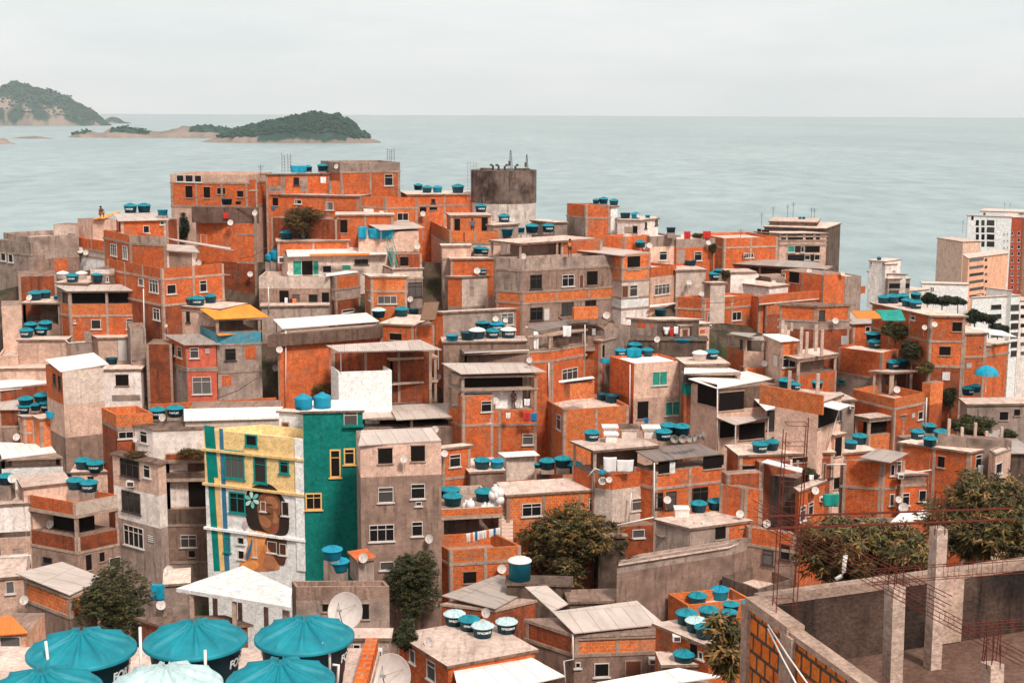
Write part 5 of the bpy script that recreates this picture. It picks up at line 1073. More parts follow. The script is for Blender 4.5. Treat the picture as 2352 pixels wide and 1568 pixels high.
def trees():
    T(1500, 1650, 2)
    tree('big round mango tree standing before the wide cracked roof', 1018, 688, 262, 232, 93, 1250, .40, ('leaf_dark', 'leaf_olive', 'leaf_tan'), (.42, .38, .2), clumps=34)
    T(900, 2048, 2)
    tree('tall dark narrow tree between the grey parapet house and sheds', 1000, 385, 150, 222, 88, 1000, .24, ('leaf_green', 'leaf_dark', 'leaf_olive'), (.5, .35, .15), clumps=24)
    tree('dark bushes hanging below the tall narrow tree', 950, 640, 85, 120, 86, 350, .25, ('leaf_green', 'leaf_dark'), (.5, .5), clumps=8, name='bush', cat='bush')
    T(0, 2048, 2)
    tree('dense dark green tree beside the tilted corrugated roof', 568, 468, 232, 190, 77, 1300, .22, ('leaf_green', 'leaf_dark', 'leaf_olive'), (.45, .35, .2), clumps=30)
    tree('dark undergrowth bush behind the large foreground tanks', 720, 690, 60, 110, 74, 280, .22, ('leaf_green', 'leaf_dark'), (.5, .5), clumps=8, name='bush', cat='bush')
    T(900, 600)
    tree('sparse rusty brown tree over the pergola on the ridge', 700, 632, 250, 122, 139.5, 900, .22, ('leaf_dark', 'leaf_rust', 'leaf_olive'), (.4, .4, .2), clumps=20)
    T(0, 600)
    tree('small dark cone shaped tree beside the balcony house', 1675, 722, 62, 120, 141, 300, .2, ('leaf_green', 'leaf_teal'), (.5, .5), clumps=10, name='cypress_tree')
    T(3072, 750)
    tree('loose green tree growing beside the peach wall house', 1170, 1320, 125, 95, 120.5, 420, .26, ('leaf_green', 'leaf_olive', 'leaf_dark'), (.4, .2, .4), clumps=12)
    tree('dark green tree below the brick balcony with white rail', 1320, 1500, 135, 105, 117.5, 450, .26, ('leaf_green', 'leaf_dark'), (.5, .5), clumps=12)
    for u, v, rx, ry, l in ((1465, 1015, 62, 48, 'round dark street tree at the end of the low white buildings'), (1600, 1035, 85, 42, 'wide dark street tree before the long white building'), (1745, 1050, 70, 40, 'dark street tree next to the white flat block'), (1900, 1180, 100, 62, 'large dark street tree before the white apartment block'), (2030, 1205, 70, 40, 'flat topped dark tree over the blue folded tarp'), (2110, 1310, 80, 52, 'dark tree low beside the white apartment block')):
        tree(l, u, v, rx, ry, 235, 330, .55, ('leaf_teal', 'leaf_green', 'leaf_dark'), (.4, .4, .2), clumps=9, group='street trees by the apartments', name='street_tree')
    T(3072, 1250)
    tree('leafy shrub with orange tips behind the open slab room', 1450, 520, 90, 55, 115, 260, .24, ('leaf_olive', 'leaf_tan', 'leaf_green'), (.4, .3, .3), clumps=8, name='shrub', cat='shrub')
    tree('feathery green tree in the gap before the round cornered house', 1860, 1040, 250, 110, 109.5, 560, .26, ('leaf_green', 'leaf_dark', 'leaf_olive'), (.45, .4, .15), clumps=16)
    tree('dark bush climbing beside the tall brick stack', 1680, 800, 75, 115, 111, 260, .26, ('leaf_green', 'leaf_dark'), (.5, .5), clumps=8, name='bush', cat='bush')
    tree('weedy bush left of the mossy tiled roof', 2200, 1110, 80, 60, 107, 200, .25, ('leaf_green', 'leaf_dark'), (.5, .5), clumps=6, name='bush', cat='bush')
    T(0, 1600)
    tree('row of green potted plants on the dark balcony house', 1765, 500, 150, 55, 102.6, 280, .2, ('leaf_olive', 'leaf_rust', 'leaf_green'), (.4, .3, .3), clumps=10, name='planter_shrub', cat='plants', trunk=False, rz=.6)
    tree('dry brown weeds along the ledge of the pink and white house', 1240, 500, 200, 32, 101.2, 200, .14, ('leaf_dark', 'leaf_rust'), (.6, .4), clumps=8, name='ledge_weeds', cat='weeds', trunk=False, rz=.5)
    T(900, 1150)
    tree('small ochre palm like plant behind the teal block drums', 900, 940, 85, 55, 113, 120, .5, ('leaf_rust', 'leaf_olive'), (.6, .4), clumps=6, name='palm_plant', cat='palm', aspect=.12)
    T(2600, 800)
    tree('small planted bush beside the stair turret tank', 690, 690, 55, 50, 138, 160, .2, ('leaf_dark', 'leaf_olive'), (.6, .4), clumps=6, name='bush', cat='bush')
    tree('potted shrubs on the pink washing roof', 450, 335, 60, 26, 142, 90, .18, ('leaf_dark', 'leaf_olive'), (.6, .4), clumps=5, name='roof_shrub', cat='shrub', trunk=False)
    tree('little hanging bush at the corner of the curved parapet house', 575, 445, 45, 42, 140, 110, .2, ('leaf_dark', 'leaf_green'), (.6, .4), clumps=5, name='bush', cat='bush')
    T(2600, 1300)
    tree('courtyard plants between the brick walls below the five tanks', 1460, 1360, 90, 55, 103.4, 200, .2, ('leaf_olive', 'leaf_green', 'leaf_dark'), (.3, .4, .3), clumps=7, name='courtyard_shrub', cat='shrub', trunk=False)
    # near mango trees on the right
    T(3072, 1700, 2)
    mg = ('leaf_dark', 'leaf_olive', 'leaf_tan'); mw = (.40, .36, .24)
    tree('near mango tree with long drooping leaves, left of the concrete column', 400, 650, 285, 240, 44, 560, .30, mg, mw, clumps=26, group='near mango trees', name='mango_tree', droop=.9, per=11, aspect=.2, rz=2.2)
    tree('near mango tree behind the tall concrete column', 760, 690, 190, 160, 42, 300, .30, mg, mw, clumps=16, group='near mango trees', name='mango_tree', droop=.9, per=11, aspect=.2, rz=1.8)
    tree('wide mango tree filling the right edge behind the concrete wall', 1150, 520, 330, 260, 46, 820, .30, mg, mw, clumps=32, group='near mango trees', name='mango_tree', droop=.9, per=11, aspect=.2, rz=2.5)
    T(2500, 2048, 2)
    tree('mango sapling leaning against the near brick wall', 560, 700, 125, 170, 27, 130, .26, ('leaf_olive', 'leaf_tan', 'leaf_dark'), (.45, .3, .25), clumps=14, group='near mango trees', name='mango_sapling', droop=.9, per=9, aspect=.22, rz=.7)
# ================================================================ the near roof on the left and the unfinished roof on the right
def near_roof():
    zl = CAMZ-7.9
    rx0, rx1, ry0, ry1 = -11, -2.3, 12, 22.7; zr = zl-.98
    o = thing('house', 'nearest rooftop house carrying the row of large blue tanks', 'house', 'houses stacked on the hillside', (rx0, ry0, ground_z(-6, 20)-1))
    b = Vector(o.location)
    mb = MB(); mb.prism([(rx0-b.x, ry0-b.y), (rx1-b.x, ry0-b.y), (rx1-b.x, ry1-b.y), (rx0-b.x, ry1-b.y)], 0, zr-b.z-.15); mb.obj('wall', 'brick', o)
    mb = MB(); mb.prism([(rx0-b.x-.1, ry0-b.y-.1), (rx1-b.x+.1, ry0-b.y-.1), (rx1-b.x+.1, ry1-b.y+.1), (rx0-b.x-.1, ry1-b.y+.1)], zr-b.z-.149, zr-b.z, bot=True); mb.obj('roof', 'slab', o)
    mb = MB(); mb.prism([(rx1-b.x-.12, ry0-b.y), (rx1-b.x+.08, ry0-b.y), (rx1-b.x+.08, ry1-b.y), (rx1-b.x-.12, ry1-b.y)], zr-b.z, zr-b.z+.22); mb.obj('kerb', 'brick', o)
    big = [(187,1478,232,'b','front row, large blue tank at the left with label on its side'),(448,1456,227,'b','large blue tank in the middle of the back row by the big dish'),(699,1447,222,'b','large blue tank nearest the big round dish'),
           (381,1560,245,'l','large tank with faded pale lid among the blue ones'),(644,1548,241,'b','large blue tank in front of the one by the big dish'),(97,1572,250,'b','large blue tank cut off by the bottom left corner')]
    big[0] = big[0][:4]+('large blue tank beside the dark tree, leftmost of the back row',)
    for u, v, w, k, lab in big:
        p = PZ(u, v, zl+.12); R = w/2/FPX*(p-CAM).length/1.06
        t = make_tank((p.x, p.y, zl+.12-1.15*R), R, k, None, lab, rot=random.uniform(0, .5))
        t['group'] = 'large tanks on the nearest rooftop'
        az = -pi/2-math.atan2(p.x, p.y)*-1
        for a in (-1.8, 1.8):
            l = link('lettering', bent_text('FORTLEV', .24, .66, .92, az+a), t); l.scale = (R, R, R)
    T(0, 2048, 2)
    for p0, p1, lab in (((240, 676), (268, 800), 'white pipe rising left of the front tanks'), ((735, 602), (737, 790), 'tall white pipe between two large tanks'), ((458, 775), (460, 850), 'short white pipe before the left tank'), ((1077, 722), (1076, 800), 'short white pipe before the middle tank')):
        a = P(*tt(p1), 19.6); q = P(*tt(p0), 19.6); mb = MB(); mb.tube([(0, 0, -.6), tuple(q-a)], .022, 8); pp = mb.obj('water_pipe', 'pvc', None, True); pp.location = a; tag(pp, lab, 'pipe', 'white water pipes on roofs')
    T(900, 2048, 2)
    pts = [P(*tt(q), 20.2) for q in ((512, 682), (548, 716), (550, 930))]; mb = MB(); mb.tube([tuple(q-pts[0]) for q in pts], .024, 8); pp = mb.obj('water_pipe', 'pvc', None, True); pp.location = pts[0]; tag(pp, 'bent white pipe between the two tanks by the big dish', 'pipe', 'white water pipes on roofs')
    pts = [P(*tt(q), 20.0) for q in ((565, 800), (595, 800), (588, 930))]; mb = MB(); mb.tube([tuple(q-pts[0]) for q in pts], .024, 8); pp = mb.obj('water_pipe', 'pvc', None, True); pp.location = pts[0]; tag(pp, 'elbowed white pipe in front of the nearest blue tank', 'pipe', 'white water pipes on roofs')
    for u, v, w, lab, kd in ((205, 860, 130, 'small blue tank peeping between the large tanks and the tile roof', 'b'), (30, 850, 80, 'small blue tank at the left edge below the tile roof', 'b')):
        p = P(*tt((u, v)), 44); R = w/TK/2/FPX*47; make_tank(p, R, kd, None, lab)
        mb = MB(); mb.box((p.x, p.y, p.z-6), (R*1.3, 0, 0), (0, R*1.3, 0), (0, 0, 6)); q = mb.obj('concrete_plinth', 'conc'); tag(q, 'plinth under the '+lab[:40].split(' below')[0].split(' peeping')[0]+(' by the edge' if u < 100 else ' near large tanks'), 'plinth')
    T(900, 2048, 2)
    p = P(*tt((768, 870)), 50); make_tank(p, 45/2.2857/FPX*54, 'k', None, 'grey barrel standing in the brick yard by the second dish')
    mb = MB(); mb.box((p.x, p.y, p.z-5), (1, 0, 0), (0, 1, 0), (0, 0, 5)); tag(mb.obj('concrete_plinth', 'conc'), 'plinth carrying the barrel in the brick yard', 'plinth')
    dish_at(P(*tt((640, 520)), 34), .475, Vector((-.30, -.88, .36)), 'large white satellite dish rising behind the near blue tanks', 3.0)
    dish_at(P(*tt((878, 862)), 26), .44, Vector((-.34, -.86, .38)), 'large white satellite dish cut off by the bottom edge', 2.0)
def rebar_beam(a, b, lab, w=.09, h=.11, st=.22):
    a, b = Vector(a), Vector(b); d = (b-a).normalized(); s = d.cross(Vector((0, 0, 1))).normalized()*w/2; up = Vector((0, 0, h/2))
    o = thing('rebar_cage', lab, 'rebar', 'rusty rebar cages', a); mb = MB()
    for x in (-1, 1):
        for z in (-1, 1): mb.tube([tuple(s*x+up*z), tuple((b-a)+s*x+up*z)], .006, 5)
    n = int((b-a).length/st)
    for k in range(1, n):
        p = d*(st*k)+d*random.uniform(-.04, .04); q = [p-s-up, p+s-up, p+s+up, p-s+up]
        for i in range(4): mb.bar(tuple(q[i]), tuple(q[(i+1) % 4]), .005)
    mb.obj('bars', 'rust', o)
def rebar_col(p, h, lab, w=.14, r=.007, lean=(0, 0)):
    o = thing('rebar_cage', lab, 'rebar', 'rusty rebar cages', p); mb = MB()
    for x in (-1, 1):
        for y in (-1, 1): mb.tube([(x*w/2, y*w/2, -.05), (x*w/2+lean[0]*h+random.uniform(-.04, .04), y*w/2+lean[1]*h, h*random.uniform(.85, 1))], r, 5)
    for k in range(int(h/.3)):
        z = .15+.3*k; q = [(-w/2+lean[0]*z, -w/2, z), (w/2+lean[0]*z, -w/2, z), (w/2+lean[0]*z, w/2, z), (-w/2+lean[0]*z, w/2, z)]
        for i in range(4): mb.bar(q[i], q[(i+1) % 4], .007)
    mb.obj('bars', 'rust', o)
def near_terrace():
    T(3072, 2048, 2)
    zf = CAMZ-8.5
    M['nbrick'] = wallmat('near_hollow_brick', (.78, .17, .022), .4, brick=(.88, .26, .045), mortar=(.12, .075, .055), size=(.27, .27, .03), dark=(.09, .045, .03))
    M['ncap'] = wallmat('near_raw_concrete', (.46, .31, .24), .45, dark=(.12, .075, .055))
    M['nwall'] = wallmat('near_mouldy_render', (.085, .05, .038), .9, dark=(.014, .01, .009), blotch=(.028, .019, .016))
    M['nfloor'] = wallmat('near_rough_floor', (.13, .07, .05), .6, dark=(.06, .035, .026))
    ztop = CAMZ-7.27
    # plan of the roof: far left corner, right end of the back wall, near end of the left wall
    A = PZ(*tt((-40, 442)), ztop); B = PZ(*tt((1400, 262)), ztop); B = P(*tt((1400, 262)), A.y+1.9)
    C = PZ(*tt((620, 905)), ztop)
    A.z = B.z = C.z = 0
    e1 = (B-A).normalized(); e2 = (C-A).normalized(); C = A+e2*9; B = A+e1*7
    D = B+e2*9
    gz = ground_z(A.x, A.y)-6
    o = thing('unfinished_house', 'unfinished roof storey with mouldy walls, bare brick side and concrete columns', 'unfinished house', None, (A.x, A.y, gz))
    L = lambda p: (p.x-A.x, p.y-A.y)
    q = [L(C), L(D), L(B), L(A)]
    mb = MB(); mb.prism(q, zf-gz-.15, zf-gz, bot=True); mb.obj('floor', 'nfloor', o)
    n1 = Vector((-e1.y, e1.x, 0)); n2 = Vector((e2.y, -e2.x, 0))
    if n1.y < 0: n1 = -n1
    if n2.x > 0: n2 = -n2
    t = .16
    def run(p, q, n, z0, z1, mat, nm, tt_=t):
        c = [L(p), L(q), L(q+n*tt_), L(p+n*tt_)]
        ar = sum(c[i-1][0]*c[i][1]-c[i][0]*c[i-1][1] for i in range(4))
        if ar < 0: c.reverse()
        m = MB(); m.prism(c, z0, z1, bot=True); return m.obj(nm, mat, o)
    H = ztop-gz; F = zf-gz
    run(A, B, n1, F-.9, H-.16, 'nwall', 'back_wall'); run(A-n1*.01, B-n1*.01, n1, H-.16, H, 'ncap', 'wall_cap', t+.03)
    run(A-n2*.0, C, n2, F, H-.14, 'nwall', 'side_wall_inner', .05)
    run(A+n2*.05, C+n2*.05, n2, 0, H-.14, 'nbrick', 'brick_wall', t)
    run(A-n2*.02, A-n2*.02+e2*1.35, n2, H-.14, H+.02, 'ncap', 'wall_cap', t+.12)
    run(A-n2*.01+e2*1.35, C, n2, H-.14, H-.05, 'ncap', 'wall_cap', t+.08)
    p = A+n2*.22+e2*1.35; m = MB(); m.box((L(p)[0], L(p)[1], (H-.1)/2), tuple(e2*.17), tuple(n2*.06), (0, 0, (H-.1)/2)); m.obj('pillar', 'ncap', o)
    p = A+n2*.22+e2*.02; m = MB(); m.box((L(p)[0], L(p)[1], (H-.1)/2), tuple(e2*.1), tuple(n2*.05), (0, 0, (H-.1)/2)); m.obj('pillar', 'ncap', o)
    def col(pix_base, wpx, pix_top, lab, zb=None):
        b = PZ(*tt(pix_base), zb or zf); tp = P(*tt(pix_top), b.y); w = wpx/TK/FPX*(b-CAM).length/2
        g = thing('concrete_column', lab, 'column', 'bare concrete columns on the near roof', (b.x, b.y, zf)); m = MB()
        a = .35; x = Vector((cos(a), sin(a), 0))*w*.78; y = Vector((-sin(a), cos(a), 0))*w*.78
        dx = (tp.x-b.x); hh = tp.z-zf; m.v = []
        lo = [x*i+y*j for i, j in ((-1, -1), (1, -1), (1, 1), (-1, 1))]; hi = [p+Vector((dx, 0, hh+random.uniform(-.03, .02))) for p in lo]
        for i in range(4): m.face([lo[i], lo[(i+1) % 4], hi[(i+1) % 4], hi[i]])
        m.face(hi); m.obj('shaft', 'ncol', g)
        r = MB()
        for p in hi: r.tube([tuple(p*.75+Vector((dx, 0, hh))*.25-Vector((0, 0, .1))), tuple(Vector((dx, 0, hh))+Vector((p.x-dx, p.y, 0))*.6+Vector((random.uniform(-.03, .03), 0, random.uniform(.25, .5))))], .009, 5)
        r.obj('rebar', 'rust', g); return b, tp
    b1, t1 = col((862, 815), 78, (897, 82), 'tallest concrete column standing against the back wall')
    b2, t2 = col((648, 975), 92, (668, 385), 'thick concrete column nearest the brick side wall')
    b3, t3 = col((1172, 985), 100, (1177, 790), 'short concrete stub with tall rusty rebar at the right')
    p = P(*tt((1172, 790)), b3.y); rebar_col(p, .75, 'rusty rebar tuft on the short concrete stub', .2)
    p = P(*tt((893, 95)), b1.y); rebar_col(p, .62, 'rusty rebar tuft on the tallest column', .16)
    # pier on the back wall
    p = PZ(*tt((930, 690)), zf); m = MB(); pp = A+e1*((p-A).dot(e1)); m.box((L(pp)[0], L(pp)[1], F+(H-F)/2), tuple(e1*.28), tuple(n1*.05), (0, 0, (H-F)/2-.02)); m.obj('pier', 'ncap', o)
    # rebar cages
    q = P(*tt((85, 520)), A.y-.6); rebar_col(q, 3.0, 'tall leaning rebar cage at the far corner of the near roof', .30, .008, (.03, 0))
    T(3072, 1700, 2)
    a = P(*tt((0, 478)), 19.5); rebar_beam(a, P(*tt((1290, 436)), 21.5), 'upper thin rebar beam crossing in front of the mango trees', .03, .012, .6)
    a = P(*tt((0, 542)), 19.4); rebar_beam(a, P(*tt((1290, 494)), 21.4), 'second thin rebar beam crossing in front of the mango trees', .03, .012, .6)
    a = P(*tt((-60, 415)), 22); rebar_beam(a, P(*tt((950, 925)), 17.6), 'upper sloping rebar beam running down to the right', .1, .13)
    T(3072, 2048, 2)
    a = P(*tt((-40, 40)), 21.8); rebar_beam(a, P(*tt((1345, 775)), 17.0), 'lower sloping rebar beam reaching the right corner', .1, .13)
    a = P(*tt((540, 340)), 20); rebar_beam(a, P(*tt((1345, 278)), 21), 'level rebar beam along the concrete back wall', .1, .2)
    a = P(*tt((1045, 608)), 19.5); rebar_beam(a, P(*tt((1345, 582)), 20), 'short rebar beam meeting the stub on the right', .1, .1)
    for (p0, p1, lab) in (((0, 590), (230, 930), 'pale cable hanging over the brick side wall, upper one'), ((0, 610), (165, 930), 'pale cable hanging over the brick side wall, lower one')):
        a = P(*tt(p0), 19.2); q = P(*tt(p1), 16.5); mb = MB(); mb.tube([(0, 0, 0), tuple((q-a)*.5-Vector((0, 0, .02))), tuple(q-a)], .012, 6); c = mb.obj('cable', 'pvc', None, True); c.location = a; tag(c, lab, 'cable', 'cables over the brick wall')
    pts = [P(*tt(q), 21.3) for q in ((408, 225), (400, 270), (398, 310), (385, 335), (355, 352))]; mb = MB(); mb.tube([tuple(q-pts[0]) for q in pts], .035, 8); c = mb.obj('conduit', 'pvc', None, True); c.location = pts[0]; tag(c, 'bent grey conduit standing up from the concrete back wall', 'conduit')
# ================================================================ dishes, washing, people, small things
def dish_meshes():
    mb = MB(); mb.lathe([(0, 0), (.35, .03), (.7, .12), (.97, .23), (1, .25), (.98, .235), (.7, .105), (.35, .015), (0, -.015)], 28); r = mb.mesh('dish_reflector', 'dish', True)
    mb = MB(); mb.bar((0, -.85, .15), (0, -.05, .95), .04); mb.box((0, 0, .98), (.09, 0, 0), (0, .07, 0), (0, 0, .1)); mb.bar((.5, .4, .1), (0, 0, .95), .025); mb.bar((-.5, .4, .1), (0, 0, .95), .025); a = mb.mesh('feed_arm', 'steel')
    return r, a
DM = dish_meshes()
def dish_at(p, R, n, lab, post=.7, group='satellite dishes on roofs and walls', dark=False):
    o = thing('satellite_dish', lab, 'satellite dish', group, p - Vector((0, 0, 0)))
    q = n.to_track_quat('Z', 'Y')
    for nm, me in (('reflector', DM[0]), ('feed_arm', DM[1])):
        c = link(nm, me, o); c.rotation_mode = 'QUATERNION'; c.rotation_quaternion = q; c.scale = (R, R, R)
    b = -n.normalized()*.12
    mb = MB(); mb.tube([tuple(b*.1), tuple(b*1.5), tuple(b*1.6+Vector((0, 0, -post)))], .028, 6); mb.obj('mount', 'steel', o)
    return o
def dishes(items):
    dg = bpy.context.evaluated_depsgraph_get()
    for u, v, w, lab in items:
        uu, vv = tt((u, v)); r = ray(uu, vv).normalized()
        ok, loc, nor, idx, ob, mx_ = SC.ray_cast(dg, CAM, r)
        dist = (loc-CAM).length-.55 if ok and (loc-CAM).length < 190 else 150
        p = CAM+r*dist; R = w/TK/2/FPX*dist*1.02
        n = Vector((random.uniform(-.5, .25), -.85, random.uniform(.25, .5)))
        dish_at(p, R, n, lab)
def cloth(hd, u0, v0, u1, v1, mat, lab, cat='washing', off=.5, name='washing', shirt=False, group=None, lean=0):
    """one hanging cloth between picture corners at distance hd"""
    y = (HS[hd].d if isinstance(hd, str) else hd)-off
    a, b = P(*tt((u0, v0)), y), P(*tt((u1, v0)), y); c = P(*tt(((u0+u1)/2, v1)), y)
    w = b-a; h = a.z-c.z; nx, nz = 8, 8; V = []; F = []; ph = random.uniform(0, 6)
    for j in range(nz+1):
        for i in range(nx+1):
            s, t = i/nx, j/nz; p = w*(s-.5)*(1-.08*t)
            if shirt and t > .38: p *= .62
            V.append((p.x, p.y+.05*sin(s*9+ph)*(.3+t)+lean*t, -h*t-.03*sin(s*pi)))
    for j in range(nz):
        for i in range(nx): k = j*(nx+1)+i; F.append((k, k+1, k+nx+2, k+nx+1))
    me = bpy.data.meshes.new(name); me.from_pydata(V, [], F); me.materials.append(M[mat]); me.polygons.foreach_set('use_smooth', [True]*len(F))
    o = link(name, me); o.location = (a+b)/2; md = o.modifiers.new('thickness', 'SOLIDIFY'); md.thickness = .012
    tag(o, lab, cat, group); return o
def hitpoint(u, v, back=.3):
    dg = bpy.context.evaluated_depsgraph_get(); r = ray(*tt((u, v))).normalized()
    ok, loc, nor, idx, ob, mx_ = SC.ray_cast(dg, CAM, r); return (loc-r*back), nor
def acs(items):
    for u, v, w, lab in items:
        p, n = hitpoint(u, v, .25); s = w/TK/2/FPX*(p-CAM).length
        o = thing('air_conditioner', lab, 'air conditioner', 'air conditioners on walls', p); mb = MB()
        mb.box((0, 0, 0), (s, 0, 0), (0, .22, 0), (0, 0, s*.72)); mb.obj('case', 'pvc', o); mb = MB()
        mb.box((s*.1, -.225, 0), (s*.75, 0, 0), (0, .006, 0), (0, 0, s*.5)); mb.obj('grille', 'bar', o)
        mb = MB(); mb.box((0, .1, -s*.8), (s*.9, 0, 0), (0, .2, 0), (0, 0, .02)); mb.obj('bracket', 'steel', o)
def person(p, h, lab, top, bottom, pose='stand', yaw=0):
    o = thing('person', lab, 'person', None, p); o.rotation_euler = (0, 0, yaw); s = h/1.7
    J = {'stand': [(0,0,.95),(0,0,1.2),(0,0,1.42),(0,0,1.52),(0,0,1.64), (-.2,0,1.38),(-.27,.02,1.1),(-.22,-.18,.95),(-.22,-.26,.93), (.2,0,1.38),(.27,.02,1.1),(.22,-.18,.95),(.22,-.26,.93), (-.1,0,.9),(-.11,-.02,.5),(-.11,.03,.08),(-.11,-.12,.04), (.1,0,.9),(.11,.02,.5),(.12,.05,.08),(.12,-.1,.04)],
         'crouch': [(0,.1,.42),(0,0,.66),(-.06,-.12,.86),(-.08,-.16,.95),(-.10,-.2,1.06), (-.22,-.1,.82),(-.3,-.25,.6),(-.2,-.42,.42),(-.18,-.5,.38), (.16,-.12,.82),(.2,-.3,.58),(.05,-.44,.42),(.03,-.5,.38), (-.12,.06,.4),(-.18,-.3,.5),(-.16,-.12,.08),(-.16,-.26,.04), (.12,.06,.4),(.18,-.3,.5),(.16,-.1,.08),(.16,-.24,.04)]}[pose]
    R = [.14,.13,.14,.06,.105, .06,.045,.035,.03, .06,.045,.035,.03, .085,.062,.045,.04, .085,.062,.045,.04]
    E = [(0,1),(1,2),(2,3),(3,4),(2,5),(5,6),(6,7),(7,8),(2,9),(9,10),(10,11),(11,12),(0,13),(13,14),(14,15),(15,16),(0,17),(17,18),(18,19),(19,20)]
    def skin(V, E, Rr, nm, mat):
        me = bpy.data.meshes.new(nm); me.from_pydata([tuple(c*s for c in v) for v in V], E, []); ob = link(nm, me, o)
        ob.modifiers.new('Skin', 'SKIN')
        for i, r in enumerate(Rr): me.skin_vertices[0].data[i].radius = (r*s, r*s)
        me.skin_vertices[0].data[0].use_root = True
        sd = ob.modifiers.new('Sub', 'SUBSURF'); sd.levels = sd.render_levels = 1
        me.materials.append(M[mat])
    skin(J, E, R, 'body', 'skin')
    Z = lambda i, k=0: J[i]
    skin([J[0], J[1], J[2], J[5], J[9]], [(0, 1), (1, 2), (2, 3), (2, 4)], [.165, .16, .165, .075, .075], 'shirt', top)
    skin([J[0], J[13], tuple((a+b)/2 for a, b in zip(J[13], J[14])), J[17], tuple((a+b)/2 for a, b in zip(J[17], J[18]))], [(0, 1), (1, 2), (0, 3), (3, 4)], [.16, .11, .095, .11, .095], 'shorts', bottom)
    hd = J[4]; mb = MB(); mb.lathe([(.0, -.03), (.115, -.01), (.12, .05), (.09, .11), (.0, .135)], 14, (hd[0]*s, (hd[1]+.015)*s, hd[2]*s)); mb.obj('hair', 'hair', o, True)
def antennas(items):
    for u, v0, v1, d, lab in items:
        a = P(*tt((u, v1)), d); z = zcol(*tt((u, v0)), d)
        o = thing('antenna', lab, 'antenna', 'thin antennas and frames on roofs', a); h = z-a.z; mb = MB(); mb.bar((0, 0, 0), (0, 0, h), .045); mb.obj('mast', 'bar', o)
        mb = MB()
        for k in range(4): mb.bar((-.35+.04*k, 0, h*.93-.13*k), (.35-.04*k, 0, h*.93-.13*k), .02)
        mb.obj('elements', 'bar', o)
def rebar_frames():
    T(900, 600)
    for u0, u1, v0, v1, d, lab in ((525, 605, 25, 205, 150, 'rebar columns standing up on the ridge house roof'), (1490, 1555, -20, 105, 151, 'rebar column bundle on the parapet of the ridge house')):
        b = P(*tt(((u0+u1)/2, v1)), d+1); z = zcol(*tt((u0, v0)), d+1); w = (u1-u0)/TK/FPX*d
        o = thing('rebar_cage', lab, 'rebar', 'rebar left standing on roofs', b); mb = MB()
        for x in (-w/2, -w/2+.3, w/2-.3, w/2): mb.bar((x, 0, 0), (x, .02, (z-b.z)*random.uniform(.85, 1)), .035)
        for k in range(6): zz = (z-b.z)*k/7+.2; mb.bar((-w/2, 0, zz), (-w/2+.3, 0, zz), .025); mb.bar((w/2-.3, 0, zz), (w/2, 0, zz), .025)
        mb.obj('bars', 'rust', o)
def columns():
    T(2600, 1300)
    k = 0
    for u, v0, v1, lab in ((1217, -40, 60, 'behind the white lean-to roof'), (1243, 0, 75, 'second behind the white lean-to roof'), (1270, 40, 80, 'short stub behind the white lean-to'), (1300, -20, 30, 'far rear'), (1386, 18, 232, 'tall one at the front left'), (1436, 62, 285, 'front middle'), (1521, 2, 215, 'tallest of the rear row'), (1576, 44, 262, 'front right'), (1275, 420, 680, 'at the corner of the pink house roof'), (1535, 446, 702, 'in the middle of the low brick wall')):
        d = HS['t26'].d + (3 if v1 < 100 else 0.6) if v1 < 400 else HS['n16'].d+.3
        a = P(*tt((u, v1)), d); z = zcol(*tt((u, v0)), d)
        mb = MB(); mb.box((0, 0, (z-a.z)/2-.1), (.12, 0, 0), (0, .12, 0), (0, 0, (z-a.z)/2+.1)); o = mb.obj('concrete_column', 'ncol'); o.location = a
        tag(o, f'bare concrete roof column, {lab}', 'column', 'bare concrete columns on roofs')
    T(3072, 1250)
    for u, v0, v1, lab in ((1660, 975, 1085, 'nearest the tall brick stack'), (1778, 1052, 1175, 'left front'), (1902, 1010, 1125, 'rear middle'), (2003, 1088, 1205, 'right front'), (2143, 1048, 1160, 'rear right')):
        a = P(*tt((u, v1)), HS['q39w'].d-.1); z = zcol(*tt((u, v0)), HS['q39w'].d-.1); mb = MB(); mb.box((0, 0, (z-a.z)/2-.3), (.1, 0, 0), (0, .1, 0), (0, 0, (z-a.z)/2+.3)); o = mb.obj('fence_post', 'ncol'); o.location = a
        tag(o, f'concrete post on the grey fence wall, {lab}', 'post', 'concrete posts on the grey fence wall')
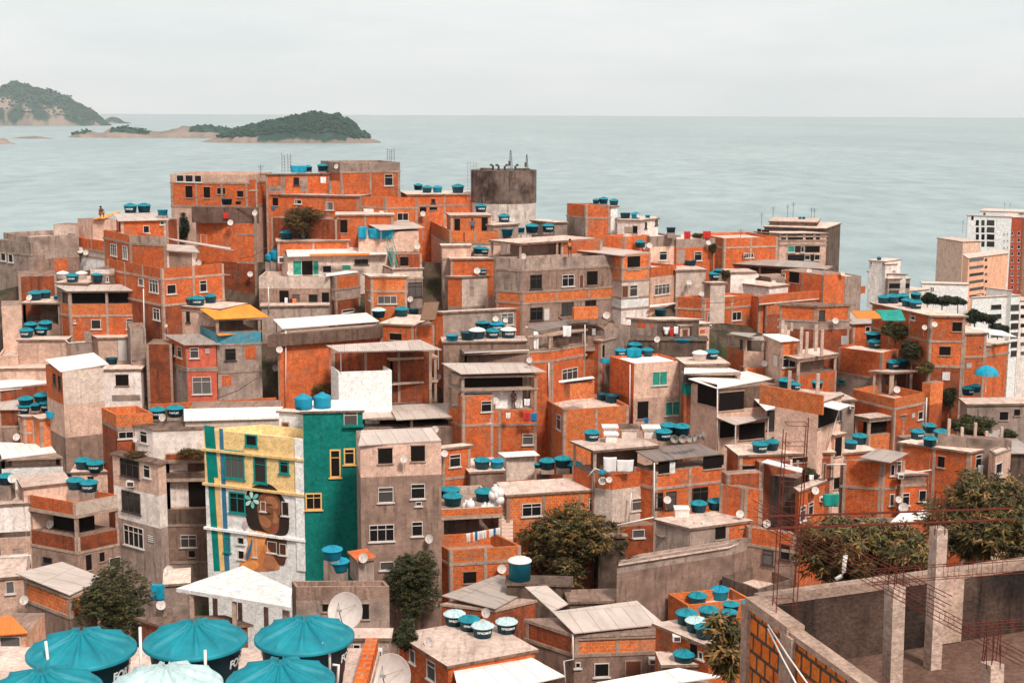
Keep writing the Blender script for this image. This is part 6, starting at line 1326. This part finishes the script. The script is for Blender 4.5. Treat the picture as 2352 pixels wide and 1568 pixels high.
def pipes():
    for (nx, ny, k), pts, d, lab in (
        ((900, 1150, 4), [(560, 398), (556, 1080)], 119.0, 'white down pipe at the corner of the long canopy house'),
        ((1800, 1150, 4), [(690, 358), (820, 410), (845, 530)], 118.6, 'white gutter pipe along the tilted kitchen roof'),
        ((1800, 1150, 4), [(132, 600), (725, 572), (732, 680)], 121.2, 'white gutter below the dark ribbed roof'),
        ((1800, 1150, 4), [(1655, 705), (1650, 1250)], 110.2, 'white down pipe beside the cream house'),
        ((1800, 1150, 4), [(908, 690), (908, 980)], 119, 'white down pipe below the open kitchen'),
        ((1800, 1150, 4), [(1240, 340), (1240, 660)], 119, 'white down pipe right of the open kitchen'),
        ((0, 1150, 4), [(1318, 10), (1326, 490)], 119.6, 'white corner pipe of the roofed brick house'),
        ((0, 1150, 4), [(600, 480), (632, 510), (780, 498)], 119.4, 'white drain bent round the brick house base'),
        ((900, 1150, 4), [(398, -10), (404, 240)], 124.5, 'white pole in front of the rounded balcony'),
        ((2600, 1300, 4), [(1735, 790), (1620, 1145)], 109.3, 'thin slanting pole propping the white awning'),
        ((1700, 2048, 2), [(776, 640), (780, 770), (730, 780), (740, 930)], 72.0, 'stepped white pipe at the corner of the L roof house'),
        ((0, 2048, 2), [(0, 238), (160, 224), (160, 290)], 99, 'square white pipe on the wall at the left edge'),
        ((2200, 1650, 2), [(548, 262), (545, 560)], 101, 'white pipe between the graffiti house and grey house'),
        ((2200, 1650, 2), [(428, 420), (412, 575)], 100.4, 'thin white pipe down the grey house wall'),
        ((2200, 1650, 2), [(352, 590), (545, 548)], 100.2, 'white ledge pipe under the grey house'),
        ((2200, 1650, 2), [(200, 335), (235, 292), (330, 325)], 100.8, 'white pipe bending over the flat roof edge'),
        ((3072, 1700, 2), [(700, 258), (858, 234)], 98.6, 'long white pipe sticking out of the stained brick wing'),
        ((3072, 1250, 4), [(1458, 780), (1448, 1055)], 109.6, 'white down pipe on the bright brick stack'),
        ((3072, 1250, 4), [(540, 1395), (718, 1390)], 102.6, 'thin white pole jutting from the pink strip house'),
        ((2600, 1300, 4), [(620, 590), (618, 1150)], 106.4, 'white corner post of the house with metal awnings')):
        T(nx, ny, k); d = min([d+12]+[hitpoint(*p, 0)[0].y for p in pts])-.2; q = [P(*tt(p), d) for p in pts]; mb = MB(); mb.tube([tuple(x-q[0]) for x in q], .05, 6); o = mb.obj('pipe', 'pvc', None, True); o.location = q[0]; tag(o, lab, 'pipe', 'white pipes on walls')
def mural():
    T(700, 1600, 2); h = HS['m1']; a, e = h.face['A']; e = e.normalized(); n = Vector((e.y, -e.x, 0)); p0 = Vector((a.x, a.y, 0))
    cols = dict(mhair=(.035, .022, .018), mskin=(.22, .085, .042), mskin2=(.40, .16, .075), mdark=(.10, .04, .025), mhand=(.62, .21, .07), mflow=(.16, .48, .43), mflow2=(.5, .68, .58), morange=(.80, .30, .09), mlip=(.30, .07, .055), mlil=(.55, .42, .46), mbeads=(.8, .62, .5), mpaint=(.003, .20, .165), myel=(.86, .50, .20), mblue=(.045, .17, .28))
    for k, c in cols.items(): M[k] = plain('mural_'+k[1:], c, .9, .1, .25, 1.2)
    def smooth(pts, it=2):
        for _ in range(it):
            o = []
            for i in range(len(pts)):
                (x0, y0), (x1, y1) = pts[i], pts[(i+1) % len(pts)]; o += [(x0*.75+x1*.25, y0*.75+y1*.25), (x0*.25+x1*.75, y0*.25+y1*.75)]
            pts = o
        return pts
    lay = [0]
    def shape(pts, mat, nm, sm=True):
        lay[0] += 1; off = .008+.0035*lay[0]; pts = smooth(pts) if sm else pts; V = []
        for p in pts:
            q = PPL(*tt(p), p0, n)+n*off; s = (q-p0).dot(Vector((e.x, e.y, 0))); V.append(q-Vector(h.root.location))
        mb = MB(); mb.face(V); o = mb.obj(nm, mat, h.root); return o
    # painted strips on the left edge of the facade
    shape([(153, 130), (206, 140), (268, 896), (205, 896)], 'mpaint', 'painted_strip', False); shape([(232, 146), (252, 150), (288, 896), (262, 896)], 'mblue', 'painted_strip', False); shape([(206, 405), (232, 410), (262, 896), (238, 896)], 'myel', 'painted_strip', False)
    shape([(370, 490), (395, 460), (440, 440), (480, 432), (525, 455), (560, 500), (590, 545), (602, 620), (598, 700), (560, 715), (500, 700), (440, 690), (385, 672), (368, 590)], 'mhair', 'mural_hair')
    shape([(440, 500), (480, 478), (530, 490), (556, 530), (556, 575), (548, 640), (545, 690), (515, 706), (480, 690), (450, 660), (435, 600), (432, 550)], 'mskin', 'mural_face')
    shape([(470, 505), (520, 500), (545, 540), (540, 575), (500, 560), (470, 540)], 'mskin2', 'mural_brow')
    shape([(440, 600), (480, 610), (510, 640), (500, 670), (465, 665), (445, 640)], 'mskin2', 'mural_cheek')
    shape([(518, 575), (534, 590), (548, 635), (530, 648), (512, 640), (520, 610)], 'mskin2', 'mural_nose')
    shape([(468, 582), (490, 592), (508, 590), (503, 600), (480, 598)], 'mhair', 'mural_eyelash'); shape([(542, 600), (556, 604), (560, 612), (546, 610)], 'mhair', 'mural_eyelash'); shape([(470, 548), (500, 540), (520, 555), (500, 552)], 'mdark', 'mural_eyebrow')
    shape([(505, 668), (525, 660), (548, 672), (530, 686), (510, 684)], 'mlip', 'mural_lips')
    shape([(475, 700), (540, 712), (590, 715), (585, 800), (580, 870), (540, 860), (500, 830), (470, 800)], 'mdark', 'mural_shadow')
    shape([(430, 715), (470, 740), (500, 790), (540, 850), (560, 893), (330, 893), (345, 850), (375, 800), (385, 750)], 'mhand', 'mural_shoulder')
    shape([(375, 690), (420, 680), (470, 690), (510, 705), (480, 722), (470, 760), (450, 800), (425, 830), (400, 790), (385, 740)], 'morange', 'mural_hand')
    for x in range(5): shape([(395+22*x, 684+5*x), (414+22*x, 680+5*x), (420+22*x, 696+5*x), (400+22*x, 700+5*x)], 'mbeads', 'mural_nail')
    shape([(345, 860), (400, 835), (450, 850), (430, 893), (340, 893)], 'morange', 'mural_highlight'); shape([(480, 800), (520, 815), (545, 870), (500, 893), (460, 870)], 'mskin2', 'mural_arm')
    shape([(372, 820), (395, 770), (405, 720), (412, 735), (404, 790), (385, 840)], 'mblue', 'mural_sleeve')
    shape([(355, 640), (375, 625), (388, 650), (372, 685), (358, 668)], 'mlil', 'mural_leaf')
    for k in range(6):
        t = k*pi/3+.4; cx, cy = 408, 520; r = 44; shape([(cx, cy), (cx+r*.7*cos(t-.4), cy+r*.8*sin(t-.4)), (cx+r*cos(t), cy+r*1.15*sin(t)), (cx+r*.7*cos(t+.4), cy+r*.8*sin(t+.4))], 'mflow' if k % 2 else 'mflow2', 'mural_petal')
    for u0, v0, u1, v1 in ((450, 530, 478, 582), (562, 532, 600, 606), (410, 715, 430, 822), (486, 740, 536, 800), (550, 752, 586, 812)):
        pass
def ledges():
    """moulded ledges of the mural house"""
    T(700, 1600, 2); h = HS['m1']; a, e = h.face['A']; ln = e.length; e = e/ln; n = Vector((e.y, -e.x, 0)); e3 = Vector((e.x, e.y, 0))
    for v, m in ((312, 'yellow'), (497, 'yellow'), (735, 'clean')):
        z = zcol(*tt((671, v)), h.d); c = Vector((a.x, a.y, z))+e3*ln/2+n*.09
        mb = MB(); mb.box(c, e3*(ln/2+.15), n*.1, (0, 0, .09)); h.add(mb, 'ledge', m)
    for v0, v1, s0, s1 in ((203, 896, .925, 1.01),):
        mb = MB(); z0 = zcol(*tt((671, v1)), h.d); z1 = zcol(*tt((671, v0)), h.d)
        mb.box(Vector((a.x, a.y, (z0+z1)/2))+e3*(ln*(s0+s1)/2)+n*.05, e3*(ln*(s1-s0)/2), n*.06, (0, 0, (z1-z0)/2)); h.add(mb, 'corner_pilaster', 'clean')
    p = HS['m1']; b, f = p.face['B']; lb = f.length; f = f/lb; n = Vector((f.y, -f.x, 0)); f3 = Vector((f.x, f.y, 0))
    z = zcol(*tt((671, 450)), p.d); mb = MB(); mb.box(Vector((b.x, b.y, z))+f3*lb*.27+n*.12, f3*lb*.25, n*.14, (0, 0, .12)); p.add(mb, 'ledge', 'teal')
    q = HS['m3']; b, f = q.face['B']; lb = f.length; f = f/lb; z = zcol(*tt((985, 140)), q.d); f3 = Vector((f.x, f.y, 0)); n = Vector((f.y, -f.x, 0)); mb = MB(); mb.box(Vector((b.x, b.y, z))+f3*lb*.84+n*.12, f3*lb*.18, n*.16, (0, 0, .08)); q.add(mb, 'ledge', 'teal')
def small_things():
    for (nx, ny, k), items in (
        ((0, 600, 4), [(2118,668,52,'dish under the red washing balcony'),(738,922,56,'grey dish left of the white fence panels'),(790,942,46,'second dish by the white fence panels'),(1830,1038,54,'dish on the long brick terrace parapet'),(2344,580,52,'dish at the corner of the balcony house')]),
        ((0, 1150, 4), [(272,95,56,'dish in front of the three drum tanks'),(1530,350,28,'little dish on the dirty brick lower floor')]),
        ((900, 600, 4), [(1026,152,46,'dish beside the tall ridge house'),(600,1130,56,'dish left under the green curtains'),(887,1148,56,'dish right under the glass doors'),(232,1140,50,'dish on the dark post by the drums'),(1770,885,54,'dish behind the teal stair'),(1818,586,48,'dish right of the four pane window')]),
        ((900, 1150, 4), [(1705,108,56,'dish under the tall dark window'),(500,570,60,'dish on the side of the long canopy house'),(465,740,56,'lower dish in the dark alley'),(1953,822,64,'dish on the dark stair shell')]),
        ((1800, 600, 4), [(250,1112,60,'dish before the three tanks of the turret'),(674,978,56,'dish on the grey parapet of the big balcony house'),(575,635,54,'dish next to the single tower tank'),(1832,878,52,'white dish on the brick parapet house'),(1800,892,56,'second white dish on the brick parapet house'),(1438,1520,66,'dish beside the small brick water box'),(2200,1216,46,'tilted dish on the pale slab house'),(1733,606,36,'small dish before the skyline tank')]),
        ((2600, 800, 4), [(535,392,44,'dish on the curved parapet corner'),(300,335,42,'dish behind the curved parapet'),(475,868,54,'dish at the end of the long brick parapet'),(362,757,46,'dish under the pale slab house'),(978,695,46,'dish under the sagging roof'),(1140,755,36,'small dish before the grey tank room'),(1462,655,46,'dish at the right of the sagging roof'),(1768,675,44,'dish beside the blue lid'),(1703,1110,54,'dish on the post before the grey band house'),(68,1280,58,'dish below the washing in the shade')]),
        ((3072, 750, 4), [(1437,1285,46,'dish on the white balcony rail'),(1530,1258,50,'dish on the tall dark red brick house')]),
        ((1800, 1150, 4), [(420,290,54,'dish under the barred window of the concrete house'),(510,302,46,'thin dish beside the white curtain'),(733,668,56,'dish at the end of the ribbed roof gutter'),(415,1040,66,'dish beside the terrace window'),(630,1060,66,'dish on the white walled terrace')]),
        ((2600, 1300, 4), [(1055,355,56,'tilted dish on the pink shed wall'),(1515,1515,62,'dish at the narrow brick and pink house')]),
        ((3072, 1250, 4), [(1183,707,60,'dish on the brick terrace pillar')]),
        ((0, 1600, 4), [(155,340,64,'dish on the twin brick boxes'),(1495,160,70,'dish in front of the tank pair of the white storey'),(1250,355,62,'grey dish on the white storey balcony'),(115,720,76,'dish before the tank on the junk roof'),(463,1140,72,'dish between the two brick balconies')]),
        ((700, 1600, 2), [(1203,310,38,'dish between the two dark windows')]),
        ((1500, 1650, 2), [(315,88,38,'dish at the corner of the grey sheet roof'),(365,215,36,'dish on the wedged brick house'),(287,662,46,'grey dish on the terrace side wall'),(665,820,46,'dish next to the tall white topped tank'),(1195,357,42,'dish marked via on the wide cracked roof'),(1230,352,32,'small dish beside the one marked via')]),
        ((2200, 1650, 2), [(615,458,40,'two toned dish before the graffiti house'),(820,572,42,'dark dish on the grey penthouse'),(997,532,40,'slim dish at the edge of the grey penthouse'),(1138,582,40,'white dish below the dark stained wall')]),
        ((3072, 1700, 2), [(247,343,40,'dish above the green cloth'),(684,390,34,'dish on the bay window house'),(712,433,48,'pale dish above the white sheets')]),
        ((0, 2048, 2), [(128,460,44,'dish beside the tilted corrugated roof'),(845,487,48,'split dish on a pole by the dark tree'),(887,303,44,'dish under the brown windowless wall')]),
        ((900, 2048, 2), [(728,240,50,'dish on the little stair hut'),(1070,680,50,'dish on the huge stained flat roof')]),
        ((1700, 2048, 2), [(322,528,50,'dish behind the lettered tanks')])):
        T(nx, ny, k); dishes([(u, v, w, 'satellite '+l) for u, v, w, l in items])
    T(1500, 1650, 2); p, n = hitpoint(1195, 357, .62)
    
    for ob in [o for o in COL.objects if o.get('label') == 'satellite dish marked via on the wide cracked roof']:
        cu = bpy.data.curves.new('lettering', 'FONT'); cu.body = 'via'; cu.size = .4; cu.align_x = 'CENTER'; cu.offset = .012; f = link('t', cu); me = bpy.data.meshes.new_from_object(f); bpy.data.objects.remove(f)
        me.materials.append(M['bar']); tx = link('lettering', me, ob); tx.location = (0, -.22, .03); tx.rotation_euler = (pi/2-.4, 0, -.2)
    for (nx, ny, k), items in (((0, 1600, 4), [(1200,765,72,'on the peeling pink wall')]), ((900, 600, 4), [(530,1008,80,'beside the blue drums')]), ((900, 2048, 2), [(800,735,50,'on the grey parapet house lower storey')]), ((1700, 2048, 2), [(1195,778,42,'right of the red door')]), ((3072, 1250, 4), [(770,868,40,'on the grey stair block')]), ((2500, 2048, 2), [(270,658,40,'on the brick house with wet roof')]), ((3072, 1700, 2), [(694,266,30,'under the bay windows'),(284,386,34,'hung on the narrow brick and pink house')]), ((2600, 800, 4), [(874,500,30,'at the parapet house window'),(550,1160,34,'on the little pink shed')])):
        T(nx, ny, k); acs([(u, v, w, 'air conditioner '+l) for u, v, w, l in items])
    # washing
    T(1500, 1650, 2); g = 'washing on the terrace line'
    x = 478
    for i, m in enumerate(['cw', 'cw', 'co', 'cw', 'cb', 'cw', 'cw', 'cw', 'cw', 'co', 'cw', 'cw', 'cb', 'cw', 'cw']):
        nm = {'cw': 'white', 'co': 'orange', 'cb': 'blue'}[m]
        cloth('n22b', x, 632-i*2.2, x+11, 682-i*3+random.uniform(-6, 4), m, f'small {nm} garment on the line under the bare column terrace', off=-.6, shirt=i % 3 == 0, group=g+', '+nm); x += 12
    T(2200, 1650, 2)
    cloth('n18c', 280, 232, 350, 312, 'cw', 'left half of the big white lace cloth on the laundry terrace', off=.1); cloth('n18c', 350, 246, 440, 310, 'cw', 'right half of the big white lace cloth on the laundry terrace', off=.15)
    cloth('n18c', 255, 300, 292, 322, 'tarp', 'small turquoise cloth over the pipe by the lace cloth', off=.3)
    T(2600, 800)
    cloth('n14', 122, 1165, 180, 1232, 'cw', 'white patterned shirt drying under the dark slab', off=.2, shirt=True); cloth('n14', 184, 1175, 216, 1256, 'cr', 'red shirt drying under the dark slab', off=.2); cloth('n14', 220, 1160, 260, 1228, 'cw', 'cream cloth drying beside the red shirt', off=.2)
    cloth('t14', 312, 286, 374, 364, 'cr', 'pink patterned towel on the skyline roof, nearer the tank', off=-1); cloth('t14', 487, 284, 560, 356, 'cr', 'pink patterned towel on the skyline roof, nearer the dish', off=-1)
    cloth('q4', 1758, 1245, 1822, 1330, 'cw', 'white sheet hanging beside the flat brick house', off=0)
    T(1800, 1150)
    cloth('n8', 668, 1140, 736, 1222, 'cr', 'dark red towel on the washing line of the white terrace', off=.3); cloth('n8', 738, 1150, 800, 1228, 'cb', 'blue towel on the washing line of the white terrace', off=.3); cloth('n8', 513, 1148, 556, 1200, 'cw', 'white cloth on the washing line of the white terrace', off=.3)
    cloth('n8', 680, 1020, 735, 1085, 'cw', 'white bundle drying inside the white terrace', off=.2)
    cloth('n11', 1782, 1192, 1824, 1242, 'cb', 'blue cloth hung from the cream house doorway', off=.3)
    cloth('n9', 768, 400, 815, 570, 'cw', 'long white curtain at the open kitchen', off=.3); cloth('n9', 1035, 350, 1115, 450, 'cw', 'white triangular cloth hanging in the open kitchen', off=.2)
    cloth('t2b', 125, -513+0, 190, -420, 'cd', 'dark blanket over the terrace parapet by the tower', off=.3)
    T(0, 600); cloth('h2', 2050, 575, 2098, 630, 'cr', 'red cloth on the dark balcony', off=.3)
    T(900, 600); cloth('r1', 876, 248, 928, 305, 'cw', 'white shorts drying on the ridge house', off=.3); cloth('r2', 430, 512, 462, 545, 'cb', 'small blue towel under the ridge house window', off=.3); cloth('r2', 938, 555, 966, 598, 'cw', 'white towel under the long ridge house window', off=.3)
    cloth('r9b', 548, 1355, 574, 1428, 'cw', 'pale towel drying on the rounded balcony', off=.3); cloth('r9b', 576, 1362, 618, 1422, 'cd', 'dark towel drying on the rounded balcony', off=.3); cloth('r9b', 620, 1362, 654, 1424, 'co', 'pinkish towel drying on the rounded balcony', off=.3)
    T(900, 600); cloth('r8', 1222, 700, 1302, 815, 'tarp', 'bright turquoise tarp left under the pale canopy', off=.2); cloth('r8', 1310, 720, 1548, 812, 'tarp', 'wide dark turquoise screen under the pale canopy', off=.0)
    T(0, 2048, 2); cloth('a34', 792, 375, 862, 462, 'tarp', 'blue tarp hanging on the grey yard wall', off=.5)
    T(900, 600); cloth('r1', 598, 142, 752, 208, 'tarp', 'blue tarp bundled over a tank on the ridge house', off=-1.2)
    T(0, 1600); cloth('a25b', 418, 100, 545, 165, 'tarp', 'turquoise tarp scrap hanging over the front brick tank box', off=.3)
    T(1800, 1150); cloth('n11', 1620, 560, 1765, 640, 'tarp', 'torn blue tarp tied over the middle tank', off=-.6); cloth('n12', 1382, 648, 1508, 692, 'tarp', 'small blue awning by the cream house', off=.8)
    T(3072, 750); cloth('q1', 985, 1120, 1222, 1190, 'gtarp', 'green cloth awning beside the tall dark red house', name='awning', cat='awning', off=0, lean=-2); cloth('q1', 752, 1128, 1000, 1172, 'sorange', 'pale orange corrugated awning next to the green one', name='awning', cat='awning', off=0, lean=-2)
    T(3072, 1700, 2); cloth('n35', 288, 358, 374, 425, 'gtarp', 'green cloth wrapped on the narrow brick and pink house', off=.5); cloth('q37', 1105, 208, 1130, 262, 'cw', 'white towel at the flat roofed house window', off=.2)
    T(2600, 1300); cloth('n17b', 1290, 1235, 1308, 1320, 'cw', 'white towel in the brick courtyard', off=.6); cloth('n17b', 1462, 1372, 1505, 1418, 'cw', 'white rag among the courtyard plants', off=.8)
    # people
    T(0, 600); p = P(*tt((932, 622)), HS['a4'].d-.4); person(p, 1.75, 'bare chested worker crouching on the orange roof sheet at the skyline', 'skin', 'co', 'crouch', .6)
    T(1800, 600); p = P(*tt((1100, 985)), HS['t5u'].d-.5); person(p, 1.68, 'woman in an orange top standing on the open roof terrace', 'co', 'cd', 'stand', -.3)
    p = P(*tt((205, 790)), HS['t2b'].d+.5); person(p, 1.7, 'person in a blue shirt leaning at the brick terrace parapet', 'cb', 'cd', 'stand', .2)
    T(1800, 1150); p = P(*tt((582, 1128)), HS['n8'].d+1.0); person(p, 1.7, 'dark clothed person on the white walled terrace', 'cd', 'cd', 'stand', .3)
    # aerials on the skyline
    T(2600, 800)
    antennas([(1024, 115, 240, 200, 'antenna at the left corner of the glass block'), (1128, 60, 200, 201, 'antenna left on the glass block machine room'), (1262, 40, 180, 201, 'tall antenna in the middle of the glass block'), (1312, 20, 180, 202, 'tallest antenna on the glass block'), (1480, 70, 190, 200, 'antenna right on the glass block'), (1508, 75, 190, 201, 'second antenna right on the glass block'), (833, 270, 345, 140, 'short antenna on the brick parapet house')])
    T(3072, 750); antennas([(1787, 300, 420, 324, 'antenna on the pink banded tower'), (2170, 140, 215, 380, 'antenna left on the seaside tower'), (2221, 140, 215, 381, 'antenna right on the seaside tower')])
    T(900, 600); antennas([(330, 135, 260, 150, 'thin antenna left of the ridge house')])
    # loudspeakers
    T(2200, 1650, 2)
    for i, u in enumerate((662, 692, 716, 735, 755, 776)):
        p = P(*tt((u, 132-i*1.5)), HS['n18w'].d+.3+i*.12)
        mb = MB(); mb.lathe([(.05, .0), (.07, .18), (.14, .3), (.3, .42), (.31, .43), (.28, .42), (.05, .2), (0, .2)], 16); o = mb.obj('loudspeaker', 'steel', None, True); o.location = p; o.rotation_euler = (pi/2, 0, -.9+i*.45+.5); tag(o, f'{ORDW[i] if i < 5 else "rightmost"} of the six grey horn loudspeakers on the ribbed roof', 'loudspeaker', 'horn loudspeakers above the ribbed roof')
    # white boxes and sinks on roofs
    for u, v, w, lab in ((320, 152, 80, 'square white cistern in front, on the laundry terrace roof'), (315, 118, 88, 'square white cistern behind, on the laundry terrace roof'), (412, 128, 105, 'large rough cistern with brown lid on the laundry roof'), (528, 128, 100, 'square cistern with corrugated lid near the loudspeakers')):
        h = HS['n18w']; y = PZ(*tt((u, v)), h.zr).y; y = min(max(y, h.ym[0]+.3), h.ym[1]); p = P(*tt((u, v)), y); s = w/TK/FPX*y/2
        o = thing('cistern', lab, 'cistern', 'square cisterns on the laundry roof', p); mb = MB(); q = [(-s*.75, -s*.75), (s*.75, -s*.75), (s*.75, s*.75), (-s*.75, s*.75)]
        mb.prism(q, 0, s*.9); mb.prism(offset(q, s*.14), s*.9, s*1.08, bot=True); mb.obj('box', 'white', o); mb = MB(); mb.prism(offset(q, s*.25), s*1.1, s*1.18, bot=True); mb.obj('lid', 'swhite' if u != 412 else 'rock', o)
    u, v, w = 690, 540, 75; h = HS['n32b']; p = PZ(*tt((u, v)), h.zr); s = w/TK/FPX*p.y/2
    o = thing('cistern', 'square concrete cistern with broken lid on the grey penthouse', 'cistern', None, p); mb = MB(); mb.prism([(-s, -s), (s, -s), (s, s), (-s, s)], 0, s*1.1); mb.obj('box', 'white', o); mb = MB(); mb.prism([(-s*1.1, -s*1.1), (s*1.1, -s*1.1), (s*1.1, s*1.1), (-s*1.1, s*1.1)], s*1.12, s*1.25, bot=True); mb.obj('lid', 'white', o)
    # sacks on the terrace
    T(1500, 1650, 2); h = HS['n22']
    for i, (u, v) in enumerate(((575, 500), (598, 505), (622, 510), (645, 505), (612, 485), (640, 480), (655, 455), (620, 430), (640, 428), (632, 405), (655, 420), (500, 480), (478, 488))):
        p = P(*tt((u, v)), h.d+1.4+random.uniform(0, .8)); mb = MB(); mb.lathe([(0, -.36), (.3, -.3), (.34, 0), (.25, .25), (.1, .3), (.16, .4), (0, .42)], 10, (0, 0, 0), 0, lambda r, a: random.uniform(-.05, .05)); o = mb.obj('rubble_sack', 'cw', None, True); o.location = p; tag(o, 'white rubble sack piled on the bare column terrace', 'sack', 'white rubble sacks on the terrace')
    # drying rack
    T(1800, 1150); p = PZ(*tt((1170, 1020)), HS['n10'].zr); mb = MB()
    for s in (-1, 1):
        mb.bar((-.45, s*.25, 0), (.45, s*.25, .95), .03); mb.bar((.45, s*.25, 0), (-.45, s*.25, .95), .03)
        mb.bar((-.95, s*.27, 1.0), (.75, s*.27, .95), .03)
    for k in range(8): mb.bar((-.95+.24*k, -.27, 1.0-.007*k), (-.95+.24*k, .27, 1.0-.007*k), .02)
    o = mb.obj('drying_rack', 'pvc'); o.location = p; tag(o, 'white folding drying rack on the plain orange brick roof', 'drying rack')
    # blue umbrella, boat shaped cover, leaning board
    T(3072, 1250); p = P(*tt((2003, 668)), HS['q3'].d+2); o = thing('parasol', 'round blue parasol on the grey round cornered house', 'parasol', None, p); mb = MB(); mb.lathe([(1.0, .9), (.9, 1.2), (.55, 1.5), (.05, 1.65)], 12); mb.obj('canopy', 'tarp', o, True); mb = MB(); mb.bar((0, 0, -.5), (0, 0, 1.65), .05); mb.obj('pole', 'pvc', o)
    T(2600, 1300); p = P(*tt((305, 160)), HS['n14c'].d+.3); mb = MB(); mb.lathe([(0, 0), (.7, .05), (.95, .3), (1.0, .42), (.9, .42), (0, .2)], 20); o = mb.obj('blue_basin', 'tcyan', None, True); o.location = p; o.scale = (1.3, .8, 1); tag(o, 'wide bright blue basin on the long dark stained wall', 'basin')
    T(900, 1150); a = P(*tt((1860, 300)), 127); b = P(*tt((1900, 135)), 128); mb = MB(); d = b-a; x = Vector((.9, .2, 0)); mb.box(tuple(d/2), tuple(x*.75), tuple(d.cross(x).normalized()*.05), tuple(d/2)); o = mb.obj('board', 'wood'); o.location = a; tag(o, 'big weathered board leaning beside the tanks', 'board')
    T(2600, 800); a = P(*tt((290, 1145)), 127.4); b = P(*tt((262, 1045)), 128.5); mb = MB(); d = b-a
    for s in (-.25, .25): mb.bar((s, 0, 0), tuple(d+Vector((s, 0, 0))), .06)
    for k in range(1, 6): mb.bar(tuple(d*k/6+Vector((-.25, 0, 0))), tuple(d*k/6+Vector((.25, 0, 0))), .045)
    o = mb.obj('ladder', 'wood'); o.location = a; tag(o, 'wooden ladder leaning on the dark slab roof with tank', 'ladder')
    T(900, 600); a = P(*tt((1535, 1080)), 130.5); b = P(*tt((1480, 890)), 133.5); mb = MB(); d = b-a
    for s in (0, .55): mb.bar((s, 0, 0), tuple(d+Vector((s, 0, 0))), .06); mb.bar((s, 0, .9), tuple(d+Vector((s, 0, .9))), .05)
    for k in range(1, 9): mb.box(tuple(d*k/9+Vector((.27, 0, 0))), (.28, 0, 0), (0, .12, 0), (0, 0, .025))
    o = mb.obj('metal_stair', 'tealp'); o.location = a; tag(o, 'narrow teal metal stair beside the long white house', 'stair')
    # brick stair by the washing terrace
    T(1500, 1650, 2); p = P(*tt((688, 660)), 99.2); mb = MB()
    for k in range(11): mb.box((0, .28*k, .2*k-.6), (.5, 0, 0), (0, .15, 0), (0, 0, .62))
    o = mb.obj('concrete_stair', 'slab'); o.location = p; tag(o, 'concrete stair climbing right of the washing terrace', 'stair')
    # wires in the town
    for (nx, ny, k), a, b, d0, d1, lab in (((0, 1150, 4), (2010, 1010), (2360, 830), 117, 113, 'dark cable slanting down the grey orange roofed house'), ((900, 600, 4), (130, 1000), (380, 900), 140, 138, 'dark cable near the blue drums'), ((2600, 800, 4), (450, 950), (1000, 880), 132.5, 131, 'thin cable along the brick parapet'), ((3072, 1250, 4), (1230, 1060), (1340, 1050), 106, 106, 'white tube above the flat roof tanks')):
        T(nx, ny, k); p, q = P(*tt(a), d0), P(*tt(b), d1); mb = MB(); mb.tube([(0, 0, 0), tuple((q-p)*.5-Vector((0, 0, .25))), tuple(q-p)], .025, 5); o = mb.obj('cable', 'bar', None, True); o.location = p; tag(o, lab, 'cable', 'cables between houses')
setting(); sea_things(); hill_left(); hill_mid(); hill_right(); mural_block(); hill_low(); valley_left(); towers(); reservoir()
mural(); ledges(); columns(); rebar_frames(); bpy.context.view_layer.update()
trees(); bpy.context.view_layer.update()
pipes(); small_things()
near_roof(); near_terrace()
